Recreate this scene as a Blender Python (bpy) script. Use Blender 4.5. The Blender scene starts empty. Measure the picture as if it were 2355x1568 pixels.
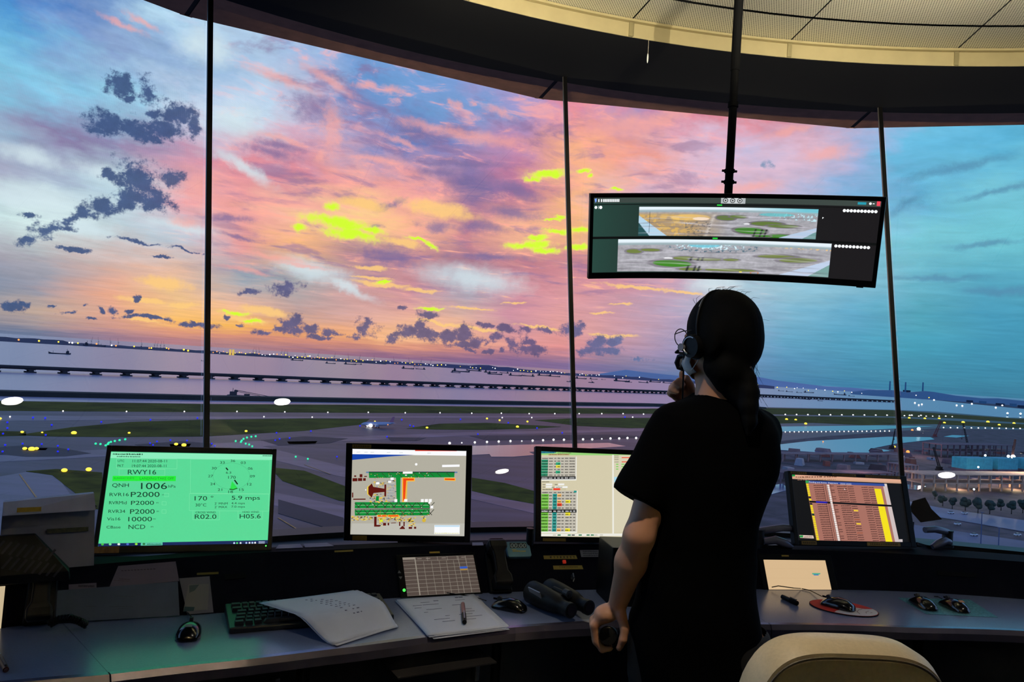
import bpy, bmesh, math, random
import numpy as np
from mathutils import Matrix, Vector
random.seed(7); rng = np.random.default_rng(11)
SC = bpy.context.scene; COL = SC.collection; PI = math.pi

# ------------------------------------------------------------------ camera
FP, IW, IH = 1750.0, 2355, 1568
ROLL = math.radians(3.645); PITCH = math.atan(55.9 / FP)
EYE = np.array([0.0, 0.0, 1.5])
_fw = np.array([0, math.cos(PITCH), math.sin(PITCH)]); _u0 = np.array([0, -math.sin(PITCH), math.cos(PITCH)])
_R = np.array([math.cos(ROLL), 0, 0]) + math.sin(ROLL) * _u0
_U = np.array([-math.sin(ROLL), 0, 0]) + math.cos(ROLL) * _u0
cam = bpy.data.objects.new('camera', bpy.data.cameras.new('camera')); COL.objects.link(cam)
cam.data.sensor_width = 36; cam.data.lens = 36 * FP / IW; cam.data.clip_start = 0.05; cam.data.clip_end = 120000
cm = Matrix.Identity(4)
for i in range(3):
    cm[i][0], cm[i][1], cm[i][2], cm[i][3] = _R[i], _U[i], -_fw[i], EYE[i]
cam.matrix_world = cm; SC.camera = cam
def ray(x, y): return _fw + _R * (x - IW / 2) / FP - _U * (y - IH / 2) / FP
def at(x, y, d): v = ray(x, y); return EYE + v * d / v[1]                 # point seen at a pixel, at room depth d
def onz(x, y, z): v = ray(x, y); return EYE + v * (z - EYE[2]) / v[2]     # point seen at a pixel, on a level surface
def lin(c): return tuple(((v / 255 + .055) / 1.055) ** 2.4 if v > 10.3 else v / 255 / 12.92 for v in c[:3])

SC.view_settings.view_transform = 'Standard'; SC.view_settings.look = 'None'
SC.view_settings.exposure = 0.0; SC.view_settings.gamma = 1.0; SC.view_settings.use_curve_mapping = False
SC.cycles.max_bounces = 8; SC.cycles.transparent_max_bounces = 16
SC.cycles.sample_clamp_indirect = 36.0

# ------------------------------------------------------------------ sky (dusk clouds, world shader)
world = bpy.data.worlds.new('dusk_sky'); SC.world = world; world.use_nodes = True
NT = world.node_tree; NT.nodes.clear(); LK = NT.links.new
def node(t, **kw):
    n = NT.nodes.new(t)
    for k, v in kw.items(): setattr(n, k, v)
    return n
def put(sock, v):
    if hasattr(v, 'is_output'): LK(v, sock)
    else: sock.default_value = v
def mth(op, a, b=None, c=None, clamp=False):
    n = node('ShaderNodeMath', operation=op, use_clamp=clamp); put(n.inputs[0], a)
    if b is not None: put(n.inputs[1], b)
    if c is not None: put(n.inputs[2], c)
    return n.outputs[0]
def sstep(v, a, b, t0=0.0, t1=1.0, kind='SMOOTHSTEP'):
    n = node('ShaderNodeMapRange', interpolation_type=kind); put(n.inputs[0], v)
    n.inputs[1].default_value = a; n.inputs[2].default_value = b; n.inputs[3].default_value = t0; n.inputs[4].default_value = t1
    return n.outputs[0]
def mixc(f, a, b, mode='MIX'):
    n = node('ShaderNodeMix', data_type='RGBA', blend_type=mode); put(n.inputs[0], f)
    put(n.inputs[6], a if hasattr(a, 'is_output') else (*a, 1)); put(n.inputs[7], b if hasattr(b, 'is_output') else (*b, 1))
    return n.outputs[2]
def comb(x, y, z=0.0):
    n = node('ShaderNodeCombineXYZ'); put(n.inputs[0], x); put(n.inputs[1], y); put(n.inputs[2], z); return n.outputs[0]
def noise(vec, scale, detail, rough=.5, dist=0.0):
    n = node('ShaderNodeTexNoise'); put(n.inputs['Vector'], vec); n.inputs['Scale'].default_value = scale
    n.inputs['Detail'].default_value = detail; n.inputs['Roughness'].default_value = rough; n.inputs['Distortion'].default_value = dist
    return n
tc = node('ShaderNodeTexCoord'); sp = node('ShaderNodeSeparateXYZ'); LK(tc.outputs['Generated'], sp.inputs[0])
DEG = 180 / PI
AZ = mth('MULTIPLY', mth('ARCTAN2', sp.outputs[0], sp.outputs[1]), DEG)
EL = mth('ABSOLUTE', mth('MULTIPLY', mth('ARCSINE', sp.outputs[2]), DEG))
EW = mth('MULTIPLY', mth('LOGARITHM', mth('ADD', EL, 2.0), math.e), 8.0)
EWT = mth('ADD', EW, mth('MULTIPLY', AZ, 0.03))
amp = mth('MULTIPLY_ADD', EL, 0.055, 0.18)
w1 = noise(comb(mth('MULTIPLY', AZ, .13), mth('MULTIPLY', EWT, .55)), 1.0, 3, .5)
w2 = noise(comb(mth('MULTIPLY', AZ, .40), mth('MULTIPLY', EWT, 2.0), 7.3), 1.0, 6, .62)
s1 = node('ShaderNodeSeparateXYZ'); LK(w1.outputs['Color'], s1.inputs[0]); s2 = node('ShaderNodeSeparateXYZ'); LK(w2.outputs['Color'], s2.inputs[0])
def jit(s, k, m1, sb, m2): return mth('ADD', mth('MULTIPLY', mth('SUBTRACT', s.outputs[k], .5), m1), mth('MULTIPLY', mth('SUBTRACT', sb.outputs[k], .5), m2))
AZW = mth('ADD', AZ, mth('MULTIPLY', jit(s1, 0, 7.0, s2, 6.0), amp))
ELW = mth('ADD', EL, mth('MULTIPLY', jit(s1, 1, 3.2, s2, 4.2), amp))
UU = mth('MULTIPLY_ADD', AZW, 1 / 72, .5, clamp=True)
SKY = [
 (0.2, [(105,120,150),(110,122,150),(150,125,145),(180,130,138),(172,130,135),(165,122,135),(152,112,135),(142,106,135),(136,105,140),(132,105,145),(130,110,150),(118,115,155),(110,125,165),(100,135,172),(85,132,170),(75,130,165),(72,130,160),(70,125,155),(70,125,155)]),
 (0.9, [(140,138,150),(160,148,152),(205,155,145),(222,158,132),(216,150,130),(214,148,128),(212,148,130),(222,156,134),(198,138,134),(175,126,142),(165,124,146),(148,130,156),(134,134,168),(116,142,178),(94,142,176),(84,142,172),(78,140,168),(74,136,164),(74,136,164)]),
 (1.5, [(150,150,160),(195,170,155),(222,170,150),(252,195,120),(247,188,110),(238,172,122),(240,176,132),(246,192,150),(242,178,146),(226,160,155),(225,152,152),(182,146,166),(152,146,182),(122,150,186),(96,146,182),(85,145,176),(80,145,172),(75,140,170),(75,138,168)]),
 (3, [(120,140,165),(150,150,165),(235,175,150),(238,196,150),(242,192,165),(190,162,160),(215,170,165),(236,182,162),(236,186,162),(202,150,165),(226,165,160),(206,160,170),(166,156,186),(142,166,200),(110,166,196),(95,160,190),(85,160,185),(80,150,180),(78,148,178)]),
 (5, [(170,165,180),(166,165,175),(216,180,170),(226,186,165),(152,166,180),(166,165,170),(200,160,160),(206,150,160),(176,166,180),(210,150,165),(221,160,165),(200,156,170),(186,166,190),(166,186,210),(130,180,205),(110,170,200),(95,165,185),(85,155,185),(82,152,180)]),
 (7.5, [(200,225,230),(215,235,235),(190,205,215),(190,200,215),(226,160,160),(250,190,140),(180,140,150),(200,145,150),(165,125,145),(190,130,145),(206,140,150),(210,150,165),(200,165,185),(186,208,216),(166,205,220),(140,190,210),(115,180,200),(100,170,195),(98,168,192)]),
 (10, [(165,165,190),(170,185,206),(195,220,232),(230,165,172),(240,170,165),(250,200,172),(250,212,150),(250,190,155),(205,140,150),(245,185,155),(240,186,135),(226,175,178),(206,185,205),(190,190,215),(165,190,215),(140,195,220),(125,195,210),(120,195,210),(115,190,205)]),
 (13, [(152,190,215),(138,128,166),(136,132,168),(180,150,180),(226,152,165),(216,145,160),(246,175,165),(236,165,165),(122,106,155),(190,122,150),(250,188,150),(216,186,205),(226,176,190),(225,180,195),(190,185,215),(130,176,215),(110,176,210),(125,195,215),(125,195,215)]),
 (16, [(130,195,225),(142,200,230),(160,205,230),(200,215,236),(200,220,240),(205,178,202),(150,150,195),(112,132,190),(160,140,185),(192,140,175),(250,182,150),(236,162,150),(226,188,206),(200,190,220),(225,185,202),(170,185,225),(120,190,225),(105,180,215),(105,180,212)]),
 (19, [(100,160,215),(130,158,205),(142,165,206),(158,188,222),(176,200,228),(182,185,215),(112,152,206),(120,160,210),(130,160,210),(170,155,200),(232,150,165),(175,150,190),(218,132,150),(236,142,146),(190,152,176),(160,185,220),(125,195,225),(112,188,220),(110,186,218)]),
 (22, [(66,112,184),(78,120,188),(115,150,200),(186,218,240),(185,210,236),(142,180,225),(130,165,215),(126,162,214),(130,160,215),(165,155,205),(215,140,160),(205,140,165),(212,132,142),(214,136,146),(160,170,205),(140,190,222),(120,186,216),(118,185,214),(116,184,214)]),
 (26, [(62,104,178),(66,108,180),(95,135,195),(150,190,225),(155,190,225),(130,168,218),(120,155,210),(118,152,208),(120,152,208),(130,152,205),(150,150,200),(155,150,195),(165,150,190),(165,160,195),(140,170,210),(125,175,215),(115,175,212),(112,174,210),(110,172,210)]),
]
colr = None; prev = None
for el, cols in SKY:
    r = node('ShaderNodeValToRGB'); cr = r.color_ramp; cr.interpolation = 'LINEAR'
    n = len(cols)
    while len(cr.elements) < n: cr.elements.new(0.5)
    for i, c in enumerate(cols):
        cr.elements[i].position = i / (n - 1)
    for i, c in enumerate(cols):
        cr.elements[i].color = (*lin(c), 1)
    LK(UU, r.inputs[0])
    colr = r.outputs[0] if colr is None else mixc(sstep(ELW, prev, el, kind='LINEAR'), colr, r.outputs[0])
    prev = el
# streaky cirrus: pink and violet wisps over the sunset quarter
zone = mth('MULTIPLY', mth('MULTIPLY', sstep(AZ, -27, -17), sstep(AZ, 22, 8)), mth('MULTIPLY', sstep(EL, 3, 7), sstep(EL, 30, 20)))
n1 = noise(comb(mth('MULTIPLY', AZ, .30), mth('MULTIPLY', EWT, 2.6), 3.1), 1.0, 8, .64, .6).outputs[0]
n2 = noise(comb(mth('MULTIPLY', AZ, .22), mth('MULTIPLY', EWT, 1.5), 9.7), 1.0, 7, .6, .4).outputs[0]
colr = mixc(mth('MULTIPLY', mth('MULTIPLY', sstep(n1, .52, .68), zone), .55), colr, lin((250, 172, 158)))
colr = mixc(mth('MULTIPLY', mth('MULTIPLY', sstep(n2, .48, .33), zone), .60), colr, lin((140, 116, 160)))
colr = mixc(mth('MULTIPLY', mth('MULTIPLY', sstep(n1, .60, .72), mth('MULTIPLY', zone, sstep(EL, 11, 5))), .7), colr, lin((255, 214, 140)))
gain = mth('ADD', mth('MULTIPLY_ADD', n1, .5, .76), mth('MULTIPLY', mth('SUBTRACT', n2, .5), .22))
hsv = node('ShaderNodeHueSaturation'); LK(colr, hsv.inputs['Color']); LK(gain, hsv.inputs['Value']); hsv.inputs['Saturation'].default_value = 1.06
colr = hsv.outputs[0]
# clouds with a shape of their own: each an ellipse in sky degrees, edges broken up by noise
def azel(px, py):
    v = ray(px, py); v = v / np.linalg.norm(v); return math.degrees(math.atan2(v[0], v[1])), math.degrees(math.asin(v[2]))
P0 = comb(AZ, EL)
wb = noise(comb(mth('MULTIPLY', AZ, 1.0), mth('MULTIPLY', EL, 1.0), 1.7), .55, 8, .66)
PW = node('ShaderNodeVectorMath', operation='MULTIPLY_ADD'); sb_ = node('ShaderNodeVectorMath', operation='SUBTRACT')
LK(wb.outputs['Color'], sb_.inputs[0]); sb_.inputs[1].default_value = (.5, .5, .5)
LK(sb_.outputs[0], PW.inputs[0]); PW.inputs[1].default_value = (1.5, 1.3, 0); LK(P0, PW.inputs[2])
def blobs(lst, vec, zoom=1.0):
    f = None
    for px, py, rx, ry, *rot in lst:
        a, e = azel(px, py); a1, e1 = azel(px + 4, py); k = math.hypot(a1 - a, e1 - e) / 4
        m = node('ShaderNodeMapping', vector_type='TEXTURE'); LK(vec, m.inputs[0])
        m.inputs[1].default_value = (a, e, 0); m.inputs[2].default_value = (0, 0, math.radians(3.65 - (rot[0] if rot else 0)))
        m.inputs[3].default_value = (rx * k * zoom, ry * k * zoom, 1e6)
        l = node('ShaderNodeVectorMath', operation='LENGTH'); LK(m.outputs[0], l.inputs[0])
        f = l.outputs['Value'] if f is None else mth('SMOOTH_MIN', f, l.outputs['Value'], .25)
    return f
nb = noise(comb(AZ, EL, 4.4), 1.0, 8, .72).outputs[0]
PALE = [(720,622,85,26,12),(800,660,70,12,25),(1090,640,120,30,8),(1640,652,60,22,0),(560,385,70,16,28),(540,280,70,40,0),(70,455,110,40,8),(180,520,90,26,10),(70,360,90,26,12),(420,520,90,14,8),(240,400,80,20,10),(480,110,60,40,0)]
VIOLET = [(1090,430,85,30,8),(1060,374,120,9,2),(1010,395,60,12,0),(1100,520,55,16,5),(900,590,70,22,12),(860,520,10,5),(1130,590,90,8,3),(1000,520,35,12),(1180,490,60,12,6),(960,300,60,22,10),(720,250,60,30,10),(620,350,70,14,8),(560,545,50,6,12),(530,500,50,9,0),(900,470,40,8,-20),(1190,440,60,14,15),(1050,300,45,14,5),(640,335,60,12,6),(330,300,1,1)]
PINK = [(640,180,80,12,14),(760,185,70,12,24),(845,195,22,9),(905,205,30,9),(1045,238,14,7,30),(1090,240,12,5),(1150,256,45,9,20),(1010,295,90,12,10),(1120,320,110,14,6),(760,300,20,60,4),(740,360,20,16),(930,330,50,8,24),(650,320,50,8,12),(880,370,90,7,4),(700,470,90,16,6),(460,430,55,40,0),(420,510,40,14),(330,50,40,8,20),(280,55,50,8,15),(1440,290,90,20,-4),(1530,270,90,16,-16),(1820,300,60,10,-10),(1900,355,60,18),(1720,430,70,14,0),(1400,340,60,10,6),(620,590,90,7,8),(560,620,60,6,8),(700,610,60,5,6)]
GOLD = [(860,640,60,4,4),(880,655,70,6,6),(960,668,50,5,4),(850,615,50,6,6),(1085,709,60,3,3),(1180,698,25,3),(1010,745,60,4,8),(1100,755,60,4,8),(1240,752,50,4,10),(1470,660,90,5,6),(1580,672,60,4,6),(1430,700,25,3),(1390,720,30,3),(1400,770,60,5,3),(930,560,40,10,14),(380,650,70,16,4),(330,690,60,8,4),(420,700,50,8,4),(600,715,60,12,6),(560,735,60,8,8),(330,738,50,5,8),(1010,480,90,20,8),(840,470,60,14,8)]
LIME = [(770,512,75,13,8),(810,540,60,11,6),(768,478,18,11,0),(690,525,20,9,0),(850,528,30,7,8),(1258,401,42,9,-4),(1225,411,22,5,4),(1340,395,18,6),(1355,408,8,5),(1415,436,16,4),(1330,530,30,7,-6),(1325,568,28,6),(1215,563,48,9,-6),(1250,572,30,7,4),(1235,545,24,5,-6),(1285,533,30,5,4),(965,552,28,5,10),(990,563,18,5,22),(885,650,20,3),(540,720,35,6,6),(580,738,22,4),(990,712,25,4),(1270,505,20,3),(1290,500,12,4)]
CUMULUS = [(275,192,36,24),(338,212,24,38,-10),(246,280,50,30),(312,298,62,30,8),(375,296,54,30),(408,266,42,38),(446,288,20,28),(352,262,18,18),(300,225,16,10),(225,300,30,18),(340,318,50,16),
 (318,420,52,48),(252,405,22,16),(395,412,28,22),(350,462,42,30),(292,455,40,26),(240,474,42,22,-10),(195,494,30,18),(160,508,34,12,-15),(108,530,48,24,-25),(62,552,34,18,-20),(130,525,40,9,-4),(66,494,22,7,-4),
 (170,577,50,6,10),(330,560,70,5,6),(370,592,34,4,2),(420,575,60,4,8),
 (28,700,24,15),(60,695,14,7),(118,703,12,5),(150,720,20,7),(190,706,8,5),(235,711,10,7),(263,709,10,10),(315,686,12,12),(302,714,12,5),(350,731,76,6,4),(440,743,50,7,6),(215,733,12,3),(520,730,8,5),(555,748,9,4),
 (660,660,34,19,-15),(580,673,24,7,-15),(668,742,28,20),(680,760,34,12),(612,762,24,7),(640,757,20,8),(715,757,24,12),(760,760,32,10),(742,776,30,6),(842,757,30,17),(850,745,16,12),(815,768,18,7),
 (905,778,24,12),(940,765,26,16),(966,752,14,12),(985,770,34,14),(1030,776,34,14),(1065,770,26,16),(1070,755,13,9),(1058,792,34,8),(1105,784,30,13),(1140,778,24,12),(985,728,22,10),(925,710,9,5),
 (1120,746,24,7,6),(1165,754,24,10),(1215,758,22,9),(1250,760,14,7),(1312,760,30,16),(1180,790,24,12),(1210,800,34,12),(1215,785,20,12),(1080,805,16,6),(1120,806,14,5),(1155,806,10,6),
 (1372,790,26,22),(1350,808,30,12),(1415,782,22,16),(1400,805,40,12),(1470,825,22,7)]
TEAL = [(2300,668,95,14,2),(2085,470,40,16,-30),(2200,385,130,14,-8),(2290,440,110,10,-6),(1768,382,9,10),(2150,640,120,8,4),(2260,560,100,8),(1960,520,60,12)]
PST = node('ShaderNodeVectorMath', operation='MULTIPLY_ADD'); LK(sb_.outputs[0], PST.inputs[0]); PST.inputs[1].default_value = (3.2, 1.0, 0); LK(P0, PST.inputs[2])
cramp = node('ShaderNodeValToRGB'); LK(mth('MULTIPLY_ADD', AZ, 1 / 72, .5, clamp=True), cramp.inputs[0])
for i, (p, c) in enumerate([(0, (62, 88, 132)), (.17, (64, 84, 130)), (.26, (92, 92, 134)), (.36, (104, 96, 130)), (.52, (104, 90, 130)), (.60, (100, 106, 150)), (.75, (86, 136, 172)), (.93, (44, 118, 160))]):
    if i > 1: cramp.color_ramp.elements.new(p)
    e = cramp.color_ramp.elements[i]; e.position = p; e.color = (*lin(c), 1)
shade = node('ShaderNodeHueSaturation'); LK(cramp.outputs[0], shade.inputs['Color']); LK(mth('MULTIPLY_ADD', nb, .9, .58), shade.inputs['Value'])
def near(lst, lo, hi):
    out = []
    for b in lst:
        a, e = azel(b[0], b[1]); m = max(b[2], b[3]) * .033 * 1.7 + 2.5
        if a + m > lo and a - m < hi: out.append(b)
    return out
SIDE = (.36, .62, 1.10)                                # side sky outside the picture, brightened to light the room
def sector(lo, hi):                                   # the clouds that reach into one slice of the sky
    col = colr
    def layer(col, lst, color, l, h, k, namp, vec):
        lst = near(lst, lo, hi)
        if not lst: return col
        f = mth('ADD', blobs(lst, vec), mth('MULTIPLY', mth('SUBTRACT', nb, .5), namp))
        return mixc(mth('MULTIPLY', sstep(f, h, l), k), col, color)
    S = PST.outputs[0]
    col = layer(col, PALE, lin((212, 230, 238)), .1, 1.5, .8, .8, S)
    col = layer(col, VIOLET, lin((118, 106, 156)), .1, 1.5, .75, 2.0, S)
    col = layer(col, PINK, lin((248, 170, 160)), .1, 1.5, .62, 1.8, S)
    col = layer(col, GOLD, lin((255, 205, 128)), .45, 1.25, .85, 1.3, S)
    col = layer(col, LIME, lin((250, 232, 105)), .4, 1.6, .8, 2.0, PW.outputs[0])
    col = layer(col, LIME, lin((210, 255, 48)), .35, 1.25, .95, 2.2, PW.outputs[0])
    col = layer(col, TEAL, lin((84, 136, 172)), .1, 1.5, .7, 1.6, S)
    col = layer(col, CUMULUS, shade.outputs[0], .50, 1.22, .95, 4.2, PW.outputs[0])
    col = mixc(sstep(EL, 27, 45), col, lin((84, 118, 176)))
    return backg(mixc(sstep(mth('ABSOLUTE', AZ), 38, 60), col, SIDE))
def backg(c):
    b = node('ShaderNodeBackground'); put(b.inputs[0], c); b.inputs[1].default_value = 1.1; return b.outputs[0]
def pick(f, a, b):
    m = node('ShaderNodeMixShader'); LK(f, m.inputs[0]); LK(a, m.inputs[1]); LK(b, m.inputs[2]); return m.outputs[0]
cuts = [-60, -25, -18, -11, -5, 1, 8, 60]
secs = [sector(cuts[i], cuts[i + 1]) for i in range(len(cuts) - 1)]
def tree(lo, hi):
    if hi - lo == 1: return secs[lo]
    m = (lo + hi) // 2
    return pick(mth('GREATER_THAN', AZ, cuts[m]), tree(lo, m), tree(m, hi))
front = tree(0, len(secs))
# above and behind the photograph's view: dusk blue above, brightened side sky below
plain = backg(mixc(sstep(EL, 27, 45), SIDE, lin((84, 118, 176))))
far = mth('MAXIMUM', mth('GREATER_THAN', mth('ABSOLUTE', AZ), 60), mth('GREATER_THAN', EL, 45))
ow = node('ShaderNodeOutputWorld'); LK(pick(far, front, plain), ow.inputs[0])
world.cycles.sampling_method = 'MANUAL'; world.cycles.sample_map_resolution = 1024

# ------------------------------------------------------------------ lamps of the room: warm uplights that wash the ceiling, pendant beams, one added fill
def lamp(name, loc, power, size, color, rot=(PI, 0, 0), spread=PI):
    l = bpy.data.lights.new(name, 'AREA'); l.energy = power; l.shape = 'DISK'; l.size = size; l.color = color; l.spread = spread
    o = bpy.data.objects.new(name, l); COL.objects.link(o); o.location = loc; o.rotation_euler = rot; return o
def spot(loc, aim, power, cone, color):
    l = bpy.data.lights.new('downlight_beam', 'SPOT'); l.energy = power; l.spot_size = math.radians(cone); l.spot_blend = .9; l.color = color; l.shadow_soft_size = 0
    o = bpy.data.objects.new('downlight_beam', l); COL.objects.link(o); o.location = loc
    d = np.array(aim) - np.array(loc); from_q = __import__('mathutils').Vector(d).to_track_quat('-Z', 'Y'); o.rotation_euler = from_q.to_euler()
def uplight(px, py, z, tx, ty, power):            # uplight above the picture edge, turned towards the outer ceiling tiles
    spot(tuple(onz(px, py, z)), tuple(onz(tx, ty, 3.3)), power, 125, (1, .92, .70))
uplight(2300, -70, 2.95, 2250, 40, 88); uplight(1230, -90, 2.95, 1260, 5, 80); uplight(1900, -110, 2.92, 1850, 20, 48)
spot((1.2, -2.2, 2.7), (1.2, -2.2, 9), 280, 165, (1, .86, .6))  # added fill lamp behind the camera, bounced off the ceiling
spot((.30, 1.5, 2.28), (.32, 1.5, 0), 26, 84, (1, .84, .62)); spot((2.31, 1.865, 1.93), (2.2, 1.9, 0), 8, 110, (1, .88, .70))

# ------------------------------------------------------------------ helpers
def setp(n, k, v):
    if k in n.inputs: n.inputs[k].default_value = v
MATS = {}
def M(name, rgb, rough=.5, metal=0.0, emit=None, var=.12, scale=12.0, spec=.5, bump=0.0, coat=0.0, aniso=None, sss=0.0):
    if name in MATS: return MATS[name]
    m = bpy.data.materials.new(name); m.use_nodes = True; t = m.node_tree; b = t.nodes['Principled BSDF']
    c = lin(rgb); setp(b, 'Roughness', rough); setp(b, 'Metallic', metal); setp(b, 'Specular IOR Level', spec); setp(b, 'Coat Weight', coat)
    if sss: setp(b, 'Subsurface Weight', sss); setp(b, 'Subsurface Radius', (.6, .25, .15)); setp(b, 'Subsurface Scale', .01)
    tcn = t.nodes.new('ShaderNodeTexCoord'); nz = t.nodes.new('ShaderNodeTexNoise'); nz.inputs['Scale'].default_value = scale; nz.inputs['Detail'].default_value = 5
    if aniso:
        mp = t.nodes.new('ShaderNodeMapping'); mp.inputs[3].default_value = aniso
        t.links.new(tcn.outputs['Object'], mp.inputs[0]); t.links.new(mp.outputs[0], nz.inputs['Vector'])
    else: t.links.new(tcn.outputs['Object'], nz.inputs['Vector'])
    r = t.nodes.new('ShaderNodeValToRGB'); t.links.new(nz.outputs[0], r.inputs[0])
    r.color_ramp.elements[0].position = .3; r.color_ramp.elements[1].position = .7
    r.color_ramp.elements[0].color = (*[v * (1 - var) for v in c], 1); r.color_ramp.elements[1].color = (*[min(1, v * (1 + var)) for v in c], 1)
    t.links.new(r.outputs[0], b.inputs['Base Color'])
    if bump:
        bp = t.nodes.new('ShaderNodeBump'); bp.inputs['Strength'].default_value = bump; bp.inputs['Distance'].default_value = .01
        t.links.new(nz.outputs[0], bp.inputs['Height']); t.links.new(bp.outputs[0], b.inputs['Normal'])
    if emit:
        setp(b, 'Emission Color', (*lin(emit[0]), 1)); setp(b, 'Emission Strength', emit[1])
    MATS[name] = m; return m
def attr_mat(name, emit=None, rough=.4):
    """colours of a printed sheet (emit=None) or of a lit screen, kept as a colour attribute"""
    if name in MATS: return MATS[name]
    m = bpy.data.materials.new(name); m.use_nodes = True; t = m.node_tree; b = t.nodes['Principled BSDF']
    a = t.nodes.new('ShaderNodeAttribute'); a.attribute_name = 'ink'; setp(b, 'Roughness', rough)
    if emit:
        setp(b, 'Base Color', (.01, .01, .01, 1)); t.links.new(a.outputs['Color'], b.inputs['Emission Color']); setp(b, 'Emission Strength', emit); setp(b, 'Specular IOR Level', .25)
    else: t.links.new(a.outputs['Color'], b.inputs['Base Color'])
    MATS[name] = m; return m

class MB:
    """collects boxes, tubes, spheres ... and links them as ONE mesh object"""
    def __init__(s, mat=None): s.v = []; s.f = []; s.mi = []; s.col = []; s.ms = []; s.M = mat or Matrix.Identity(4); s.cur = 0; s.ink = None
    def at(s, m): s.M = m; return s
    def use(s, m):
        if m not in s.ms: s.ms.append(m)
        s.cur = s.ms.index(m); return s
    def add(s, vs, fs):
        o = len(s.v); s.v += [tuple(s.M @ Vector(p)) for p in vs]
        for f in fs: s.f.append([o + i for i in f]); s.mi.append(s.cur); s.col.append(s.ink)
        return s
    def box(s, c, d, rz=0.0, taper=1.0):
        x, y, z = [k / 2 for k in d]; R = Matrix.Rotation(rz, 3, 'Z')
        vs = []
        for sz in (-1, 1):
            k = taper if sz > 0 else 1
            for sx, sy in ((-1, -1), (1, -1), (1, 1), (-1, 1)): vs.append(Vector(c) + R @ Vector((sx * x * k, sy * y * k, sz * z)))
        return s.add(vs, [(3, 2, 1, 0), (4, 5, 6, 7), (0, 1, 5, 4), (1, 2, 6, 5), (2, 3, 7, 6), (3, 0, 4, 7)])
    def rbox(s, c, d, r=.01, n=4):
        """box with rounded vertical edges"""
        x, y, z = d[0] / 2, d[1] / 2, d[2] / 2; pts = []
        for qx, qy, a0 in ((1, 1, 0), (-1, 1, 90), (-1, -1, 180), (1, -1, 270)):
            for i in range(n + 1):
                a = math.radians(a0 + 90 * i / n); pts.append((c[0] + qx * (x - r) + r * math.cos(a), c[1] + qy * (y - r) + r * math.sin(a)))
        return s.prism(pts, c[2] - z, c[2] + z)
    def prism(s, pts, z0, z1, axis='z'):
        n = len(pts)
        def P(p, z): return (p[0], p[1], z) if axis == 'z' else ((p[0], z, p[1]) if axis == 'y' else (z, p[0], p[1]))
        vs = [P(p, z0) for p in pts] + [P(p, z1) for p in pts]
        return s.add(vs, [list(range(n))[::-1], list(range(n, 2 * n))] + [(i, (i + 1) % n, n + (i + 1) % n, n + i) for i in range(n)])
    def poly(s, pts): return s.add(pts, [list(range(len(pts)))])
    def cyl(s, a, b, r0, r1=None, n=16):
        r1 = r0 if r1 is None else r1; a, b = Vector(a), Vector(b); w = (b - a).normalized()
        u = w.orthogonal().normalized(); v = w.cross(u); vs = []
        for p, r in ((a, r0), (b, r1)):
            for i in range(n): t = 2 * PI * i / n; vs.append(p + (u * math.cos(t) + v * math.sin(t)) * r)
        return s.add(vs, [list(range(n))[::-1], list(range(n, 2 * n))] + [(i, (i + 1) % n, n + (i + 1) % n, n + i) for i in range(n)])
    def tube(s, pts, r, n=10, close=True):
        P = [Vector(p) for p in pts]; R = r if hasattr(r, '__len__') else [r] * len(P); vs = []; u = None
        for i, p in enumerate(P):
            t = (P[min(i + 1, len(P) - 1)] - P[max(i - 1, 0)]).normalized()
            u = t.orthogonal().normalized() if u is None else (u - t * u.dot(t)).normalized()
            v = t.cross(u)
            for k in range(n): a = 2 * PI * k / n; vs.append(p + (u * math.cos(a) + v * math.sin(a)) * R[i])
        fs = []
        for i in range(len(P) - 1):
            for k in range(n): fs.append((i * n + k, i * n + (k + 1) % n, (i + 1) * n + (k + 1) % n, (i + 1) * n + k))
        fs += [list(range(n))[::-1], list(range((len(P) - 1) * n, len(P) * n))]
        return s.add(vs, fs)
    def ball(s, c, r, n=12, m=8):
        rx, ry, rz = r if hasattr(r, '__len__') else (r, r, r); vs = [(c[0], c[1], c[2] - rz)]
        for j in range(1, m):
            b = -PI / 2 + PI * j / m
            for i in range(n): a = 2 * PI * i / n; vs.append((c[0] + rx * math.cos(b) * math.cos(a), c[1] + ry * math.cos(b) * math.sin(a), c[2] + rz * math.sin(b)))
        vs.append((c[0], c[1], c[2] + rz)); fs = [(0, 1 + (i + 1) % n, 1 + i) for i in range(n)]
        for j in range(m - 2):
            for i in range(n): q = 1 + j * n; fs.append((q + i, q + (i + 1) % n, q + n + (i + 1) % n, q + n + i))
        q = 1 + (m - 2) * n; fs += [(q + i, q + (i + 1) % n, len(vs) - 1) for i in range(n)]
        return s.add(vs, fs)
    def lathe(s, prof, n=20, caps=True):
        vs = []; fs = []
        for r, z in prof:
            for i in range(n): a = 2 * PI * i / n; vs.append((r * math.cos(a), r * math.sin(a), z))
        for j in range(len(prof) - 1):
            for i in range(n): fs.append((j * n + i, j * n + (i + 1) % n, (j + 1) * n + (i + 1) % n, (j + 1) * n + i))
        if caps: fs += [list(range(n))[::-1], list(range((len(prof) - 1) * n, len(prof) * n))]
        return s.add(vs, fs)
    def loft(s, secs, close=True, caps=True):
        n = len(secs[0]); vs = [p for q in secs for p in q]; fs = []
        for j in range(len(secs) - 1):
            for i in range(n if close else n - 1): fs.append((j * n + i, j * n + (i + 1) % n, (j + 1) * n + (i + 1) % n, (j + 1) * n + i))
        if caps: fs += [list(range(n))[::-1], list(range((len(secs) - 1) * n, len(secs) * n))]
        return s.add(vs, fs)
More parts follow.
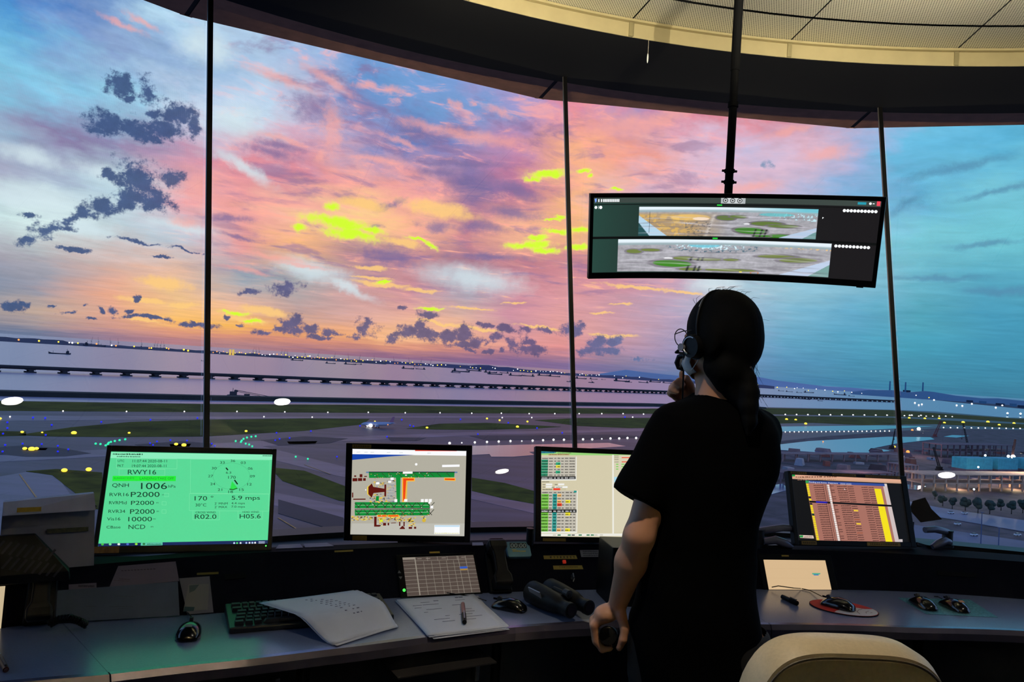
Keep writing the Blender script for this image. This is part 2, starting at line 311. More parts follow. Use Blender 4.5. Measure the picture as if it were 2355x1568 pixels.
    def build(s, name, mat=None, parent=None, smooth=False, bevel=0.0, sub=0, fix=True):
        me = bpy.data.meshes.new(name); me.from_pydata(s.v, [], s.f)
        if fix:
            bm = bmesh.new(); bm.from_mesh(me); bmesh.ops.recalc_face_normals(bm, faces=bm.faces); bm.to_mesh(me); bm.free()
        for m in (s.ms or ([mat] if mat else [])): me.materials.append(m)
        if s.ms: me.polygons.foreach_set('material_index', s.mi)
        if any(c is not None for c in s.col):
            at_ = me.color_attributes.new('ink', 'FLOAT_COLOR', 'CORNER'); buf = []
            for f, c in zip(s.f, s.col): buf += list((*(c or (1, 1, 1)), 1)) * len(f)
            at_.data.foreach_set('color', buf)
        if smooth: me.polygons.foreach_set('use_smooth', [True] * len(me.polygons))
        o = bpy.data.objects.new(name, me); COL.objects.link(o)
        if parent: o.parent = parent
        if bevel:
            b = o.modifiers.new('bevel', 'BEVEL'); b.width = bevel; b.segments = 2; b.limit_method = 'ANGLE'
        if sub: b = o.modifiers.new('sub', 'SUBSURF'); b.levels = sub; b.render_levels = sub
        if smooth and bevel == 0 and not sub:
            try: me.set_sharp_from_angle(angle=math.radians(40))
            except Exception: pass
        return o
def tag(o, label=None, cat=None, group=None, kind=None):
    if label: o['label'] = label
    if cat: o['category'] = cat
    if group: o['group'] = group
    if kind: o['kind'] = kind
    return o
def thing(name, label, cat, loc=(0, 0, 0), rz=0.0, group=None, mat=None):
    o = bpy.data.objects.new(name, None); COL.objects.link(o); o.empty_display_size = .05
    if mat is not None: o.matrix_world = mat
    else: o.location = tuple(loc); o.rotation_euler = (0, 0, rz)
    return tag(o, label, cat, group)
def copy_thing(o, loc, rz, label=None):
    c = o.copy(); COL.objects.link(c); c.location = tuple(loc); c.rotation_euler = (0, 0, rz)
    if label: c['label'] = label
    for ch in list(o.children):
        d = ch.copy(); COL.objects.link(d); d.parent = c
        for g in list(ch.children): e = g.copy(); COL.objects.link(e); e.parent = d
    return c
def struct(o): o['kind'] = 'structure'; return o
def frame(o, x, z):
    """matrix with origin o, local x along x, local z along z (y follows)"""
    x = Vector(x).normalized(); z = Vector(z); z = (z - x * z.dot(x)).normalized(); y = z.cross(x)
    m = Matrix.Identity(4)
    for i in range(3): m[i][0], m[i][1], m[i][2], m[i][3] = x[i], y[i], z[i], o[i]
    return m
_tx = {}
def text_geo(s):
    if s not in _tx:
        c = bpy.data.curves.new('t', 'FONT'); c.body = s; c.resolution_u = 3; o = bpy.data.objects.new('t', c); COL.objects.link(o)
        bpy.context.view_layer.update(); me = bpy.data.meshes.new_from_object(o.evaluated_get(bpy.context.evaluated_depsgraph_get()))
        V = np.array([v.co[:2] for v in me.vertices]) if len(me.vertices) else np.zeros((1, 2)); F = [list(p.vertices) for p in me.polygons]
        lo, hi = V.min(0), V.max(0); _tx[s] = ((V - lo) / np.maximum(hi - lo, 1e-6), F, (hi - lo))
        bpy.data.objects.remove(o); bpy.data.curves.remove(c); bpy.data.meshes.remove(me)
    return _tx[s]
class Canvas:
    """flat lit or printed sheet of size w x h in the local x/z plane facing -y; photo pixels map to it by the four corner pixels"""
    def __init__(s, w, h, corners, off=(0, 0, 0), scale=(1, 0, 0), step=2e-5, fn=None):
        s.w, s.h, s.sc, s.step, s.n, s.off = w, h, scale, step, 0, off; s.mb = MB(); s.fn = fn
        A = []; B = []
        for (x, y), (u, v) in zip(corners, ((0, 0), (1, 0), (1, 1), (0, 1))):
            A += [[x, y, 1, 0, 0, 0, -u * x, -u * y], [0, 0, 0, x, y, 1, -v * x, -v * y]]; B += [u, v]
        s.H = np.append(np.linalg.solve(np.array(A), np.array(B)), 1).reshape(3, 3)
    def uv(s, x, y):
        k, ox, oy = s.sc; q = s.H @ np.array([x / k + ox, y / k + oy, 1]); return q[:2] / q[2]
    def P(s, u, v):
        u = min(max(u, 0), 1); v = min(max(v, 0), 1)
        return (s.off[0] + (u - .5) * s.w, s.off[1] - s.n * s.step, s.off[2] + (.5 - v) * s.h)
    def polyuv(s, pts, c):
        s.mb.ink = lin(c); s.mb.poly([s.P(*p) for p in pts][::-1]); s.n += 1
    def poly(s, pts, c): s.polyuv([s.uv(*p) for p in pts], c)
    def rect(s, x0, y0, x1, y1, c): s.poly([(x0, y0), (x1, y0), (x1, y1), (x0, y1)], c)
    def fill(s, c): s.polyuv([(0, 0), (1, 0), (1, 1), (0, 1)], c)
    def disc(s, x, y, rx, ry, c, n=20): s.poly([(x + rx * math.cos(2 * PI * i / n), y + ry * math.sin(2 * PI * i / n)) for i in range(n)], c)
    def line(s, x0, y0, x1, y1, wd, c):
        dx, dy = x1 - x0, y1 - y0; l = math.hypot(dx, dy) or 1; nx, ny = -dy / l * wd / 2, dx / l * wd / 2
        s.poly([(x0 + nx, y0 + ny), (x1 + nx, y1 + ny), (x1 - nx, y1 - ny), (x0 - nx, y0 - ny)], c)
    def text(s, t, x, y, w, h, c, slope=0.0):
        """t with its lower left corner at (x, y), w wide and h high in source pixels"""
        V, F, _ = text_geo(t); a = s.uv(x, y); b = s.uv(x + w, y + slope * w); d = s.uv(x, y - h); s.mb.ink = lin(c)
        s.mb.add([s.P(*(a + p[0] * (b - a) + p[1] * (d - a))) for p in V], F); s.n += 1
    def dashes(s, x0, x1, y, h, c, seed=0):
        """a line of writing too small to read: little marks"""
        r = random.Random(seed * 7919 + int(y * 13 + x0)); x = x0; s.mb.ink = lin(c)
        while x < x1:
            l = (x1 - x0) * r.uniform(.025, .07)
            s.mb.poly([s.P(*s.uv(*p)) for p in ((x, y), (x, y - h * r.uniform(.6, 1)), (min(x + l, x1), y - h * r.uniform(.6, 1)), (min(x + l, x1), y))]); x += l * r.uniform(1.15, 1.6)
        s.n += 1
    def build(s, name, parent, emit=1.0, mat=None): return s.mb.build(name, mat or attr_mat('screen_image_%.2f' % emit if emit else 'printed_sheet', emit), parent, fix=False)

# ------------------------------------------------------------------ tower cab: everything runs in rings around one centre
CC = np.array([1.642, -.866]); R0, Z0, TA, PH, STP = 4.831, .735, .26, 35.63, 20.455
ZS, ZC = 3.21, 3.30
def pol(a, r, z): a = math.radians(a); return (CC[0] - math.sin(a) * r, CC[1] + math.cos(a) * r, z)
def glz(a, z): return pol(a, R0 + (z - Z0) * TA, z)
def tab(t, a): return float(np.interp(a, [p[0] for p in t][::-1], [p[1] for p in t][::-1]))
FRONT = [(62, 4.0), (55, 3.86), (46.8, 3.71), (43.9, 3.63), (38.6, 3.54), (34, 3.5), (27.5, 3.485), (22.6, 3.46), (13.9, 3.37), (5, 3.35), (-1.5, 3.38), (-18, 3.42)]
REAR = [(62, 4.4), (50, 4.18), (44, 4.05), (38.4, 3.91), (30, 3.84), (24.6, 3.80), (20, 3.77), (10.5, 3.74), (1, 3.78), (-5.4, 3.79), (-18, 3.82)]
TOPR = [(62, 4.42), (50, 4.22), (43, 4.10), (36.8, 4.04), (32.3, 3.98), (24, 3.92), (17.4, 3.86), (10, 3.81), (3.2, 3.825), (-5.8, 3.84), (-18, 3.88)]
LEDGE = [(62, 4.56), (50, 4.36), (43, 4.24), (41.5, 4.13), (36.8, 4.10), (32.3, 4.04), (24, 3.98), (17.4, 3.93), (10, 3.94), (3.2, 3.955), (-5.8, 3.97), (-18, 4.01)]
ZD, ZL, ZB = .74, .87, .745                           # worktop, narrow ledge, lower shelf behind the ledge that carries the monitor feet
def ringsec(mb, a0, a1, prof, step=1.5):
    n = max(2, int(abs(a1 - a0) / step) + 1)
    mb.loft([[pol(a, (tab(r, a) if isinstance(r, list) else r) + d, z) for r, d, z in prof] for a in np.linspace(a0, a1, n)])
    return mb
def on_panel(px, py):
    a = 25.0
    v = ray(px, py)
    for _ in range(12):
        B = np.array(pol(a, tab(REAR, a), ZD)); T = np.array(pol(a, tab(TOPR, a), ZL)); tg = np.array(pol(a - .5, tab(REAR, a - .5), ZD)) - np.array(pol(a + .5, tab(REAR, a + .5), ZD))
        n = np.cross(tg, T - B); p = EYE + v * ((B - EYE) @ n) / (v @ n); a = math.degrees(math.atan2(-(p[0] - CC[0]), p[1] - CC[1]))
    n = n / np.linalg.norm(n); n = n if n[1] < 0 else -n
    return p, tg / np.linalg.norm(tg), n

black = M('matte_black_paint', (7, 7, 8), .7, var=.2, spec=.1)
blackp = M('black_plastic', (8, 8, 9), .45, var=.25, scale=60, spec=.22)
darkgrey = M('dark_grey_plastic', (34, 35, 38), .5, var=.15, scale=40)
alu = M('brushed_aluminium', (150, 150, 152), .35, .9, var=.15, scale=30)
# glass
gm = bpy.data.materials.new('window_glass'); gm.use_nodes = True; t = gm.node_tree; t.nodes.clear()
lw = t.nodes.new('ShaderNodeLayerWeight'); lw.inputs[0].default_value = .5
pw = t.nodes.new('ShaderNodeMath'); pw.operation = 'POWER'; t.links.new(lw.outputs['Facing'], pw.inputs[0]); pw.inputs[1].default_value = 5
ma = t.nodes.new('ShaderNodeMath'); ma.operation = 'MULTIPLY_ADD'; t.links.new(pw.outputs[0], ma.inputs[0]); ma.inputs[1].default_value = .9; ma.inputs[2].default_value = .035
tr = t.nodes.new('ShaderNodeBsdfTransparent'); gl = t.nodes.new('ShaderNodeBsdfGlossy'); gl.inputs['Roughness'].default_value = 0.0; tr.inputs[0].default_value = (.985, .99, .985, 1)
mx = t.nodes.new('ShaderNodeMixShader'); t.links.new(ma.outputs[0], mx.inputs[0]); t.links.new(tr.outputs[0], mx.inputs[1]); t.links.new(gl.outputs[0], mx.inputs[2])
mo = t.nodes.new('ShaderNodeOutputMaterial'); t.links.new(mx.outputs[0], mo.inputs[0])

K0, K1 = -2, 5                       # window panes k: between mullions k and k+1, counted from left to right
for i, k in enumerate(range(K0, K1)):
    a0, a1 = PH - k * STP - .22, PH - (k + 1) * STP + .22; mb = MB()
    A, B, Cc, D = [Vector(p) for p in (glz(a0, Z0 - .01), glz(a1, Z0 - .01), glz(a1, ZS + .02), glz(a0, ZS + .02))]
    n = (B - A).cross(D - A).normalized() * .006
    n = n if n.y < 0 else -n
    mb.add([p + n for p in (A, B, Cc, D)] + [p - n for p in (A, B, Cc, D)], [(3, 2, 1, 0), (4, 5, 6, 7), (0, 1, 5, 4), (1, 2, 6, 5), (2, 3, 7, 6), (3, 0, 4, 7)])
    struct(mb.build('window_%d' % (i + 1), gm))
mulm = M('black_anodised_metal', (12, 11, 11), .45, .3, var=.2); seal = M('pale_sealant_edge', (120, 112, 104), .4, .3)
for i, k in enumerate(range(K0, K1 + 1)):
    a = PH - k * STP; d = math.degrees(.015 / R0); mb = MB()
    for da, w, m, ro in ((0, .008, mulm, -.004), (-.24, .0022, seal, -.002), (-.34, .0035, mulm, -.003), (.22, .0018, seal, .0)):
        mb.use(m); secs = []
        for z in (Z0 - .02, ZS + .02):
            c = Vector(glz(a + da * .36, z)); r = (Vector(pol(a, 1, 0)) - Vector(pol(a, 0, 0))).normalized(); tg = Vector((-r.y, r.x, 0))
            secs.append([c + tg * w + r * ro, c - tg * w + r * ro, c - tg * w + r * (.012), c + tg * w + r * (.012)])
        mb.loft(secs)
    struct(mb.build('window_mullion', None)); 
AL, AR = PH - K0 * STP, PH - K1 * STP
# walls: sill wall under the glass, unseen dark wall that shuts out sky light behind the camera, floor, soffit ring, perforated ceiling
wallm = M('dark_wall_paint', (30, 28, 28), .7)
mb = MB(); ringsec(mb, AL, AR, [(4.36, 0, 0.0), (4.36, 0, .715), (4.78, 0, .715), (4.78, 0, .735), (4.9, 0, .735), (4.9, 0, 0)], 2); struct(mb.build('wall_front', M('black_sill', (12, 12, 13), .5)))
mb = MB(); ringsec(mb, AR, AL - 360, [(5.0, 0, 0), (5.0, 0, 3.4), (5.1, 0, 3.4), (5.1, 0, 0)], 4); struct(mb.build('wall_back', wallm))
mb = MB(); mb.prism([pol(a, 5.1, 0)[:2] for a in range(0, 360, 6)], -.1, 0); struct(mb.build('floor', M('dark_carpet', (32, 32, 36), .9, scale=200, var=.3)))
mb = MB(); ringsec(mb, 180, -180, [(4.84, 0, ZS), (5.56, 0, ZS), (5.56, 0, 3.5), (4.88, 0, 3.5), (4.88, 0, ZS + .002), (4.84, 0, ZS + .002)], 2); struct(mb.build('ceiling_soffit', M('black_soffit_paint', (7, 6, 6), .75)))
# perforated metal ceiling: rings of tiles, joints every 10.2 degrees, dotted by a procedural hole pattern
pm = bpy.data.materials.new('perforated_ceiling_metal'); pm.use_nodes = True; t = pm.node_tree; b = t.nodes['Principled BSDF']
tcn = t.nodes.new('ShaderNodeTexCoord'); mp = t.nodes.new('ShaderNodeMapping'); mp.inputs[2].default_value = (0, 0, .35); mp.inputs[3].default_value = (90, 90, 90)
vm = t.nodes.new('ShaderNodeVectorMath'); vm.operation = 'FRACTION'; t.links.new(tcn.outputs['Object'], mp.inputs[0]); t.links.new(mp.outputs[0], vm.inputs[0])
vs = t.nodes.new('ShaderNodeVectorMath'); vs.operation = 'SUBTRACT'; vs.inputs[1].default_value = (.5, .5, 0); t.links.new(vm.outputs[0], vs.inputs[0])
vx = t.nodes.new('ShaderNodeVectorMath'); vx.operation = 'MULTIPLY'; vx.inputs[1].default_value = (1, 1, 0); t.links.new(vs.outputs[0], vx.inputs[0])
vl = t.nodes.new('ShaderNodeVectorMath'); vl.operation = 'LENGTH'; t.links.new(vx.outputs[0], vl.inputs[0])
mr = t.nodes.new('ShaderNodeMapRange'); t.links.new(vl.outputs['Value'], mr.inputs[0]); mr.inputs[1].default_value = .22; mr.inputs[2].default_value = .30
mc = t.nodes.new('ShaderNodeMix'); mc.data_type = 'RGBA'; t.links.new(mr.outputs[0], mc.inputs[0]); mc.inputs[6].default_value = (*lin((70, 62, 40)), 1); mc.inputs[7].default_value = (*lin((222, 216, 190)), 1)
t.links.new(mc.outputs[2], b.inputs['Base Color']); setp(b, 'Roughness', .42); setp(b, 'Metallic', .25)
mb = MB(); JA = 360 / 35; edges = [4.835, 4.575, 4.555, 3.72, 3.70, 2.87, 2.85, 2.0, 1.98, .3]
for ro, ri in zip(edges[::2], edges[1::2]):
    for j in range(35):
        a0, a1 = 3.3 + JA * j, 3.3 + JA * (j + 1)
        g = math.degrees(.004 / ro)
        n = 5; As = np.linspace(a0 + g, a1 - g, n)
        top = [pol(a, ro, ZC) for a in As] + [pol(a, ri, ZC) for a in As[::-1]]
        mb.poly(top)
mb.use(pm); mb.mi = [0] * len(mb.mi)
mb.use(M('shadow_gap_black', (9, 9, 9), .8)); mb.prism([pol(a, 5.2, 0)[:2] for a in range(0, 360, 5)], ZC + .012, ZC + .05)
struct(mb.build('ceiling', None, fix=False))
# cream upstand between soffit and ceiling, with its joint covers
cream = M('cream_upstand_metal', (172, 158, 118), .4, .2, var=.05)
mb = MB(); ringsec(mb, 180, -180, [(4.84, 0, ZS + .003), (4.84, 0, ZC), (4.86, 0, ZC), (4.86, 0, ZS + .003)], 2)
ringsec(mb, 180, -180, [(4.815, 0, ZC - .014), (4.815, 0, ZC - .002), (4.84, 0, ZC - .002), (4.84, 0, ZC - .014)], 2)
struct(mb.build('trim_1', cream))
mb = MB()
for j in range(35):
    a = 3.3 + JA * j; mb.at(frame(pol(a, 4.836, (ZS + ZC) / 2), Vector(pol(a - 1, 1, 0)) - Vector(pol(a, 1, 0)), (0, 0, 1))); mb.box((0, 0, 0), (.022, .01, ZC - ZS - .01))
struct(mb.build('trim_2', M('dull_joint_strip', (150, 138, 100), .4, .4)))
# roof eave outside the glass
mb = MB(); cs = [PH - k * STP for k in range(K0 - 1, K1 + 2)]
eav = M('eave_soffit_panel', (236, 168, 132), .6, .0)
mb.use(eav)
for a, bb in zip(cs, cs[1:]):
    for z, s in ((3.24, 1), (3.42, 1)):
        mb.poly([pol(a - .12, 5.5, z), pol(bb + .12, 5.5, z), pol(bb + .12, 5.97, z), pol(a - .12, 5.97, z)])
    mb.poly([pol(a, 5.97, 3.24), pol(bb, 5.97, 3.24), pol(bb, 5.97, 3.42), pol(a, 5.97, 3.42)])
mb.use(M('eave_joint', (20, 14, 12), .6))
for a in cs: mb.poly([pol(a - .3, 5.5, 3.243), pol(a + .3, 5.5, 3.243), pol(a + .3, 5.98, 3.243), pol(a - .3, 5.98, 3.243)])
for a, bb in zip(cs, cs[1:]): mb.poly([pol(a, 5.5, 3.25), pol(bb, 5.5, 3.25), pol(bb, 5.97, 3.25), pol(a, 5.97, 3.25)])
struct(mb.build('roof_eave', None, fix=False))
# two small lamps on thin rods, above the picture edge (their mirror images are the four white ovals on the glass)
for (x, y, z), lab in (((.30, 1.5, 2.3), 'above the office chair'), ((2.31, 1.865, 1.95), 'above the right end of the console')):
    d = thing('pendant_lamp', 'small white disc lamp on a thin ceiling rod ' + lab, 'pendant lamp', (x, y, z), 0)
    MB().cyl((0, 0, .0), (0, 0, -.004), .056, n=28).build('diffuser', M('lit_diffuser', (255, 250, 240), .5, emit=((255, 250, 240), 44)), d)
    MB().lathe([(.058, -.002), (.068, .002), (.06, .03), (.02, .045), (.004, .05), (.004, ZC - z)], 28, False).build('lamp_shade', black, d)
# thin pull cord with a pale tag hanging from the edge of the soffit
cp = onz(1492, 92, ZS); cd = thing('pull_cord', 'thin cord with a pale tag hanging from the black soffit edge', 'cord', cp)
MB().cyl((0, 0, 0), (0, 0, -.075), .0011, n=6).build('cord', M('pale_cord', (170, 160, 140), .6), cd)
MB().ball((0, 0, -.095), (.004, .004, .026), 8, 8).build('tag', M('white_tag', (225, 225, 220), .5), cd, True)

# ------------------------------------------------------------------ console: worktop sections, sloped panels, ledge, cabinets
topm = M('grey_laminate', (112, 124, 156), .24, var=.05, scale=300, spec=.9)
edgem = M('bare_metal_edge', (136, 130, 150), .25, .85); navy = M('navy_console_steel', (7, 9, 22), .8, var=.2, scale=90, spec=.08)
cuts_ = [62, 43.7, 13.3, -18]; names = ('left end section', 'middle section with the papers', 'right section with the red mouse pad')
for i in range(3):
    a0, a1 = cuts_[i] - .006, cuts_[i + 1] + .006
    wt = thing('console_worktop', 'grey laminate console worktop, %s' % names[i], 'worktop', pol((a0 + a1) / 2, tab(FRONT, (a0 + a1) / 2), ZD - .035), 0, 'console worktops')
    inv = wt.matrix_world = Matrix.Translation(wt.location); Mi = inv.inverted()
    mb = MB(Mi); ringsec(mb, a0, a1, [(FRONT, .018, ZD - .035), (FRONT, .018, ZD), (REAR, -.001, ZD), (REAR, -.001, ZD - .035)]); mb.build('worktop_board', topm, wt)
    mb = MB(Mi); ringsec(mb, a0 - .02, a1 + .02, [(FRONT, -.006, ZD - .036), (FRONT, -.006, ZD - .014), (FRONT, .002, ZD + .0005), (FRONT, .0178, ZD + .001), (FRONT, .0178, ZD - .036)]); mb.build('edge_trim', edgem, wt)
    cn = thing('operator_console', 'navy steel operator console with sloped panel and ledge, ' + ('left end', 'middle', 'right side')[i], 'console', pol((a0 + a1) / 2, tab(REAR, (a0 + a1) / 2), 0), 0, 'operator consoles')
    cn.matrix_world = Matrix.Translation(cn.location); Mi = cn.matrix_world.inverted()
    mb = MB(Mi); ringsec(mb, a0, a1, [(REAR, 0, 0.02), (REAR, 0, ZD), (TOPR, 0, ZL), (LEDGE, 0, ZL), (LEDGE, 0, ZB), (4.34, 0, ZB), (4.34, 0, .02)]); mb.build('casing', navy, cn)
    for a in np.arange(a1 + 4, a0 - 3, 7.7):
        B, T = Vector(pol(a, tab(REAR, a), ZD)), Vector(pol(a, tab(TOPR, a), ZL)); tg = (Vector(pol(a - 1, 1, 0)) - Vector(pol(a, 1, 0))).normalized(); n = (T - B).cross(tg).normalized(); n = n if n.y < 0 else -n
        m2 = MB(Mi); m2.add([B + n * .001 + tg * .001, B + n * .001 - tg * .001, T + n * .001 - tg * .001, T + n * .001 + tg * .001], [(0, 1, 2, 3)]); m2.build('panel_joint', black, cn)
cabm = M('black_cabinet_laminate', (20, 20, 23), .5)
for a0, a1, h, lab in ((60, 47.6, 0, 'at the left end under the console'), (47, 36.3, 1, 'under the console, left of the papers'), (36, 27.0, 1, 'under the stacked papers'), (26.8, 15, 0, 'behind the standing person'), (14.6, 3.6, 1, 'under the red mouse pad'), (3.2, -5.5, 1, 'under the two mice on the plastic sheet'), (-5.9, -16, 0, 'at the right end under the console')):
    cb = thing('console_cabinet', 'black console cabinet ' + lab, 'cabinet', pol((a0 + a1) / 2, 3.7, 0), 0, 'cabinets under the console'); cb.matrix_world = Matrix.Translation(cb.location); Mi = cb.matrix_world.inverted()
    mb = MB(Mi); ringsec(mb, a0, a1, [(FRONT, .14, .02), (FRONT, .14, .70), (REAR, -.02, .70), (REAR, -.02, .02)]); mb.build('carcass', cabm, cb)
    mb = MB(Mi); ringsec(mb, a0 - .15, a1 + .15, [(FRONT, .118, .05), (FRONT, .118, .685), (FRONT, .138, .685), (FRONT, .138, .05)]); dr = mb.build('door', cabm, cb)
    if h:
        a = a1 + 1.0; r = tab(FRONT, a) + .118; mb = MB(Mi @ frame(pol(a, r, .60), Vector(pol(a - 1, 1, 0)) - Vector(pol(a, 1, 0)), (0, 0, 1))); mb.box((0, -.012, 0), (.014, .022, .09)); hd = mb.build('handle', alu, dr, bevel=.003)

# ------------------------------------------------------------------ the airfield, bay and far shores, at their real distances (tower eye 81.5 m up)
G = -80.0; SEA = -82.0
def gpts(px, z): return [tuple(onz(x, y, z)) for x, y in px]
def gpoly(name, px, z, mat, th=.6, kind='structure', extra=None):
    P = gpts(px, z) + (extra or []); mb = MB(); mb.prism([p[:2] for p in P], z - th, z)
    o = mb.build(name, mat); o['kind'] = kind; return o
# water: dark and smooth, it mirrors the sky
wm = bpy.data.materials.new('sea_water'); wm.use_nodes = True; t = wm.node_tree; b = t.nodes['Principled BSDF']
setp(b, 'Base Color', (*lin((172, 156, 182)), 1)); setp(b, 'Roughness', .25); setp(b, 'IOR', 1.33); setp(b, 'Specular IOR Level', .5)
tcn = t.nodes.new('ShaderNodeTexCoord'); nz = t.nodes.new('ShaderNodeTexNoise'); nz.inputs['Scale'].default_value = .03; nz.inputs['Detail'].default_value = 6
t.links.new(tcn.outputs['Object'], nz.inputs['Vector']); bp = t.nodes.new('ShaderNodeBump'); bp.inputs['Strength'].default_value = .35; bp.inputs['Distance'].default_value = 2.0
t.links.new(nz.outputs[0], bp.inputs['Height']); t.links.new(bp.outputs[0], b.inputs['Normal'])
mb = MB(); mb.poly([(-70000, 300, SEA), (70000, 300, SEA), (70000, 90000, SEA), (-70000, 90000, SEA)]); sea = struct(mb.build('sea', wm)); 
asph = M('wet_asphalt', (66, 54, 70), .5, var=.55, scale=.022, spec=.4, aniso=(.5, 2.2, 1))
grs = M('airfield_grass', (84, 78, 22), .95, var=.45, scale=.08, spec=.1)
grs2 = M('far_airfield_grass', (82, 78, 24), .95, var=.45, scale=.03, spec=.1)
tax = M('pale_taxiway_concrete', (96, 80, 100), .45, var=.4, scale=.03, spec=.45, aniso=(.5, 2, 1)); dk = M('rubbered_dark_asphalt', (40, 32, 44), .6, var=.4, scale=.03, spec=.3)
soil = M('building_site_soil', (74, 58, 66), .85, var=.75, scale=.05, bump=.3); wet = M('standing_water', (70, 80, 110), .12, spec=.9, var=.1)
bundm = M('dark_rock_embankment', (26, 24, 26), .9, var=.4, scale=.05)  # shade on the bund is put into this dark colour
# near land: everything from the tower foot to the shoreline
shore = [(-500, 905), (0, 921), (470, 928), (800, 930), (1450, 939), (1757, 936), (2050, 942), (2150, 946), (2320, 960), (2420, 962), (2900, 975)]
gp = gpts(shore, G); mb = MB(); mb.prism([(-1400, -300)] + [p[:2] for p in gp] + [(2600, -300)], G - 3, G); struct(mb.build('ground', asph))
def grass(name, px, z=.25, m=grs): return gpoly(name, px, G + z, m, .3)
grass('grass_verge', [(-400, 906), (0, 922), (470, 929), (800, 931), (1450, 940), (1757, 938), (1757, 951), (1450, 951), (1000, 949.5), (700, 948), (300, 946), (0, 944), (-400, 936)], m=grs2)
grass('grass_verge', [(1757, 938), (2050, 943), (2330, 962), (2480, 970), (2480, 985), (2355, 972), (2200, 962), (2000, 956), (1757, 952)], m=grs2)
grass('grass_verge', [(1757, 955.5), (2050, 960), (2480, 982), (2480, 1000), (2355, 985), (2150, 975), (1980, 977), (1870, 972), (1757, 974)], m=grs2)
grass('grass_island', [(40, 1000), (165, 982), (300, 970), (470, 965), (700, 962), (850, 963), (835, 975), (700, 990), (470, 1003), (250, 1004), (130, 1003)], m=grs2)
grass('grass_island', [(-300, 1008), (60, 1001), (60, 992), (-300, 985)], m=grs2)
grass('grass_island', [(935, 985), (1010, 974), (1120, 972), (1290, 981), (1230, 985), (1100, 988), (1000, 987)], m=grs2)
grass('grass_island', [(1230, 966), (1330, 961), (1500, 961), (1757, 964), (1757, 976), (1620, 981), (1450, 984), (1330, 979)], m=grs2)
grass('grass_island', [(60, 1083), (130, 1078), (235, 1086), (240, 1172), (215, 1168), (170, 1130), (120, 1092)])
grass('grass_island', [(620, 1074), (700, 1082), (800, 1120), (930, 1150), (930, 1172), (780, 1150), (650, 1105)])
grass('grass_island', [(1085, 1098), (1160, 1110), (1240, 1132), (1240, 1160), (1160, 1146), (1085, 1128)])
grass('grass_island', [(1080, 1198), (1118, 1208), (1138, 1222), (1128, 1232), (1080, 1238)])
# taxiways, worn patches, puddles
def pave(name, px, m, z=.12): return gpoly(name, px, G + z, m, .3)
pave('runway', [(-400, 951), (0, 955), (600, 958), (1200, 956), (1757, 955), (1757, 958.5), (1200, 960), (600, 962), (0, 968), (-400, 972)], tax)
pave('taxiway', [(-300, 1052), (0, 1046), (300, 1030), (700, 1008), (1100, 993), (1500, 986), (1757, 982), (1757, 986), (1500, 991), (1100, 1000), (760, 1016), (400, 1040), (120, 1056), (-300, 1075)], tax)
pave('taxiway', [(-200, 1130), (60, 1085), (130, 1092), (200, 1190), (215, 1280), (-200, 1280)], tax, .1)
pave('taxiway', [(560, 1015), (640, 1035), (800, 1075), (1000, 1105), (1250, 1160), (1250, 1185), (1000, 1128), (780, 1095), (600, 1050)], tax, .1)
pave('taxiway', [(620, 1130), (800, 1165), (1100, 1200), (1250, 1235), (1250, 1262), (1000, 1215), (800, 1195), (620, 1160)], tax, .1)
for px in ([(0, 1028), (50, 1024), (140, 1030), (210, 1042), (150, 1049), (60, 1050), (0, 1044)], [(310, 1022), (420, 1014), (490, 1020), (480, 1032), (380, 1036)], [(600, 1012), (700, 1003), (800, 1008), (760, 1018), (640, 1024)], [(1080, 1002), (1400, 999), (1500, 1004), (1380, 1010), (1120, 1012)], [(890, 1005), (980, 1006), (960, 1013), (900, 1014)], [(60, 1030), (110, 1030), (105, 1035), (55, 1035)], [(390, 1021), (440, 1020), (435, 1027), (392, 1027)], [(660, 1015), (730, 1014), (725, 1021), (665, 1021)], [(640, 1148), (790, 1190), (790, 1225), (640, 1180)], [(1090, 1250), (1240, 1262), (1240, 1290), (1090, 1290)]):
    pave('worn_asphalt', px, dk, .2)
yl = M('yellow_paint', (190, 130, 60), .6, var=.3, scale=.2)
for (x0, y0), (x1, y1) in (((45, 1090), (85, 1145)), ((640, 1190), (710, 1232)), ((700, 1068), (760, 1090)), ((1150, 1216), (1190, 1208)), ((1180, 1228), (1225, 1232)), ((1180, 1240), (1225, 1240))):
    a, bq = np.array(onz(x0, y0, G + .28)), np.array(onz(x1, y1, G + .28)); d = (bq - a) / np.linalg.norm(bq - a); nn = np.array([-d[1], d[0], 0]) * .35
    mb = MB(); mb.prism([(a + nn)[:2], (bq + nn)[:2], (bq - nn)[:2], (a - nn)[:2]], G + .2, G + .28); o = mb.build('taxiway_centre_line', yl); struct(o)
pave('wet_apron', [(1085, 1025), (1400, 1018), (1440, 1026), (1200, 1040), (1085, 1046)], wet, .24)
pave('wet_apron', [(1120, 1036), (1215, 1038), (1230, 1046), (1180, 1050), (1130, 1050)], wet, .30)
pave('wet_apron', [(1757, 981), (2020, 978), (2150, 980), (1990, 989), (1757, 993)], wet, .24)
# dark bund across the bay shore
bs = [(-500, 890), (0, 904), (480, 914), (800, 919), (1300, 928), (1500, 931), (1760, 939)]
A = [np.array(onz(x, y + 6 - max(0, (x - 800)) * .004, SEA)) for x, y in bs]; mb = MB(); secs = []
for i, p in enumerate(A):
    d = A[min(i + 1, len(A) - 1)] - A[max(i - 1, 0)]; d /= np.linalg.norm(d); n = np.array([-d[1], d[0], 0]); w = 26
    secs.append([tuple(p - n * 8), tuple(p - n * 2 + np.array([0, 0, 6.5])), tuple(p + n * w + np.array([0, 0, 6.5])), tuple(p + n * (w + 8))])
mb.loft(secs); struct(mb.build('embankment', bundm))
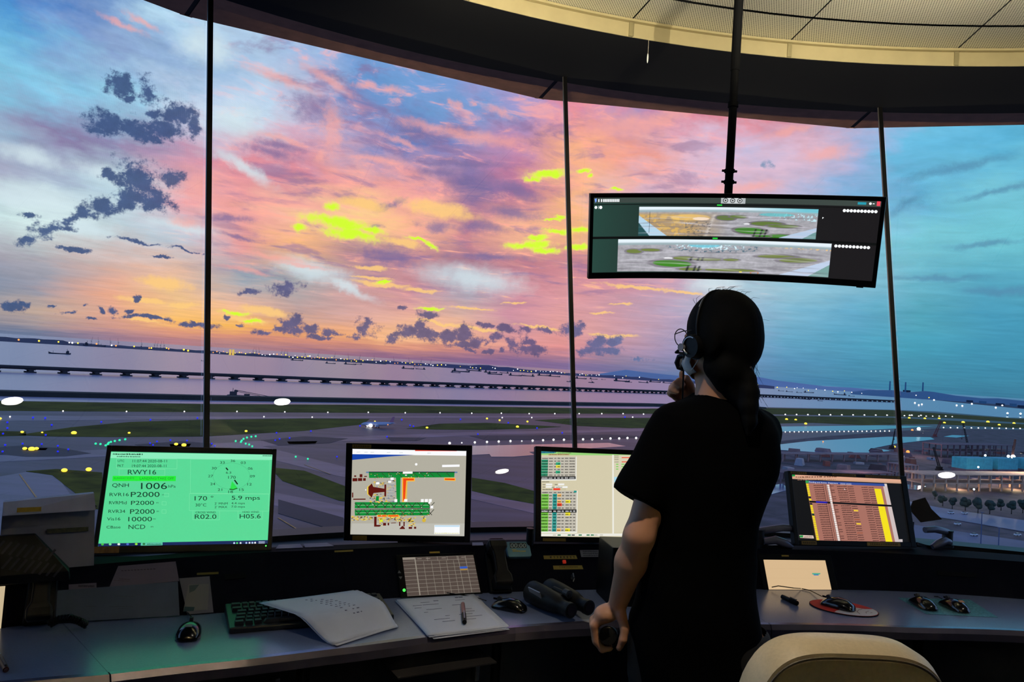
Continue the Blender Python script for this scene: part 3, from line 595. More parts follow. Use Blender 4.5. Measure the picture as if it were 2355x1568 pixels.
# ---- right side: building site
gpoly('site_ground', [(1700, 1024), (1900, 1003), (2150, 985), (2480, 990), (2700, 1010), (3300, 1300), (1690, 1300)], G + .35, soil, .4)
pond = M('site_pond_water', (92, 104, 150), .15, spec=.8, var=.1)
gpoly('site_pond', [(1790, 1022), (1860, 1014), (2040, 1004), (2140, 1005), (2150, 1010), (2060, 1020), (2010, 1030), (2050, 1036), (2000, 1042), (1900, 1041), (1790, 1034)], G + .7, pond, .3)
gpoly('site_pond', [(2190, 1000), (2230, 1002), (2200, 1006), (2170, 1004)], G + .7, pond, .3)
gpoly('site_pond', [(2070, 1112), (2130, 1118), (2110, 1126), (2075, 1122)], G + .7, pond, .3)
gpoly('site_pond', [(1745, 1120), (1800, 1112), (1815, 1125), (1760, 1140), (1745, 1140)], G + .7, pond, .3)
road = M('site_road_concrete', (116, 110, 132), .6, var=.2, scale=.03)
gpoly('road', [(2080, 1150), (2150, 1165), (2480, 1215), (2480, 1243), (2200, 1195), (2080, 1176)], G + .8, road, .3)
gpoly('road', [(2060, 1200), (2140, 1212), (2480, 1262), (2480, 1300), (2060, 1280)], G + .8, M('dusty_road', (98, 92, 116), .7, var=.2, scale=.04), .3)
def siteat(px, py): return Vector(onz(px, py, G + .35))
conc = M('raw_concrete', (122, 98, 104), .85, var=.3, scale=.15); conc2 = M('dusky_concrete', (96, 74, 86), .85, var=.3, scale=.15); lit = M('lamp_lit_concrete', (176, 140, 120), .85, var=.3, scale=.2)  # floodlight is put into the paler, warmer colour of lit
def bframe(name, label, x0, x1, py, floors, nb, depth, m, hgt=5.0, rail=None):
    """open concrete frame: slabs and rows of columns"""
    a, c = siteat(x0, py), siteat(x1, py); L = (c - a).length; t = thing(name, label, 'building', a, math.atan2(c.y - a.y, c.x - a.x), 'unfinished concrete frames')
    for k in range(floors):
        z = (k + 1) * hgt; MB().box((L / 2, depth / 2, z), (L, depth, .7)).build('floor_slab', m, t)
        for i in range(nb + 1):
            for j in (0.6, depth - .6):
                c = cc.copy() if k or i or j > 1 else MB().box((0, 0, 0), (1.1, 1.1, hgt - .7)).build('column', m)
                if k or i or j > 1: COL.objects.link(c)
                else: cc = c
                c.parent = t; c.location = (.6 + i * (L - 1.2) / nb, j, z - hgt / 2)
    return t
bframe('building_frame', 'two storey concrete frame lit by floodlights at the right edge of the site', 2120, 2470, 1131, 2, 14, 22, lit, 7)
bframe('building_frame', 'long dim frame behind the floodlit one, beside the leaning crane boom', 2165, 2330, 1052, 2, 12, 26, conc2, 8)
bframe('building_frame', 'long low frame with many columns beyond the right-hand monitor', 1795, 2060, 1110, 1, 14, 18, conc2, 8)
bframe('building_frame', 'row of low pale walls along the near edge of the pond', 1800, 2070, 1062, 1, 10, 16, conc, 8)
bframe('building_frame', 'small frame between the monitor and the floodlit block', 2078, 2112, 1106, 2, 4, 18, conc, 7)
# concrete debris, sheds, spoil heaps
spots_ = []
for i in range(400):
    x = random.uniform(1795, 2400); y = random.uniform(1036, 1150); p = siteat(x, y); s = random.uniform(4, 11)
    if any((p - q).length < (s + r) * 1.9 for q, r in spots_) or len(spots_) > 95: continue
    if any(x0 - 8 < x < x1 + 8 and y0 - 9 < y < y0 + 4 for x0, x1, y0 in ((2100, 2500, 1131), (2150, 2345, 1052), (1780, 2075, 1110), (1785, 2085, 1062), (2070, 2120, 1106), (2100, 2500, 1098), (2210, 2460, 1096), (2190, 2480, 1086), (2190, 2480, 1106), (2140, 2180, 1086), (2055, 2132, 1112), (2055, 2132, 1100))) or (y > 1112 and x > 2060): continue
    spots_.append((p, s))
    o = MB().box((0, 0, 0), (s * random.uniform(.8, 2.2), s, s * random.uniform(.3, .9)), taper=random.uniform(.6, 1)).build('site_shed', random.choice((conc, conc2, soil, M('grey_sheet_metal', (120, 122, 140), .5, .3, scale=.3), M('rusty_sheet', (120, 62, 56), .7, scale=.3))))
    o.location = (p.x, p.y, G + .35 + s * .15); o.rotation_euler = (0, 0, random.uniform(0, 3)); o.location[2] = G + .4 + o.dimensions[2] / 2; tag(o, 'small low shed or stack of material scattered over the building site', 'shed', 'sheds and stacks on the building site')
tq = M('turquoise_tarpaulin', (60, 150, 168), .6, var=.2, scale=.3)
for x0, x1, y, lab in ((2222, 2282, 1094, 'left one of the turquoise covered blocks above the floodlit frame'), (2294, 2340, 1094, 'middle turquoise covered block above the floodlit frame'), (2362, 2440, 1094, 'turquoise covered block at the right edge above the floodlit frame')):
    a, c = siteat(x0, y), siteat(x1, y); L = (c - a).length; o = MB().box((L / 2, 8, 12), (L, 16, 11)).build('site_block', tq); o.location = a; o.rotation_euler = (0, 0, math.atan2(c.y - a.y, c.x - a.x)); tag(o, lab, 'shed')
    bx = MB().box((0, 0, 0), (L, 16, 13.0)).build('base_wall', conc2, o); bx.location = (L / 2, 8, 0.0)
# cranes: lattice boom on a tracked base
boomm = M('dark_crane_steel', (24, 22, 28), .6, .4); redm = M('red_crane_paint', (120, 40, 44), .6)
def crane(label, foot, tip, m, w=1.6):
    a = siteat(*foot); d = math.hypot(a.x, a.y); v = ray(*tip); b_ = Vector(EYE + v * (d / math.hypot(v[0], v[1])))
    t = thing('crawler_crane', label, 'crane', a, 0, 'site cranes'); B = b_ - a
    MB().box((0, 0, .9), (6.5, 4.5, 1.8)).box((0, 0, 3), (5, 3.6, 2.6)).build('tracked_base', m, t)
    mb = MB(); n = 14; P0_ = Vector((0, 0, 3.5)); ax = (B - P0_); u = ax.normalized().orthogonal().normalized() * w; q = ax.normalized().cross(u)
    cs_ = [u + q, u - q, -u - q, q - u]
    for c in cs_: mb.cyl(P0_ + c * .6, P0_ + ax + c * .3, .3, .25, 5)
    for i in range(n):
        f, g = i / n, (i + 1) / n
        for k in range(4): mb.cyl(P0_ + ax * f + cs_[k] * .6, P0_ + ax * g + cs_[(k + 1) % 4] * .5, .16, n=4)
    mb.build('lattice_boom', m, t)
    mb = MB(); mb.cyl(B, (B.x - 1, B.y, B.z - (B.z - 4) * .6), .1, n=4).box((B.x - 1, B.y, B.z - (B.z - 4) * .6), (.9, .9, 1.4)); mb.build('hoist_line', m, t)
crane('crawler crane with boom leaning left, standing behind the oval lamp reflection', (2160, 1082), (2147, 1028), boomm)
crane('tall dark crane boom rising right of the red piling rig', (2228, 1040), (2215, 974), boomm)
crane('dark crane boom just left of the right window mullion', (2051, 1032), (2059, 986), boomm, 1.0)
crane('red piling rig leaning right beyond the building site', (2150, 1004), (2164, 968), redm, 3.2)
crane('rusty crane at the right edge beside the floodlights', (2324, 1079), (2335, 1010), M('rust_crane_paint', (112, 62, 44), .7), 1.6)
# trees by the road
tm = M('dark_tree_leaves', (34, 52, 46), .9, var=.5, scale=.4); trm = M('tree_bark', (50, 40, 36), .9)
for i, (x, y, s) in enumerate([(2168, 1148, 5), (2190, 1154, 5), (2220, 1158, 6), (2249, 1164, 7), (2276, 1166, 6), (2302, 1158, 5), (2326, 1166, 6), (2352, 1164, 6), (2150, 1132, 4), (2380, 1172, 6)]):
    p = Vector(onz(x, y + 16, G + .8)); t = thing('tree', 'dark rounded tree in the belt between the road and the floodlit frame', 'tree', p, random.uniform(0, 6), 'trees beside the site road')
    MB().cyl((0, 0, 0), (0, 0, s * .8), .35, .2, 8).build('trunk', trm, t); mb = MB()
    for k in range(16): 
        a = random.uniform(0, 6.3); r = random.uniform(0, s * .40); mb.ball((r * math.cos(a), r * math.sin(a), s * random.uniform(.7, 1.35)), s * random.uniform(.2, .34), 7, 5)
    o = mb.build('foliage', tm, t)
# cars
carm = [M('white_car_paint', (190, 190, 200), .3), M('dark_car_paint', (40, 42, 52), .3)]
for i, (x, y, c, lab) in enumerate([(2187, 1181, 0, 'small white car on the site road, left of the pair'), (2218, 1182, 0, 'small white car on the site road, right of the pair'), (2202, 1207, 0, 'white van parked beside the lower road'), (2240, 1232, 0, 'small pale car on the lower road'), (2340, 1232, 0, 'pale car at the right end of the lower road')]):
    t = thing('car', lab, 'car', onz(x, y, G + .8), .35)
    MB().box((0, 0, .75), (4.3, 1.8, .8)).build('body', carm[c], t, bevel=.15); MB().box((-.2, 0, 1.4), (2.3, 1.6, .6), taper=.8).build('cabin', carm[1], t)
    for sx in (-1.35, 1.35):
        for sy in (-.8, .8): MB().cyl((sx, sy - .12, .35), (sx, sy + .12, .35), .35, n=12).build('wheel', black, t)
pk = M('galvanised_pole', (70, 84, 120), .5, .4)
for x, y0, y1, lab in ((2255, 1262, 1178, 'tall pale pole standing beside the lower road'), (2296, 1264, 1214, 'shorter pale pole to the right of the tall pole')):
    a = Vector(onz(x, y0, G)); d = math.hypot(a.x, a.y); v = ray(x + 5, y1); b_ = EYE + v * (d / math.hypot(v[0], v[1])); t = thing('lamp_pole', lab, 'pole', a)
    MB().cyl((0, 0, 0), (0, 0, b_[2] - a.z), .32, .22, 10).build('mast', pk, t); MB().box((0, 0, b_[2] - a.z), (1.6, .5, .3)).build('lamp_head', pk, t)
# ---- bridge over the bay
brm = M('dark_bridge_concrete', (38, 34, 44), .85, var=.2, scale=.05)
bp_ = [onz(x, y, SEA) for x, y in ((85, 857), (433, 869), (620, 875.5), (856, 884), (1298, 898), (1500, 904.5), (1757, 913), (2053, 925))]
bp_ = [bp_[0] * 1 + (bp_[0] - bp_[1]) * .9] + bp_; t = thing('sea_bridge', 'long dark road bridge on paired piers crossing the whole bay', 'bridge', bp_[0]); Mi = Matrix.Translation(-Vector(bp_[0]))
mb = MB(Mi); Hd = 13.0; secs = []
for i, p in enumerate(bp_):
    d = bp_[min(i + 1, len(bp_) - 1)] - bp_[max(i - 1, 0)]; d /= np.linalg.norm(d); n = np.array([-d[1], d[0], 0])
    secs.append([tuple(p + n * s * 15 + np.array([0, 0, h])) for s, h in ((-1, Hd - 3), (-.75, Hd - 6), (.75, Hd - 6), (1, Hd - 3), (1, Hd + 1.4), (-1, Hd + 1.4))])
mb.loft(secs); mb.build('deck', brm, t)
cum = np.cumsum([0] + [float(np.linalg.norm(bp_[i + 1] - bp_[i])) for i in range(len(bp_) - 1)]); s = 20.0; npier = 0
while s < cum[-1] and npier < 100:
    i = int(np.searchsorted(cum, s) - 1); f = (s - cum[i]) / (cum[i + 1] - cum[i]); p = bp_[i] * (1 - f) + bp_[i + 1] * f; d = bp_[i + 1] - bp_[i]; ang = math.atan2(d[1], d[0])
    mb = MB(Mi @ Matrix.Translation(Vector(p)) @ Matrix.Rotation(ang, 4, 'Z'))
    for sy in (-11, 11): mb.box((0, sy, 4.4), (9, 5, 7.6)); mb.box((0, sy, 1.2), (19, 9, 2.8))
    mb.box((0, 0, Hd - 6.4), (16, 28, 2.0)); mb.build('pier', brm, t); s += 66; npier += 1
for x, lab in ((1046, 'sign gantry over the bridge deck'), (612, 'lit sign on the bridge')):
    pass
# ---- far shores
hz = M('far_port_land', (52, 48, 78), .9, var=.2, scale=.001); hill = M('far_blue_hills', (150, 160, 190), .9, var=.1, scale=.0005); hill2 = M('nearer_blue_hills', (72, 116, 150), .9, var=.1, scale=.001)  # distance haze is put into the blue of both hill colours
def ridge(name, pts, D, mat, depth=900):
    """a landmass at distance D: skyline traced by its heights, with real depth"""
    mb = MB(); secs = []
    for x, h in pts:
        v = ray(x, 840); v = np.array([v[0], v[1], 0]) / np.linalg.norm(v[:2]); p = v * D; q = v * (D + depth); r = v * (D + depth * .5)
        secs.append([(p[0], p[1], SEA - 1), (r[0], r[1], SEA + max(h, 1) * .9), (q[0], q[1], SEA + max(h, 1)), (q[0] * 1.02, q[1] * 1.02, SEA - 1)])
    mb.loft(secs); return struct(mb.build(name, mat))
rr = random.Random(3)
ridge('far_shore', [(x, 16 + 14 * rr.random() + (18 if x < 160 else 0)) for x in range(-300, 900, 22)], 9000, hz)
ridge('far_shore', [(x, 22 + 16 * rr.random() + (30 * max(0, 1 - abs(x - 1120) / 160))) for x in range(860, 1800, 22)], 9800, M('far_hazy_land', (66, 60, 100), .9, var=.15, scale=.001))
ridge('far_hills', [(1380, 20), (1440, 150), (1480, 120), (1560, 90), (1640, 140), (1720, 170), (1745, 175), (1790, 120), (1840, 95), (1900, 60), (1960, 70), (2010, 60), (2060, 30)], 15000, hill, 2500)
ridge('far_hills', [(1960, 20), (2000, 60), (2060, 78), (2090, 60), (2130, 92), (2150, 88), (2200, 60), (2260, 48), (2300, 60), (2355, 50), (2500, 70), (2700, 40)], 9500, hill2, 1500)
gpoly('far_spit', [(2066, 912), (2110, 915), (2200, 925), (2355, 940), (2600, 955), (2600, 945), (2355, 930), (2240, 917), (2120, 907), (2066, 905)], SEA + 1, M('far_spit_land', (36, 52, 78), .9, var=.3, scale=.01), 3)
for i, (x, y, w, h) in enumerate([(2085, 906, 14, 8), (2112, 914, 10, 9), (2122, 914, 8, 10), (2132, 915, 10, 12), (2145, 916, 7, 11), (2180, 920, 8, 4), (2230, 925, 9, 4), (2260, 928, 10, 5), (2300, 932, 12, 4), (2330, 935, 8, 6), (2350, 938, 10, 5)]):
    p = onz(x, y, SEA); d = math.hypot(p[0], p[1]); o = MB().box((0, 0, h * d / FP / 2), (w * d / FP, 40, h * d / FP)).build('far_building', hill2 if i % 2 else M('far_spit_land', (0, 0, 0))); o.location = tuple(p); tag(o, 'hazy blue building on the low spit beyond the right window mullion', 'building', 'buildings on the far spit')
for x, lab, hh in ((2046, 'leftmost of three thin chimneys behind the far hills', 150), (2082, 'middle one of three thin chimneys behind the far hills', 150), (2122, 'rightmost and tallest of three thin chimneys behind the far hills', 160)):
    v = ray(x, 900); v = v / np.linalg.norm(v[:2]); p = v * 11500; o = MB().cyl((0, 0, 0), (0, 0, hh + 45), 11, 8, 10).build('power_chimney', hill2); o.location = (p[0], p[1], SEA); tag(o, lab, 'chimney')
glow = {}
def lampm(name, c, e): return M(name, c, .5, emit=(c, e))
L_Y, L_W, L_B, L_G, L_O = lampm('amber_light', (255, 214, 60), 1.8), lampm('white_light', (255, 246, 236), 1.6), lampm('blue_light', (34, 38, 235), .9), lampm('green_light', (50, 235, 160), 1.0), lampm('orange_light', (255, 150, 70), 1.6)
# harbour lights along the far shore
hb = {}
for m in (L_Y, L_W, L_O):
    hb[m.name] = MB().ball((0, 0, 0), 1, 8, 6).build('harbour_light', m)
first = set()
def put_light(m, x, D, h, r):
    o = hb[m.name] if m.name not in first else hb[m.name].copy()
    if m.name in first: COL.objects.link(o)
    first.add(m.name); v = ray(x, 840); v = v / np.linalg.norm(v[:2]); o.location = (v[0] * D, v[1] * D, SEA + h); o.scale = (r, r, r)
    tag(o, '%s harbour light in the chain along the far shore' % {'amber_light': 'amber', 'white_light': 'white', 'orange_light': 'orange'}[m.name], 'light', '%s harbour lights' % m.name.split('_')[0])
for x, m, r in ((38, L_O, 9), (85, L_Y, 9), (130, L_Y, 8), (155, L_W, 7), (162, L_W, 9), (175, L_Y, 8), (218, L_O, 9), (253, L_W, 8), (263, L_O, 8), (305, L_Y, 8), (340, L_O, 8), (345, L_Y, 8), (380, L_Y, 7), (385, L_O, 8), (420, L_Y, 10), (430, L_Y, 10)): put_light(m, x, 8900, rr.uniform(20, 34), r)
x = 488
while x < 1640:
    dense = 1 if x < 1010 or 1190 < x < 1300 else .4
    if rr.random() < dense: put_light(rr.choice((L_Y, L_Y, L_O, L_W)) if x < 1000 else rr.choice((L_W, L_W, L_Y)), x, 8900 if x < 880 else 9600, rr.uniform(16, 44), rr.uniform(4, 8))
    x += rr.uniform(4, 11)
for x in (1745, 1790, 1812, 1830, 1836, 1850, 1862, 1880, 1900, 1918, 1930, 1945, 1962, 1985, 2110, 2140): put_light(rr.choice((L_W, L_Y)), x, 9400, rr.uniform(10, 40), rr.uniform(4, 7))
# two silo towers, floodlight put in as emission, and the quay cranes
for x, lab in ((527, 'left one of two floodlit yellow silo towers on the far shore'), (534, 'right one of two floodlit yellow silo towers on the far shore')):
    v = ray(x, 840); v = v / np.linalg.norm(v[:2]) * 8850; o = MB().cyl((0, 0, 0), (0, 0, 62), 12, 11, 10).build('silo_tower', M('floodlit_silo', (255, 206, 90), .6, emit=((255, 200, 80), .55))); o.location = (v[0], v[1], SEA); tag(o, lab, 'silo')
ckm = M('far_crane_steel', (70, 56, 84), .8)
qc = thing('quay_crane', 'small dark quay crane with raised boom on the far container port', 'crane', (0, 0, 0), 0, 'quay cranes on the far shore')
MB().box((-9, 0, 22), (3, 3, 44)).box((9, 0, 22), (3, 3, 44)).box((0, 0, 44), (22, 4, 4)).box((0, 0, 24), (20, 3, 3)).build('portal', ckm, qc); MB().cyl((9, 0, 46), (22, 0, 92), 1.8, n=5).cyl((-9, 0, 44), (-24, 0, 52), 1.8, n=5).cyl((0, 0, 46), (2, 0, 68), 1.5, n=5).build('boom', ckm, qc)
for i, x in enumerate([206, 222, 250, 268, 322, 352, 358, 366, 374, 580, 587, 594, 645, 652, 659, 700, 730, 768, 800, 826, 860, 905, 940, 968, 990]):
    v = ray(x, 840); v = v / np.linalg.norm(v[:2]) * (8950 if x < 880 else 9700); p = (v[0], v[1], SEA + 12)
    if i == 0: qc.location = p; qc.rotation_euler = (0, 0, rr.uniform(-.3, .3))
    else: copy_thing(qc, p, rr.uniform(-.15, .15) + (PI if rr.random() < .5 else 0))
    if i == 0: qc.scale = (.36, .36, 1)
# boats
boatm = M('dark_boat_hull', (34, 34, 52), .7); bh = {}
def boat(L=60):
    t = thing('cargo_boat', 'small dark cargo boat', 'boat', (0, 0, SEA), 0, 'boats in the bay'); w = L * .16
    MB().loft([[(xx * L, -yy * w / 2, 0), (xx * L, yy * w / 2, 0), (xx * L * 1.03, yy * w / 2 * 1.1, z), (xx * L * 1.03, -yy * w / 2 * 1.1, z)] for xx, yy, z in ((-.5, .55, 5), (-.42, .95, 3.6), (0, 1, 2.8), (.38, .9, 3.6), (.5, .12, 6.5))]).build('hull', boatm, t)
    MB().box((-.36 * L, 0, 6.5), (.12 * L, w * .8, 6)).box((-.37 * L, 0, 10.5), (.07 * L, w * .6, 2.5)).build('deck_house', boatm, t); MB().cyl((-.34 * L, 0, 9), (-.34 * L, 0, 17), .5, n=5).cyl((.3 * L, 0, 3), (.3 * L, 0, 10), .4, n=5).build('mast', boatm, t)
    return t
b0 = boat(); used = False
BL = [(137, 814, 38, 1, 'dark cargo boat alone near the left edge, between far shore and bridge'), (217, 797, 40, 0, 'cargo boat with a white deckhouse light near the harbour chain, left of the first mullion'), (274, 799, 16, 0, None), (330, 798, 12, 0, None), (467, 830, 8, 0, None), (683, 829, 26, 0, None), (738, 828, 24, 0, None), (760, 836, 22, 0, None), (805, 838, 26, 0, None), (825, 838, 14, 1, None), (885, 833, 18, 1, None), (922, 837, 16, 0, None), (938, 848, 28, 0, None), (967, 849, 22, 1, None), (957, 843, 12, 0, None), (1060, 855, 40, 0, None), (1090, 853, 34, 1, None), (1048, 857, 22, 0, None), (1080, 844, 20, 0, None), (1092, 845, 14, 0, None), (1128, 857, 30, 0, None), (1138, 861, 34, 0, None), (1160, 858, 20, 1, None), (1158, 850, 24, 0, None), (1185, 864, 30, 0, None), (1215, 865, 28, 1, None), (1250, 864, 28, 0, None), (1275, 866, 26, 0, None), (1336, 871, 26, 0, None), (1365, 872, 18, 0, None), (1388, 873, 10, 0, None), (1430, 877, 36, 0, None), (1445, 879, 16, 0, None), (1480, 880, 22, 1, None), (1506, 879, 26, 0, None), (1534, 881, 20, 0, None), (1796, 899, 12, 0, None), (1815, 901, 14, 0, None), (1838, 903, 12, 0, None), (1860, 903, 20, 0, None), (1932, 908, 24, 1, None), (1958, 911, 12, 0, None), (2003, 909, 10, 0, None), (1850, 918, 24, 1, 'pale boat just below the right end of the bridge, left of the right mullion'), (1886, 922, 10, 0, 'small boat below the right end of the bridge')]
for x, y, wpx, flip, lab in BL:
    p = onz(x, y, SEA); d = math.hypot(p[0], p[1]); sc_ = wpx * d / FP / 60; rz = -math.atan2(p[0], p[1]) + (PI if flip else 0) + rr.uniform(-.2, .2)
    o = b0 if not used else copy_thing(b0, p, rz); used = True; o.location = tuple(p); o.rotation_euler = (0, 0, rz); zz = max(sc_, .55); o.scale = (sc_, zz, zz)
    o['label'] = lab or 'small dark cargo boat lying in the crowded anchorage beyond the bridge'
    if not lab: o['group'] = 'boats in the anchorage'
# crane barges (two thin lattice jibs among the boats) and the dredger moored by the bund
def jibboat(name, label, px, py, jx, jy, L):
    p = onz(px, py, SEA); d = math.hypot(p[0], p[1]); t = thing(name, label, 'barge', p, -math.atan2(p[0], p[1]))
    MB().box((0, 0, 2), (L, L * .4, 4)).box((L * .2, 0, 6), (L * .2, L * .25, 5)).build('hull', boatm, t)
    MB().cyl((L * .1, 0, 5), (L * .1 + jx * d / FP, 0, 5 + jy * d / FP), 1.1, .6, 5).build('jib', boatm, t); return t
jibboat('crane_barge', 'crane barge with a raised jib leaning left, beside the middle mullion', 1309, 878, -4, 19, 34); jibboat('crane_barge', 'crane barge with a raised jib, right of the middle mullion', 1360, 880, -5, 16, 40)
p = onz(556, 915, SEA); t = thing('dredger', 'dark dredger moored at the bund right of the first mullion, long boom pointing right', 'barge', (p[0], p[1], SEA), .15)
MB().box((0, 0, 2.2), (46, 12, 4.4)).build('hull', boatm, t); MB().box((-14, 0, 7), (10, 9, 6)).box((-10, 0, 11), (5, 6, 3)).box((8, 0, 5.5), (8, 7, 3)).build('deck_house', boatm, t)
MB().cyl((-12, 0, 13), (62, 0, 2.5), .5, .4, 6).cyl((-12, 0, 11), (30, 0, 5), .4, n=6).cyl((-15, 0, 9), (-15, 0, 16), .4, n=6).build('boom', boatm, t)
# ---- airliner
alm = M('white_airliner_paint', (150, 156, 190), .4, var=.05); c0 = Vector(onz(868, 983, G)); t = thing('airliner', 'small airliner taxiing with its landing lights on, tail to the right', 'aircraft', c0, 0); t.rotation_euler = (0, 0, math.radians(213)); t.scale = (1.1, 1.1, 1.1)
mb = MB(); secs = []
for x, r, dz in ((-19, .3, 1.2), (-15, 1.1, .7), (-9, 1.9, .1), (10, 1.95, 0), (14.5, 1.7, -.15), (17, 1.1, -.45), (18.6, .25, -.7)): secs.append([(x, r * math.cos(q * PI / 8), 3.9 + dz + r * math.sin(q * PI / 8)) for q in range(16)])
mb.loft(secs).build('fuselage', alm, t, True)
for sy in (-1, 1):
    MB().loft([[(4.5, sy * 1.5, 3.0), (-2, sy * 1.5, 3.0), (-2, sy * 1.5, 3.7), (4.5, sy * 1.5, 3.7)], [(-3.2, sy * 17, 4.6), (-5, sy * 17, 4.6), (-5, sy * 17, 4.8), (-3.2, sy * 17, 4.8)]]).build('wing', alm, t)
    MB().cyl((4.8, sy * 5.6, 2.1), (.8, sy * 5.6, 2.3), 1.15, .85, 14).build('engine', alm, t)
    MB().loft([[(-14.5, sy * .6, 4.8), (-17.5, sy * .6, 4.8), (-17.5, sy * .6, 5.1), (-14.5, sy * .6, 5.1)], [(-17.2, sy * 6.2, 5.2), (-18.6, sy * 6.2, 5.2), (-18.6, sy * 6.2, 5.3), (-17.2, sy * 6.2, 5.3)]]).build('tailplane', alm, t)
    MB().cyl((0, sy * 3.6, 0), (0, sy * 3.6, 3.2), .5, n=8).build('landing_gear', black, t)
MB().loft([[(-12.5, -.2, 5.2), (-17.6, -.2, 5.2), (-17.6, .2, 5.2), (-12.5, .2, 5.2)], [(-16.6, -.12, 11.6), (-18.9, -.12, 11.6), (-18.9, .12, 11.6), (-16.6, .12, 11.6)]]).build('tail_fin', M('red_tail_paint', (150, 90, 120), .4), t)
MB().cyl((13, 0, 0), (13, 0, 2.6), .35, n=8).build('landing_gear', black, t)
for y_ in (-5.2, 3.2): MB().ball((9, y_, 2.4), 1.9, 10, 8).build('landing_light', lampm('landing_light', (255, 252, 240), 4), t)
MB().ball((-4, -17, 4.8), .9, 8, 6).build('wing_tip_light', L_Y, t); MB().ball((-4, 17, 4.8), .6, 8, 6).build('wing_tip_light', L_O, t)
# ---- airfield lamps: a lamp head on a short stem
def afl(pts, m, label, group, rpx, name='airfield_light', flat=1.0):
    o0 = None
    for x, y, *r in pts:
        p = onz(x, y, G + 1.2); d = np.linalg.norm(p - EYE); rr_ = (r[0] if r else rpx) * d / FP
        if o0 is None:
            o0 = thing(name, label, 'light', (0, 0, 0), 0, group)
            MB().ball((0, 0, 0), (1, 1, 1 / flat), 10, 8).build('lamp', m, o0); MB().cyl((0, 0, -2), (0, 0, -.6), .18, n=6).build('stem', black, o0); o = o0
        else: o = copy_thing(o0, (0, 0, 0), 0)
        o.location = tuple(p); o.scale = (rr_,) * 3
afl([(145, 945), (291, 946), (424, 946), (545, 946), (655, 947), (754, 948), (847, 948), (932, 949), (1012, 949), (1085, 950), (1153, 950), (1217, 951), (1276, 951), (1332, 951), (1384, 951), (1433, 951), (1480, 952), (23, 958), (607, 958), (718, 959), (1155, 960), (1223, 960), (1455, 959)], L_W, 'small white edge light in the row along the far runway', 'white edge lights of the far runway', 1.5)
afl([(1034, 1019, 3), (1062, 1018, 1.6), (1092, 1017), (1120, 1016), (1147, 1015), (1174, 1014), (1200, 1014, 1.6), (1225, 1013), (1249, 1012), (1273, 1011), (1297, 1011), (1341, 1010), (1362, 1010), (1384, 1009, 1.6), (1404, 1008), (1424, 1008), (1443, 1007), (1463, 1007)], L_W, 'round white lamp in the straight row above the table monitor', 'white lamps of the near row', 2.5)
afl([(1806 + 26 * i, 953 + .2 * i, 1.6) for i in range(13)] + [(2080, 956, 1.5), (2097, 955, 1.8), (2113, 957, 1.3), (2130, 957, 1.3), (2145, 957, 1.2), (2160, 957, 1.2), (2175, 957, 1.4), (2190, 958, 1.2)], L_W, 'small white light along the runway right of the standing person', 'white runway lights on the right', 1.5)
afl([(1806 + 10.4 * i, 993 - .09 * i, 1.3) for i in range(24)] + [(2170 + 16 * i, 983 + .2 * i, 1.3) for i in range(12)], L_W, 'tiny white light in the dense dotted line beside the wet taxiway', 'dotted line of taxiway lights', 1.4)
afl([(104, 961), (17, 971), (119, 977), (17, 984), (7, 997), (105, 1000), (233, 970), (346, 965), (454, 961), (12, 1023), (52, 1020), (96, 1021), (133, 1025), (157, 1033), (133, 1038), (6, 1038), (345, 1019), (361, 1015), (352, 1023), (392, 1012), (430, 1013), (487, 1020), (494, 1025), (636, 995), (715, 991), (633, 1012), (643, 1009), (666, 1007), (775, 1050), (924, 965), (943, 978), (951, 980), (828, 979), (1059, 964), (890, 1004), (1099, 998), (1293, 995), (1169, 972), (1235, 984), (1437, 959), (76, 960)], L_B, 'small blue taxiway edge light on the dark airfield', 'blue taxiway edge lights', 1.8)
afl([(220, 1020), (231, 1021), (243, 1024), (248, 1021), (250, 1018), (255, 1016), (264, 1014), (275, 1012), (288, 1010), (542, 1014), (554, 1016), (556, 1013), (560, 1009), (568, 1006), (578, 1004), (588, 1003), (565, 1020), (573, 1022), (580, 1026), (680, 1050), (708, 1055), (30, 1156)], L_G, 'small green taxiway centre light in a curving line', 'green taxiway centre lights', 2.2)
afl([(170, 995, 5), (51, 993, 3), (297, 995, 2.6), (97, 994, 2), (0, 962, 3), (566, 991, 3), (57, 1031, 4), (73, 1032, 6), (84, 1031, 4), (405, 1021, 4), (423, 1023, 5), (148, 1081, 5.5), (204, 1079, 5.5), (1096, 1229, 7), (982, 983, 3)], L_Y, 'glowing amber guidance sign on the near airfield', 'amber signs on the near airfield', 3, 'guidance_sign', 1.5)
afl([(1120, 962), (1149, 966), (1213, 969), (1190, 981, 3.4), (1809, 964, 3), (1830, 965, 2.6), (1853, 974, 3), (2091, 961), (2127, 962), (2160, 962), (2172, 972), (2215, 971, 3), (2272, 970, 3), (2298, 977), (2332, 973), (2057, 1027, 2.6)], L_Y, 'glowing amber sign on the distant grass', 'amber signs on the distant grass', 2.4, 'guidance_sign', 1.3)
afl([(2088, 1039, 3.4), (2098, 989, 2.2), (1893, 1015, 1.2)], L_O, 'reddish orange beacon on the building site', 'orange beacons on the site', 2.4, 'site_beacon')
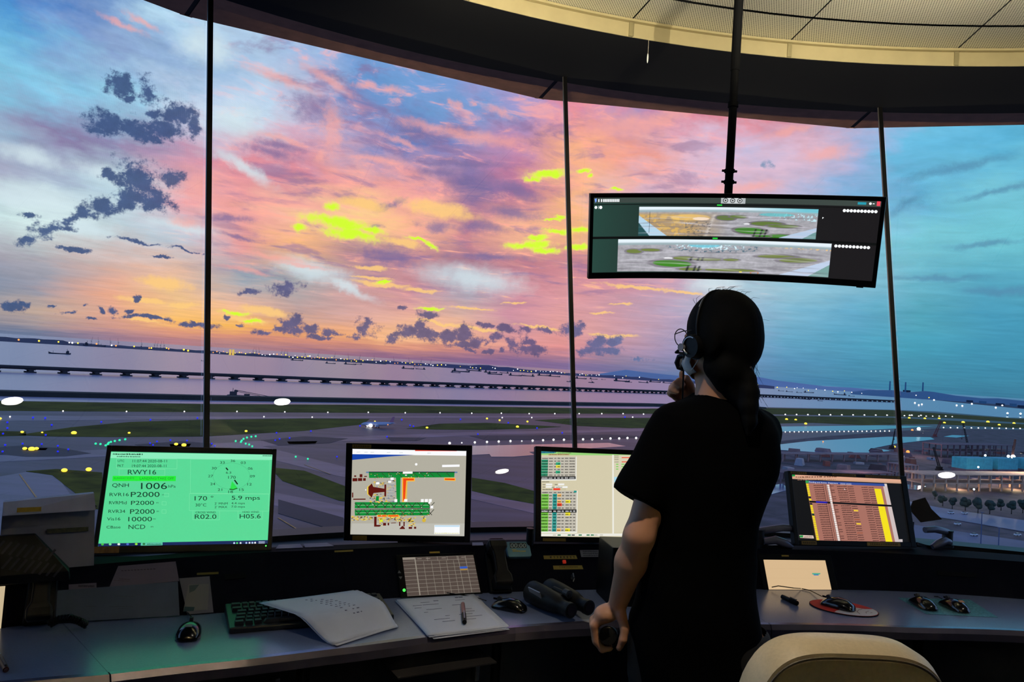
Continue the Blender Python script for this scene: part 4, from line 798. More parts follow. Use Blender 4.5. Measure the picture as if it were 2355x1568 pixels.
# floodlight masts on the site and spit
flm = lampm('floodlight_lens', (235, 255, 255), 14)
FL = [(2113, 986, 985 + 4, 3.2, 'bright floodlight far off, just right of the mullion'), (2250, 1055, 1076, 4.2, 'bright floodlight mast above the left turquoise block'), (2330, 1050, 1080, 3.6, 'bright floodlight mast beside the rusty crane'), (2319, 1049, 1080, 2.4, 'small floodlight mast just left of the bright mast by the rusty crane'), (2266, 1047, 1066, 1.8, 'small floodlight between the two bright masts'), (2128, 1085, 1100, 2.6, 'white work lamp left of the oval reflection'), (2250, 1074, 1102, 1.6, 'lower work lamp under the bright floodlight mast'), (2317, 950, 956, 1.5, 'left floodlight on the far spit'), (2347, 951, 957, 1.6, 'right floodlight on the far spit'), (2240, 1125, 1135, 1.6, 'small lamp on the floodlit frame')]
for x, y, yb, r, lab in FL:
    a = siteat(x, yb); d = math.hypot(a.x, a.y); v = ray(x, y); bq = EYE + v * (d / math.hypot(v[0], v[1])); t = thing('floodlight_mast', lab, 'floodlight', a); hgt = bq[2] - a.z
    MB().cyl((0, 0, 0), (0, 0, hgt), .25 * d / 800, n=6).build('mast', pk, t); MB().ball((bq[0] - a.x, bq[1] - a.y, hgt), r * d / FP, 10, 8).build('lamp', flm, t)
def plight(name, loc, e, c, r=2.0):
    l = bpy.data.lights.new(name, 'POINT'); l.energy = e; l.color = c; l.shadow_soft_size = r; o = bpy.data.objects.new(name, l); COL.objects.link(o); o.location = loc
a = siteat(2250, 1110); plight('floodlight_beam', (a.x, a.y - 10, G + 32), 40000, (1, .86, .66)); a = siteat(2330, 1118); plight('floodlight_beam', (a.x, a.y - 10, G + 30), 40000, (1, .82, .6))
a = siteat(2345, 1128); plight('floodlight_beam', (a.x, a.y + 6, G + 5), 12000, (1, .75, .42)); a = siteat(2215, 1128); plight('floodlight_beam', (a.x, a.y + 6, G + 5), 9000, (1, .75, .42)); a = siteat(1960, 1100); plight('floodlight_beam', (a.x, a.y - 30, G + 25), 26000, (1, .7, .66)); a = siteat(2120, 1050); plight('floodlight_beam', (a.x, a.y, G + 28), 30000, (1, .6, .5))
for i, x in enumerate((2104, 2113, 2120, 2148, 2158, 2200, 2213, 2235, 2290, 2305, 2340)):
    y = rr.uniform(914, 935); p = onz(x, y + (x - 2100) * .04, SEA); o = MB().ball((0, 0, 6), 1.7 * np.linalg.norm(p - EYE) / FP, 8, 6).build('spit_lamp', L_W); o.location = tuple(p); tag(o, 'small white lamp on the low spit right of the mullion', 'light', 'lamps on the far spit')

# ------------------------------------------------------------------ monitors
bez = M('black_monitor_plastic', (7, 7, 8), .42, var=.2, scale=80, spec=.25); tape = M('yellow_label_tape', (150, 118, 40), .6, var=.15, scale=90); tape2 = M('bright_yellow_label', (205, 165, 50), .6, var=.1, scale=90)
def rotm(yaw, tilt, roll): return Matrix.Rotation(yaw, 4, 'Z') @ Matrix.Rotation(tilt, 4, 'X') @ Matrix.Rotation(roll, 4, 'Y')
def monitor(label, pos, yaw, tilt, roll, w, h, bz, corners, emit, off, scale, draw, stand=True, name='monitor', tapes=()):
    yaw, tilt, roll = [math.radians(v) for v in (yaw, tilt, roll)]
    base = Vector((pos[0], pos[1], ZL)); t = thing(name, label, 'monitor', base, yaw); t.rotation_euler = (0, 0, yaw)
    Mp = Matrix.Translation((0, 0, pos[2] - ZL)) @ Matrix.Rotation(tilt, 4, 'X') @ Matrix.Rotation(roll, 4, 'Y')
    l, r, tp, bt = bz; sw, sh = w - l - r, h - tp - bt; cx, cz = (l - r) / 2, (bt - tp) / 2
    mb = MB(Mp); x0, x1, z0, z1 = -w / 2, w / 2, -h / 2, h / 2
    mb.box((x0 + l / 2, .012, 0), (l, .026, h)).box((x1 - r / 2, .012, 0), (r, .026, h)).box((cx, .012, z1 - tp / 2), (sw, .026, tp)).box((cx, .012, z0 + bt / 2), (sw, .026, bt))
    mb.build('bezel', bez, t, bevel=.002)
    mb = MB(Mp); mb.loft([[(x0 + .002, .024, z0 + .002), (x1 - .002, .024, z0 + .002), (x1 - .002, .024, z1 - .002), (x0 + .002, .024, z1 - .002)], [(x0 * .7, .06, z0 * .7), (x1 * .7, .06, z0 * .7), (x1 * .7, .06, z1 * .7), (x0 * .7, .06, z1 * .7)]]); mb.build('back_shell', bez, t, bevel=.004)
    c = Canvas(sw, sh, corners, (cx, .004, cz), (scale, *off)); c.mb.M = Mp; draw(c); c.build('screen', t, emit)
    if stand:
        k = Mp @ Vector((0, .055, -h * .1)); zf = ZB - ZL; mb = MB(); mb.rbox((0, k.y + .06, zf + .008), (.24, .17, .016), .03); mb.build('stand_foot', bez, t)
        MB().loft([[(-.035, k.y + .05, zf + .014), (.035, k.y + .05, zf + .014), (.035, k.y + .08, zf + .014), (-.035, k.y + .08, zf + .014)], [(-.03, k.y - .012, k.z), (.03, k.y - .012, k.z), (.03, k.y + .016, k.z), (-.03, k.y + .016, k.z)]]).build('stand_neck', bez, t)
    for u0, u1, side in tapes:      # strips of yellow label tape on the bezel
        zc = z1 - tp / 2 if side > 0 else z0 + bt / 2; hh = (tp if side > 0 else bt) * (.62 if side > 0 else .7)
        mb = MB(Mp); mb.box((x0 + w * (u0 + u1) / 2, -.0016, zc), (w * (u1 - u0), .0012, hh)); mb.use(M('faded_label_print', (70, 52, 24), .7)); 
        for i in range(int((u1 - u0) * 60)): mb.box((x0 + w * u0 + w * (u1 - u0) * (.08 + .84 * (i + .5) / max(1, int((u1 - u0) * 60))), -.0024, zc), (w * .008, .0006, hh * .45))
        mb.ms.insert(0, tape); mb.mi = [0] * 6 + [1] * (len(mb.f) - 6); mb.build('label_tape', None, t)
    return t, Mp, (x0, x1, z0, z1)

K1c = (2.76, 0, 1000)                    # crop scale, then offset to photo pixels
def green(c):
    T = (18, 50, 34); c.fill((86, 214, 148)); c.rect(645, 160, 1720, 690, (88, 216, 150))
    c.rect(700, 122, 1725, 160, (140, 238, 190)); c.dashes(720, 905, 138, 9, (20, 60, 40), 1); c.dashes(745, 890, 153, 9, (60, 120, 90), 2); c.dashes(1660, 1718, 137, 7, (40, 90, 70))
    P = (120, 228, 168)
    def box(x0, y0, x1, y1):
        for a in ((x0, y0, x1, y0), (x0, y1, x1, y1), (x0, y0, x0, y1), (x1, y0, x1, y1)): c.line(*a, 2.5, P)
    box(745, 162, 1120, 224); box(760, 228, 1045, 268); box(1205, 162, 1705, 378); box(1200, 380, 1700, 488); box(1222, 488, 1390, 545); box(1505, 488, 1660, 540)
    tx = lambda s, x, y, w, h, col=T, sl=-.012: c.text(s, x, y, w, h, col, sl)
    tx('UTC', 752, 185, 40, 15); tx('11:07:44 2020-08-11', 843, 186, 214, 17); tx('PKT', 750, 216, 38, 15); tx('19:07:44 2020-08-11', 840, 217, 214, 17)
    tx('RWY16', 815, 263, 176, 30); c.poly([(722, 273), (1115, 270), (1113, 302), (720, 305)], (36, 236, 56)); tx('RUNWAY STATE', 730, 293, 125, 11, (34, 140, 50)); tx('LANDING/TAKE OFF', 890, 295, 212, 15, (34, 140, 50))
    for s, x, y, w, h in (('QNH', 720, 348, 103, 28), ('1006', 898, 355, 162, 40), ('hPa', 1068, 344, 45, 17), ('RVR16', 705, 401, 118, 21), ('P2000', 836, 405, 178, 32), ('RVRMid', 703, 452, 108, 20), ('P2000', 838, 455, 142, 26), ('RVR34', 700, 506, 103, 20), ('P2000', 833, 511, 152, 29), ('Vis16', 692, 553, 82, 19), ('10000', 823, 558, 146, 28), ('CBase', 690, 603, 86, 17), ('NCD', 825, 606, 103, 27), ('m', 1030, 393, 12, 6), ('m', 994, 444, 14, 7), ('m', 997, 498, 14, 7), ('m', 977, 546, 14, 7), ('m', 962, 595, 16, 7)): tx(s, x, y, w, h)
    for x, y in ((1045, 380), (1030, 432), (1030, 484)): box(x, y, x + 26, y + 22)
    for i in range(48):
        a = 2 * PI * i / 48; c.line(1463 + 116 * math.cos(a), 268 + 84 * math.sin(a), 1463 + 116 * math.cos(a + .13), 268 + 84 * math.sin(a + .13), 1.6, (70, 180, 124))
    for s, x, y, w in (('36', 1457, 178, 29), ('03', 1521, 190, 31), ('06', 1567, 226, 30), ('09', 1580, 276, 31), ('12', 1563, 327, 28), ('15', 1513, 362, 28), ('18', 1444, 376, 29), ('21', 1377, 363, 28), ('24', 1330, 327, 31), ('27', 1316, 277, 31), ('30', 1338, 227, 31), ('33', 1390, 190, 30)): tx(s, x, y, w, 16)
    tx('6.3', 1428, 253, 33, 14); tx('170', 1443, 285, 47, 18); c.poly([(1466, 300), (1497, 338), (1500, 346), (1478, 352), (1455, 352)], (44, 226, 80)); c.poly([(1450, 348), (1475, 351), (1500, 342), (1502, 347), (1475, 357), (1451, 355)], (24, 100, 30))
    c.line(1428, 215, 1441, 230, 8, (12, 30, 20)); c.line(1482, 292, 1502, 320, 8, (12, 30, 20))
    for s, x, y, w, h in (('170 °', 1233, 425, 117, 29), ('5.9 mps', 1465, 427, 178, 34), ('30°C', 1238, 463, 68, 20), ("2' MNM", 1358, 450, 82, 14), ('4.4 mps', 1463, 451, 85, 17), ("2' MAX", 1358, 472, 80, 14), ('7.0 mps', 1463, 473, 85, 17), ('CROSS WIND', 1240, 506, 125, 12), ('R02.0', 1235, 541, 135, 28), ('HEAD WIND', 1533, 501, 104, 11), ('H05.6', 1516, 537, 132, 28)): tx(s, x, y, w, h)
    c.poly([(640, 698), (1700, 672), (1700, 712), (640, 725)], (22, 40, 92)); c.poly([(903, 692), (1037, 689), (1036, 709), (902, 712)], (96, 200, 170))
    for x, col in ((668, (70, 190, 60)), (715, (120, 220, 150)), (768, (230, 240, 230)), (822, (80, 110, 200)), (875, (150, 230, 60)), (922, (40, 120, 60)), (1482, (200, 220, 255)), (1500, (90, 220, 120)), (1522, (220, 230, 240)), (1558, (180, 200, 250)), (1578, (230, 230, 240)), (1596, (200, 220, 255)), (1613, (250, 250, 255))): c.disc(x, 703 - (x - 640) * .013, 9 if x < 1000 else 6, 7, col, 8)
    c.dashes(940, 1030, 704, 8, (30, 90, 70), 5); c.dashes(1635, 1675, 686, 6, (200, 210, 235), 6); c.dashes(1635, 1675, 694, 6, (200, 210, 235), 7)
t, Mp, (x0, x1, z0, z1) = monitor('wide monitor with a green weather and wind display', (-.975, 2.40, 1.021), 19.6, -22.5, 0, .505, .329, (.013, .013, .019, .022), [(257, 1043), (624, 1046), (613, 1251), (232, 1259)], 1.0, (0, 1000), 2.76, green)
MB(Mp).box((x0 + .036, -.0018, z0 + .011), (.07, .0014, .019)).build('label_tape', M('brown_property_label', (150, 100, 40), .6, var=.3, scale=120), t)
MB(Mp).ball((x1 - .018, -.002, z0 + .014), .0022, 8, 6).build('power_light', lampm('green_power_light', (90, 255, 90), 2), t)

def amap(c):
    rr = random.Random(5); c.fill((176, 172, 158)); c.rect(160, 78, 880, 700, (178, 174, 160)); c.poly([(160, 560), (890, 560), (890, 645), (150, 640)], (190, 188, 178))
    c.poly([(160, 76), (880, 104), (880, 140), (160, 112)], (250, 250, 252)); c.poly([(563, 92), (820, 101), (820, 110), (563, 102)], (236, 52, 20)); c.poly([(160, 111), (560, 126), (400, 132), (160, 148)], (20, 66, 170))
    for x in (190, 240, 280, 385, 465, 640): c.dashes(x, x + 22, 100 + (x - 160) * .04, 5, (190, 200, 205), x)
    c.disc(572, 185, 8, 8, (250, 250, 250)); c.rect(733, 192, 840, 206, (250, 250, 252)); c.rect(695, 570, 853, 628, (248, 250, 253)); c.rect(697, 572, 851, 581, (190, 220, 240))
    BR, GR, YE, OR, OE = (92, 22, 16), (16, 140, 56), (232, 200, 70), (238, 70, 22), (250, 190, 60)
    def rects(col, *rs):
        for r in rs: c.rect(*r, col)
    rects(BR, (163, 265, 195, 285), (199, 265, 227, 284), (233, 266, 250, 283), (174, 247, 187, 257), (210, 240, 228, 260), (240, 252, 258, 258), (160, 358, 168, 390), (168, 398, 250, 405))
    c.line(252, 229, 828, 240, 9, (96, 130, 170)); c.poly([(270, 228), (810, 238), (810, 270), (272, 265)], GR); c.line(270, 228, 812, 239, 5, (20, 24, 22)); c.line(270, 240, 812, 250, 2, (50, 90, 60))
    c.poly([(180, 420), (660, 425), (662, 462), (178, 460)], GR); c.poly([(178, 472), (664, 468), (660, 508), (180, 508)], GR); c.line(178, 466, 664, 465, 4, (40, 44, 44)); c.line(185, 440, 655, 443, 2, (190, 210, 180)); c.line(185, 490, 655, 488, 2, (190, 210, 180))
    c.poly([(445, 262), (475, 263), (474, 425), (452, 425)], GR)
    for x0_, x1_ in ((178, 662),):
        for i in range(9):
            x = x0_ + i * 58; c.line(x, 425, x + 34, 460, 4, (46, 52, 40)); c.line(x + 50, 425, x + 18, 460, 4, (46, 52, 40)); c.line(x + 4, 470, x + 36, 506, 4, (46, 52, 40)); c.line(x + 48, 470, x + 16, 506, 4, (46, 52, 40))
    for i in range(5):
        for a, b_ in ((6, 40), (64, 96)): c.line(290 + i * 100 + a, 234, 290 + i * 100 + b_, 266, 3, (46, 70, 44)); 
    # terminal piers, brown with yellow stands round them
    for p in ([(290, 300), (300, 322), (372, 335), (372, 308), (384, 308), (384, 385), (372, 385), (372, 356), (302, 362), (290, 392), (268, 368), (268, 322)],): c.poly([(x - 8 if x < 290 else x, y) for x, y in p], YE); c.poly(p, BR)
    for i in range(150):
        side = rr.random(); 
        if side < .35: x, y = rr.uniform(300, 372), rr.choice((rr.uniform(286, 320), rr.uniform(366, 398)))
        elif side < .7: x, y = rr.uniform(388, 440), rr.uniform(280, 420)
        else: x, y = rr.uniform(275, 430), rr.uniform(388, 418)
        c.rect(x, y, x + rr.uniform(5, 13), y + rr.uniform(3, 8), rr.choice((YE, YE, (210, 170, 60), (120, 126, 130), (60, 60, 60), (150, 150, 170))))
    c.poly([(320, 382), (338, 380), (338, 412), (318, 412)], GR)
    for i in range(24): c.rect(394, 300 + i * 5, 436, 303 + i * 5, (110, 120, 130) if i % 2 else (204, 206, 208))
    c.poly([(486, 264), (566, 266), (566, 290), (520, 290), (512, 420), (488, 420)], OE); c.poly([(492, 270), (560, 272), (560, 284), (512, 284), (506, 412), (494, 412)], OR); c.poly([(748, 270), (818, 273), (818, 292), (748, 288)], OE); c.poly([(753, 275), (813, 277), (813, 287), (753, 284)], OR)
    for i in range(13): c.rect(511, 292 + i * 9.5, 521, 297 + i * 9.5, (224, 180, 70))
    for x0_, x1_, y0, y1 in ((155, 305, 508, 545), (330, 520, 502, 545), (340, 370, 520, 575), (520, 582, 515, 575), (588, 640, 508, 518), (618, 640, 515, 545)): 
        for i in range(int((x1_ - x0_) * (y1 - y0) / 90)): x, y = rr.uniform(x0_, x1_ - 8), rr.uniform(y0, y1 - 6); c.rect(x, y, x + rr.uniform(5, 12), y + rr.uniform(3, 8), rr.choice((YE, YE, (240, 216, 90), (60, 54, 40), (190, 140, 50))))
    c.poly([(330, 500), (392, 500), (392, 514), (330, 514)], OE); c.poly([(398, 500), (470, 500), (470, 514), (398, 514)], OE); c.poly([(335, 503), (388, 503), (388, 511), (335, 511)], OR); c.poly([(402, 503), (466, 503), (466, 511), (402, 511)], OR)
    rects(BR, (310, 512, 326, 576), (310, 565, 348, 577), (368, 552, 388, 570), (398, 552, 408, 568), (472, 545, 480, 572), (500, 545, 508, 575), (534, 578, 556, 591), (568, 577, 582, 590)); c.poly([(476, 588), (494, 570), (510, 586), (510, 592), (476, 592)], BR); c.line(420, 554, 452, 552, 4, BR)
    c.disc(358, 538, 9, 9, (214, 236, 40)); c.disc(630, 536, 12, 12, (214, 180, 60))
    rects((250, 250, 250), (491, 227, 552, 240), (413, 262, 433, 278), (398, 283, 418, 295), (320, 290, 342, 304), (608, 401, 626, 420), (632, 401, 652, 420), (657, 401, 676, 420), (668, 443, 686, 460), (655, 420, 668, 430), (440, 400, 458, 418), (502, 400, 522, 416), (250, 334, 257, 342), (505, 246, 516, 252))
    for i in range(60): x, y = rr.uniform(270, 660), rr.choice((rr.uniform(425, 505), rr.uniform(230, 266))); c.rect(x, y, x + 4, y + 4, rr.choice(((240, 240, 240), (220, 190, 70), (220, 100, 40))))
    c.dashes(700, 850, 620, 6, (225, 220, 150), 3)
t, Mp, (x0, x1, z0, z1) = monitor('squarer monitor showing the colourful airport ground map', (-.325, 2.645, 1.038), 1.3, .5, -2.4, .435, .335, (.022, .020, .020, .021), [(809, 1028), (1068, 1040), (1070, 1232), (804, 1229)], 1.0, (750, 1000), 2.76, amap, tapes=((.05, .2, 1),))
MB(Mp).box((x0 + .055, -.0018, z0 + .010), (.05, .0014, .016)).build('label_tape', tape, t)

def table(c):
    rr = random.Random(8); bgc = (212, 203, 172); c.fill(bgc); c.rect(1345, 108, 2100, 135, (150, 210, 120)); c.rect(1345, 108, 1440, 124, (60, 150, 150)); c.dashes(1352, 1450, 121, 8, (20, 70, 120), 1); c.dashes(1460, 1550, 125, 6, (90, 120, 70), 2)
    c.rect(1400, 128, 1540, 137, (190, 178, 120)); c.dashes(1402, 1538, 136, 6, (120, 70, 50), 3)
    def grid(x0, y0, x1, y1, rows, cols, first, fills, blackrow):
        c.rect(x0, y0, x1, y1, (196, 190, 176)); rh = (y1 - y0) / rows
        for r_ in range(rows):
            y = y0 + rh * r_
            if r_ in blackrow: c.rect(x0, y, x1, y + rh, (14, 14, 16))
            elif r_ > 0:
                c.rect(x0, y, x0 + first[0], y + rh - 1.5, first[1])
                for (cx_, w_, col, rs) in fills:
                    if rs is None or r_ in rs: c.rect(x0 + cx_, y, x0 + cx_ + w_, y + rh - 1, col)
            for cx_, w_ in cols: c.dashes(x0 + cx_, x0 + cx_ + w_, y + rh * .75, rh * .45, (226, 226, 226) if r_ in blackrow else (40, 38, 34), int(r_ * 31 + cx_))
        c.rect(x1, y0, x1 + 5, y1 + 8, (236, 236, 230)); c.rect(x0, y1, x1 + 5, y1 + 8, (240, 240, 234))
    grid(1354, 148, 1582, 298, 8, ((4, 40), (50, 26), (85, 14), (107, 18), (132, 16), (156, 22), (186, 36)), (44, (36, 150, 112)), ((96, 30, (46, 176, 130), (2, 5)), (96, 30, (240, 226, 70), (3,))), (7,))
    c.dashes(1362, 1410, 318, 7, (90, 90, 80), 9)
    for x, y, w in ((1388, 326, 42), (1468, 326, 40), (1388, 342, 42), (1448, 344, 22), (1474, 344, 18), (1496, 344, 34)): c.rect(x, y, x + w, y + 12, (240, 240, 236)); c.dashes(x - 22, x - 4, y + 10, 7, (90, 90, 80), x)
    c.rect(1362, 358, 1520, 370, (200, 192, 160)); c.rect(1437, 357, 1482, 370, (240, 60, 40)); c.dashes(1366, 1430, 368, 6, (60, 60, 50), 11)
    grid(1360, 374, 1590, 636, 13, ((4, 40), (50, 20), (80, 18), (106, 22), (134, 14), (158, 22), (186, 14), (208, 14)), (48, (112, 196, 62)), ((74, 28, (30, 150, 142), None), (104, 26, (250, 190, 110), (1, 3, 12)), (104, 30, (240, 70, 40), (4,)), (158, 32, (246, 234, 50), (3, 7, 12))), (6,))
    c.rect(1570, 374, 1588, 386, (30, 150, 142)); c.rect(1820, 138, 1830, 648, (238, 236, 226)); c.rect(1830, 140, 1990, 640, (216, 208, 180))
    for i, (y, col) in enumerate(((148, (110, 110, 100)), (160, (236, 80, 50)), (172, (110, 110, 100)), (188, (236, 80, 50)))): c.dashes(1834, 1862, y, 6, (120, 120, 100), i); c.rect(1882, y - 6, 1990, y, col if i % 2 else (214, 208, 180))
    for y in (204, 220, 236): c.rect(1845, y - 6, 1860, y, (110, 210, 80)); c.rect(1880, y - 6, 1900, y, (110, 210, 80))
    c.rect(1832, 285, 1990, 320, (170, 216, 236)); c.rect(1345, 648, 2100, 664, (236, 234, 224))
    for x, g in ((1440, 0), (1470, 1), (1535, 1), (1560, 2), (1605, 1), (1655, 1), (1682, 1), (1705, 0), (1740, 0)): c.rect(x, 654, x + 20, 661, ((200, 196, 180), (16, 110, 60), (60, 60, 60))[g])
t, Mp, (x0, x1, z0, z1) = monitor('monitor with flight tables partly hidden behind the standing person', (.351, 2.81, 1.046), 12.3, -13.6, 0, .475, .339, (.022, .022, .018, .019), [(1239, 1040), (1503, 1052), (1506, 1245), (1245, 1241)], 1.0, (750, 1000), 2.76, table)
MB(Mp).box((x0 + .07, -.0018, z0 + .008), (.085, .0014, .011)).build('label_tape', tape, t)

def pend(c):
    c.fill((15, 15, 16)); c.poly([(430, 360), (1085, 398), (1087, 422), (433, 384)], (222, 168, 140)); c.rect(430, 360, 456, 374, (40, 150, 70)); c.dashes(460, 715, 382, 8, (120, 80, 60), 1); c.poly([(433, 378), (1087, 415), (1087, 424), (433, 388)], (206, 160, 132)); c.dashes(470, 700, 397, 5, (150, 110, 90), 2)
    x = lambda u, v: (518 + u * 484 + v * 52, 398 + v * 322 + u * 26 + u * v * 8)
    def q(u0, v0, u1, v1, col): c.poly([x(u0, v0), x(u1, v0), x(u1, v1), x(u0, v1)], col)
    q(0, 0, 1, 1.1, (168, 112, 98)); q(0, 0, 1, .045, (52, 76, 150)); c.rect(519, 399, 537, 414, (50, 160, 80)); c.text('Pending and Active  Departure', 540, 414, 172, 10, (236, 236, 240), .055); c.text('ZGSZ ZGSD', 727, 424, 66, 8, (220, 224, 240), .055); q(.95, .045, 1, 1.1, (206, 190, 188)); q(.97, 0, 1, .045, (220, 210, 206))
    for i in range(27):
        v0, v1 = .06 + i * .038, .06 + (i + 1) * .038 - .006; vm_ = v1 - .004
        q(0, v0, .03, v1, (12, 60, 30) if i == 14 else (240, 216, 30) if i not in (6, 9) else (40, 36, 30))
        if i == 8: q(0, v0, 1, v1, (18, 16, 18)); q(.08, v0, .22, v1, (26, 28, 170)); q(.255, v0, .285, v1, (236, 226, 220)); continue
        for u0, u1, k in ((.09, .21, 0), (.30, .34, 1), (.38, .5, 2), (.51, .58, 3), (.68, .755, 4), (.765, .83, 5)):
            if k == 1 and i % 3 == 1: continue
            p0, p1 = x(u0, vm_), x(u1, vm_); c.dashes(p0[0], p1[0], (p0[1] + p1[1]) / 2, 6, (150, 70, 30) if k == 3 and i in (15, 21) else (60, 34, 32), i * 7 + k)
        q(.255, v0, .285, v1, (238, 226, 222))
        if i not in (8,): q(.835, v0 - .003, .915, v1 + .003, (244, 224, 26)) if i > 0 else None
        if i in (11, 17): q(.525, v0 + .004, .58, v1 - .002, (240, 200, 60))
    for u in (.20, .225, .25, .29): 
        a, b_ = x(u, .05), x(u, 1.1); c.line(*a, *b_, 2, (50, 30, 30))
    c.poly([(470, 708), (552, 712), (556, 728), (474, 724)], (226, 204, 190)); c.rect(472, 710, 492, 722, (40, 150, 70)); c.dashes(497, 548, 722, 7, (120, 80, 70), 3); c.rect(1050, 735, 1070, 752, (200, 190, 190))
    c.poly([(743, 446), (751, 456), (746, 456)], (250, 250, 250))
t, Mp, (x0, x1, z0, z1) = monitor('small tilted monitor with the brown departure list, right of the standing person', (1.386, 3.023, 1.018), 15.3, -15.7, .9, .56, .282, (.018, .026, .014, .020), [(1821, 1093), (2078, 1108), (2090, 1246), (1834, 1240)], 1.0, (1650, 950), 2.537, pend, stand=False, tapes=((.02, .15, 1), (.36, .56, 1), (.64, .94, 1), (.05, .17, -1), (.58, .86, -1)))
# its two-part arm and clamp
am = M('silver_grey_arm', (120, 122, 130), .35, .6); 
MB().cyl((0, .16, ZB - ZL), (0, .16, .10), .018).box((0, .16, ZB - ZL + .004), (.10, .10, .008)).build('clamp_post', M('dark_arm_metal', (52, 54, 62), .4, .5), t)
MB().tube([(0, .16, .085), (.06, .14, .10), (.04, .09, .13), (0, .06, .15)], .014, 10).build('swivel_arm', am, t)

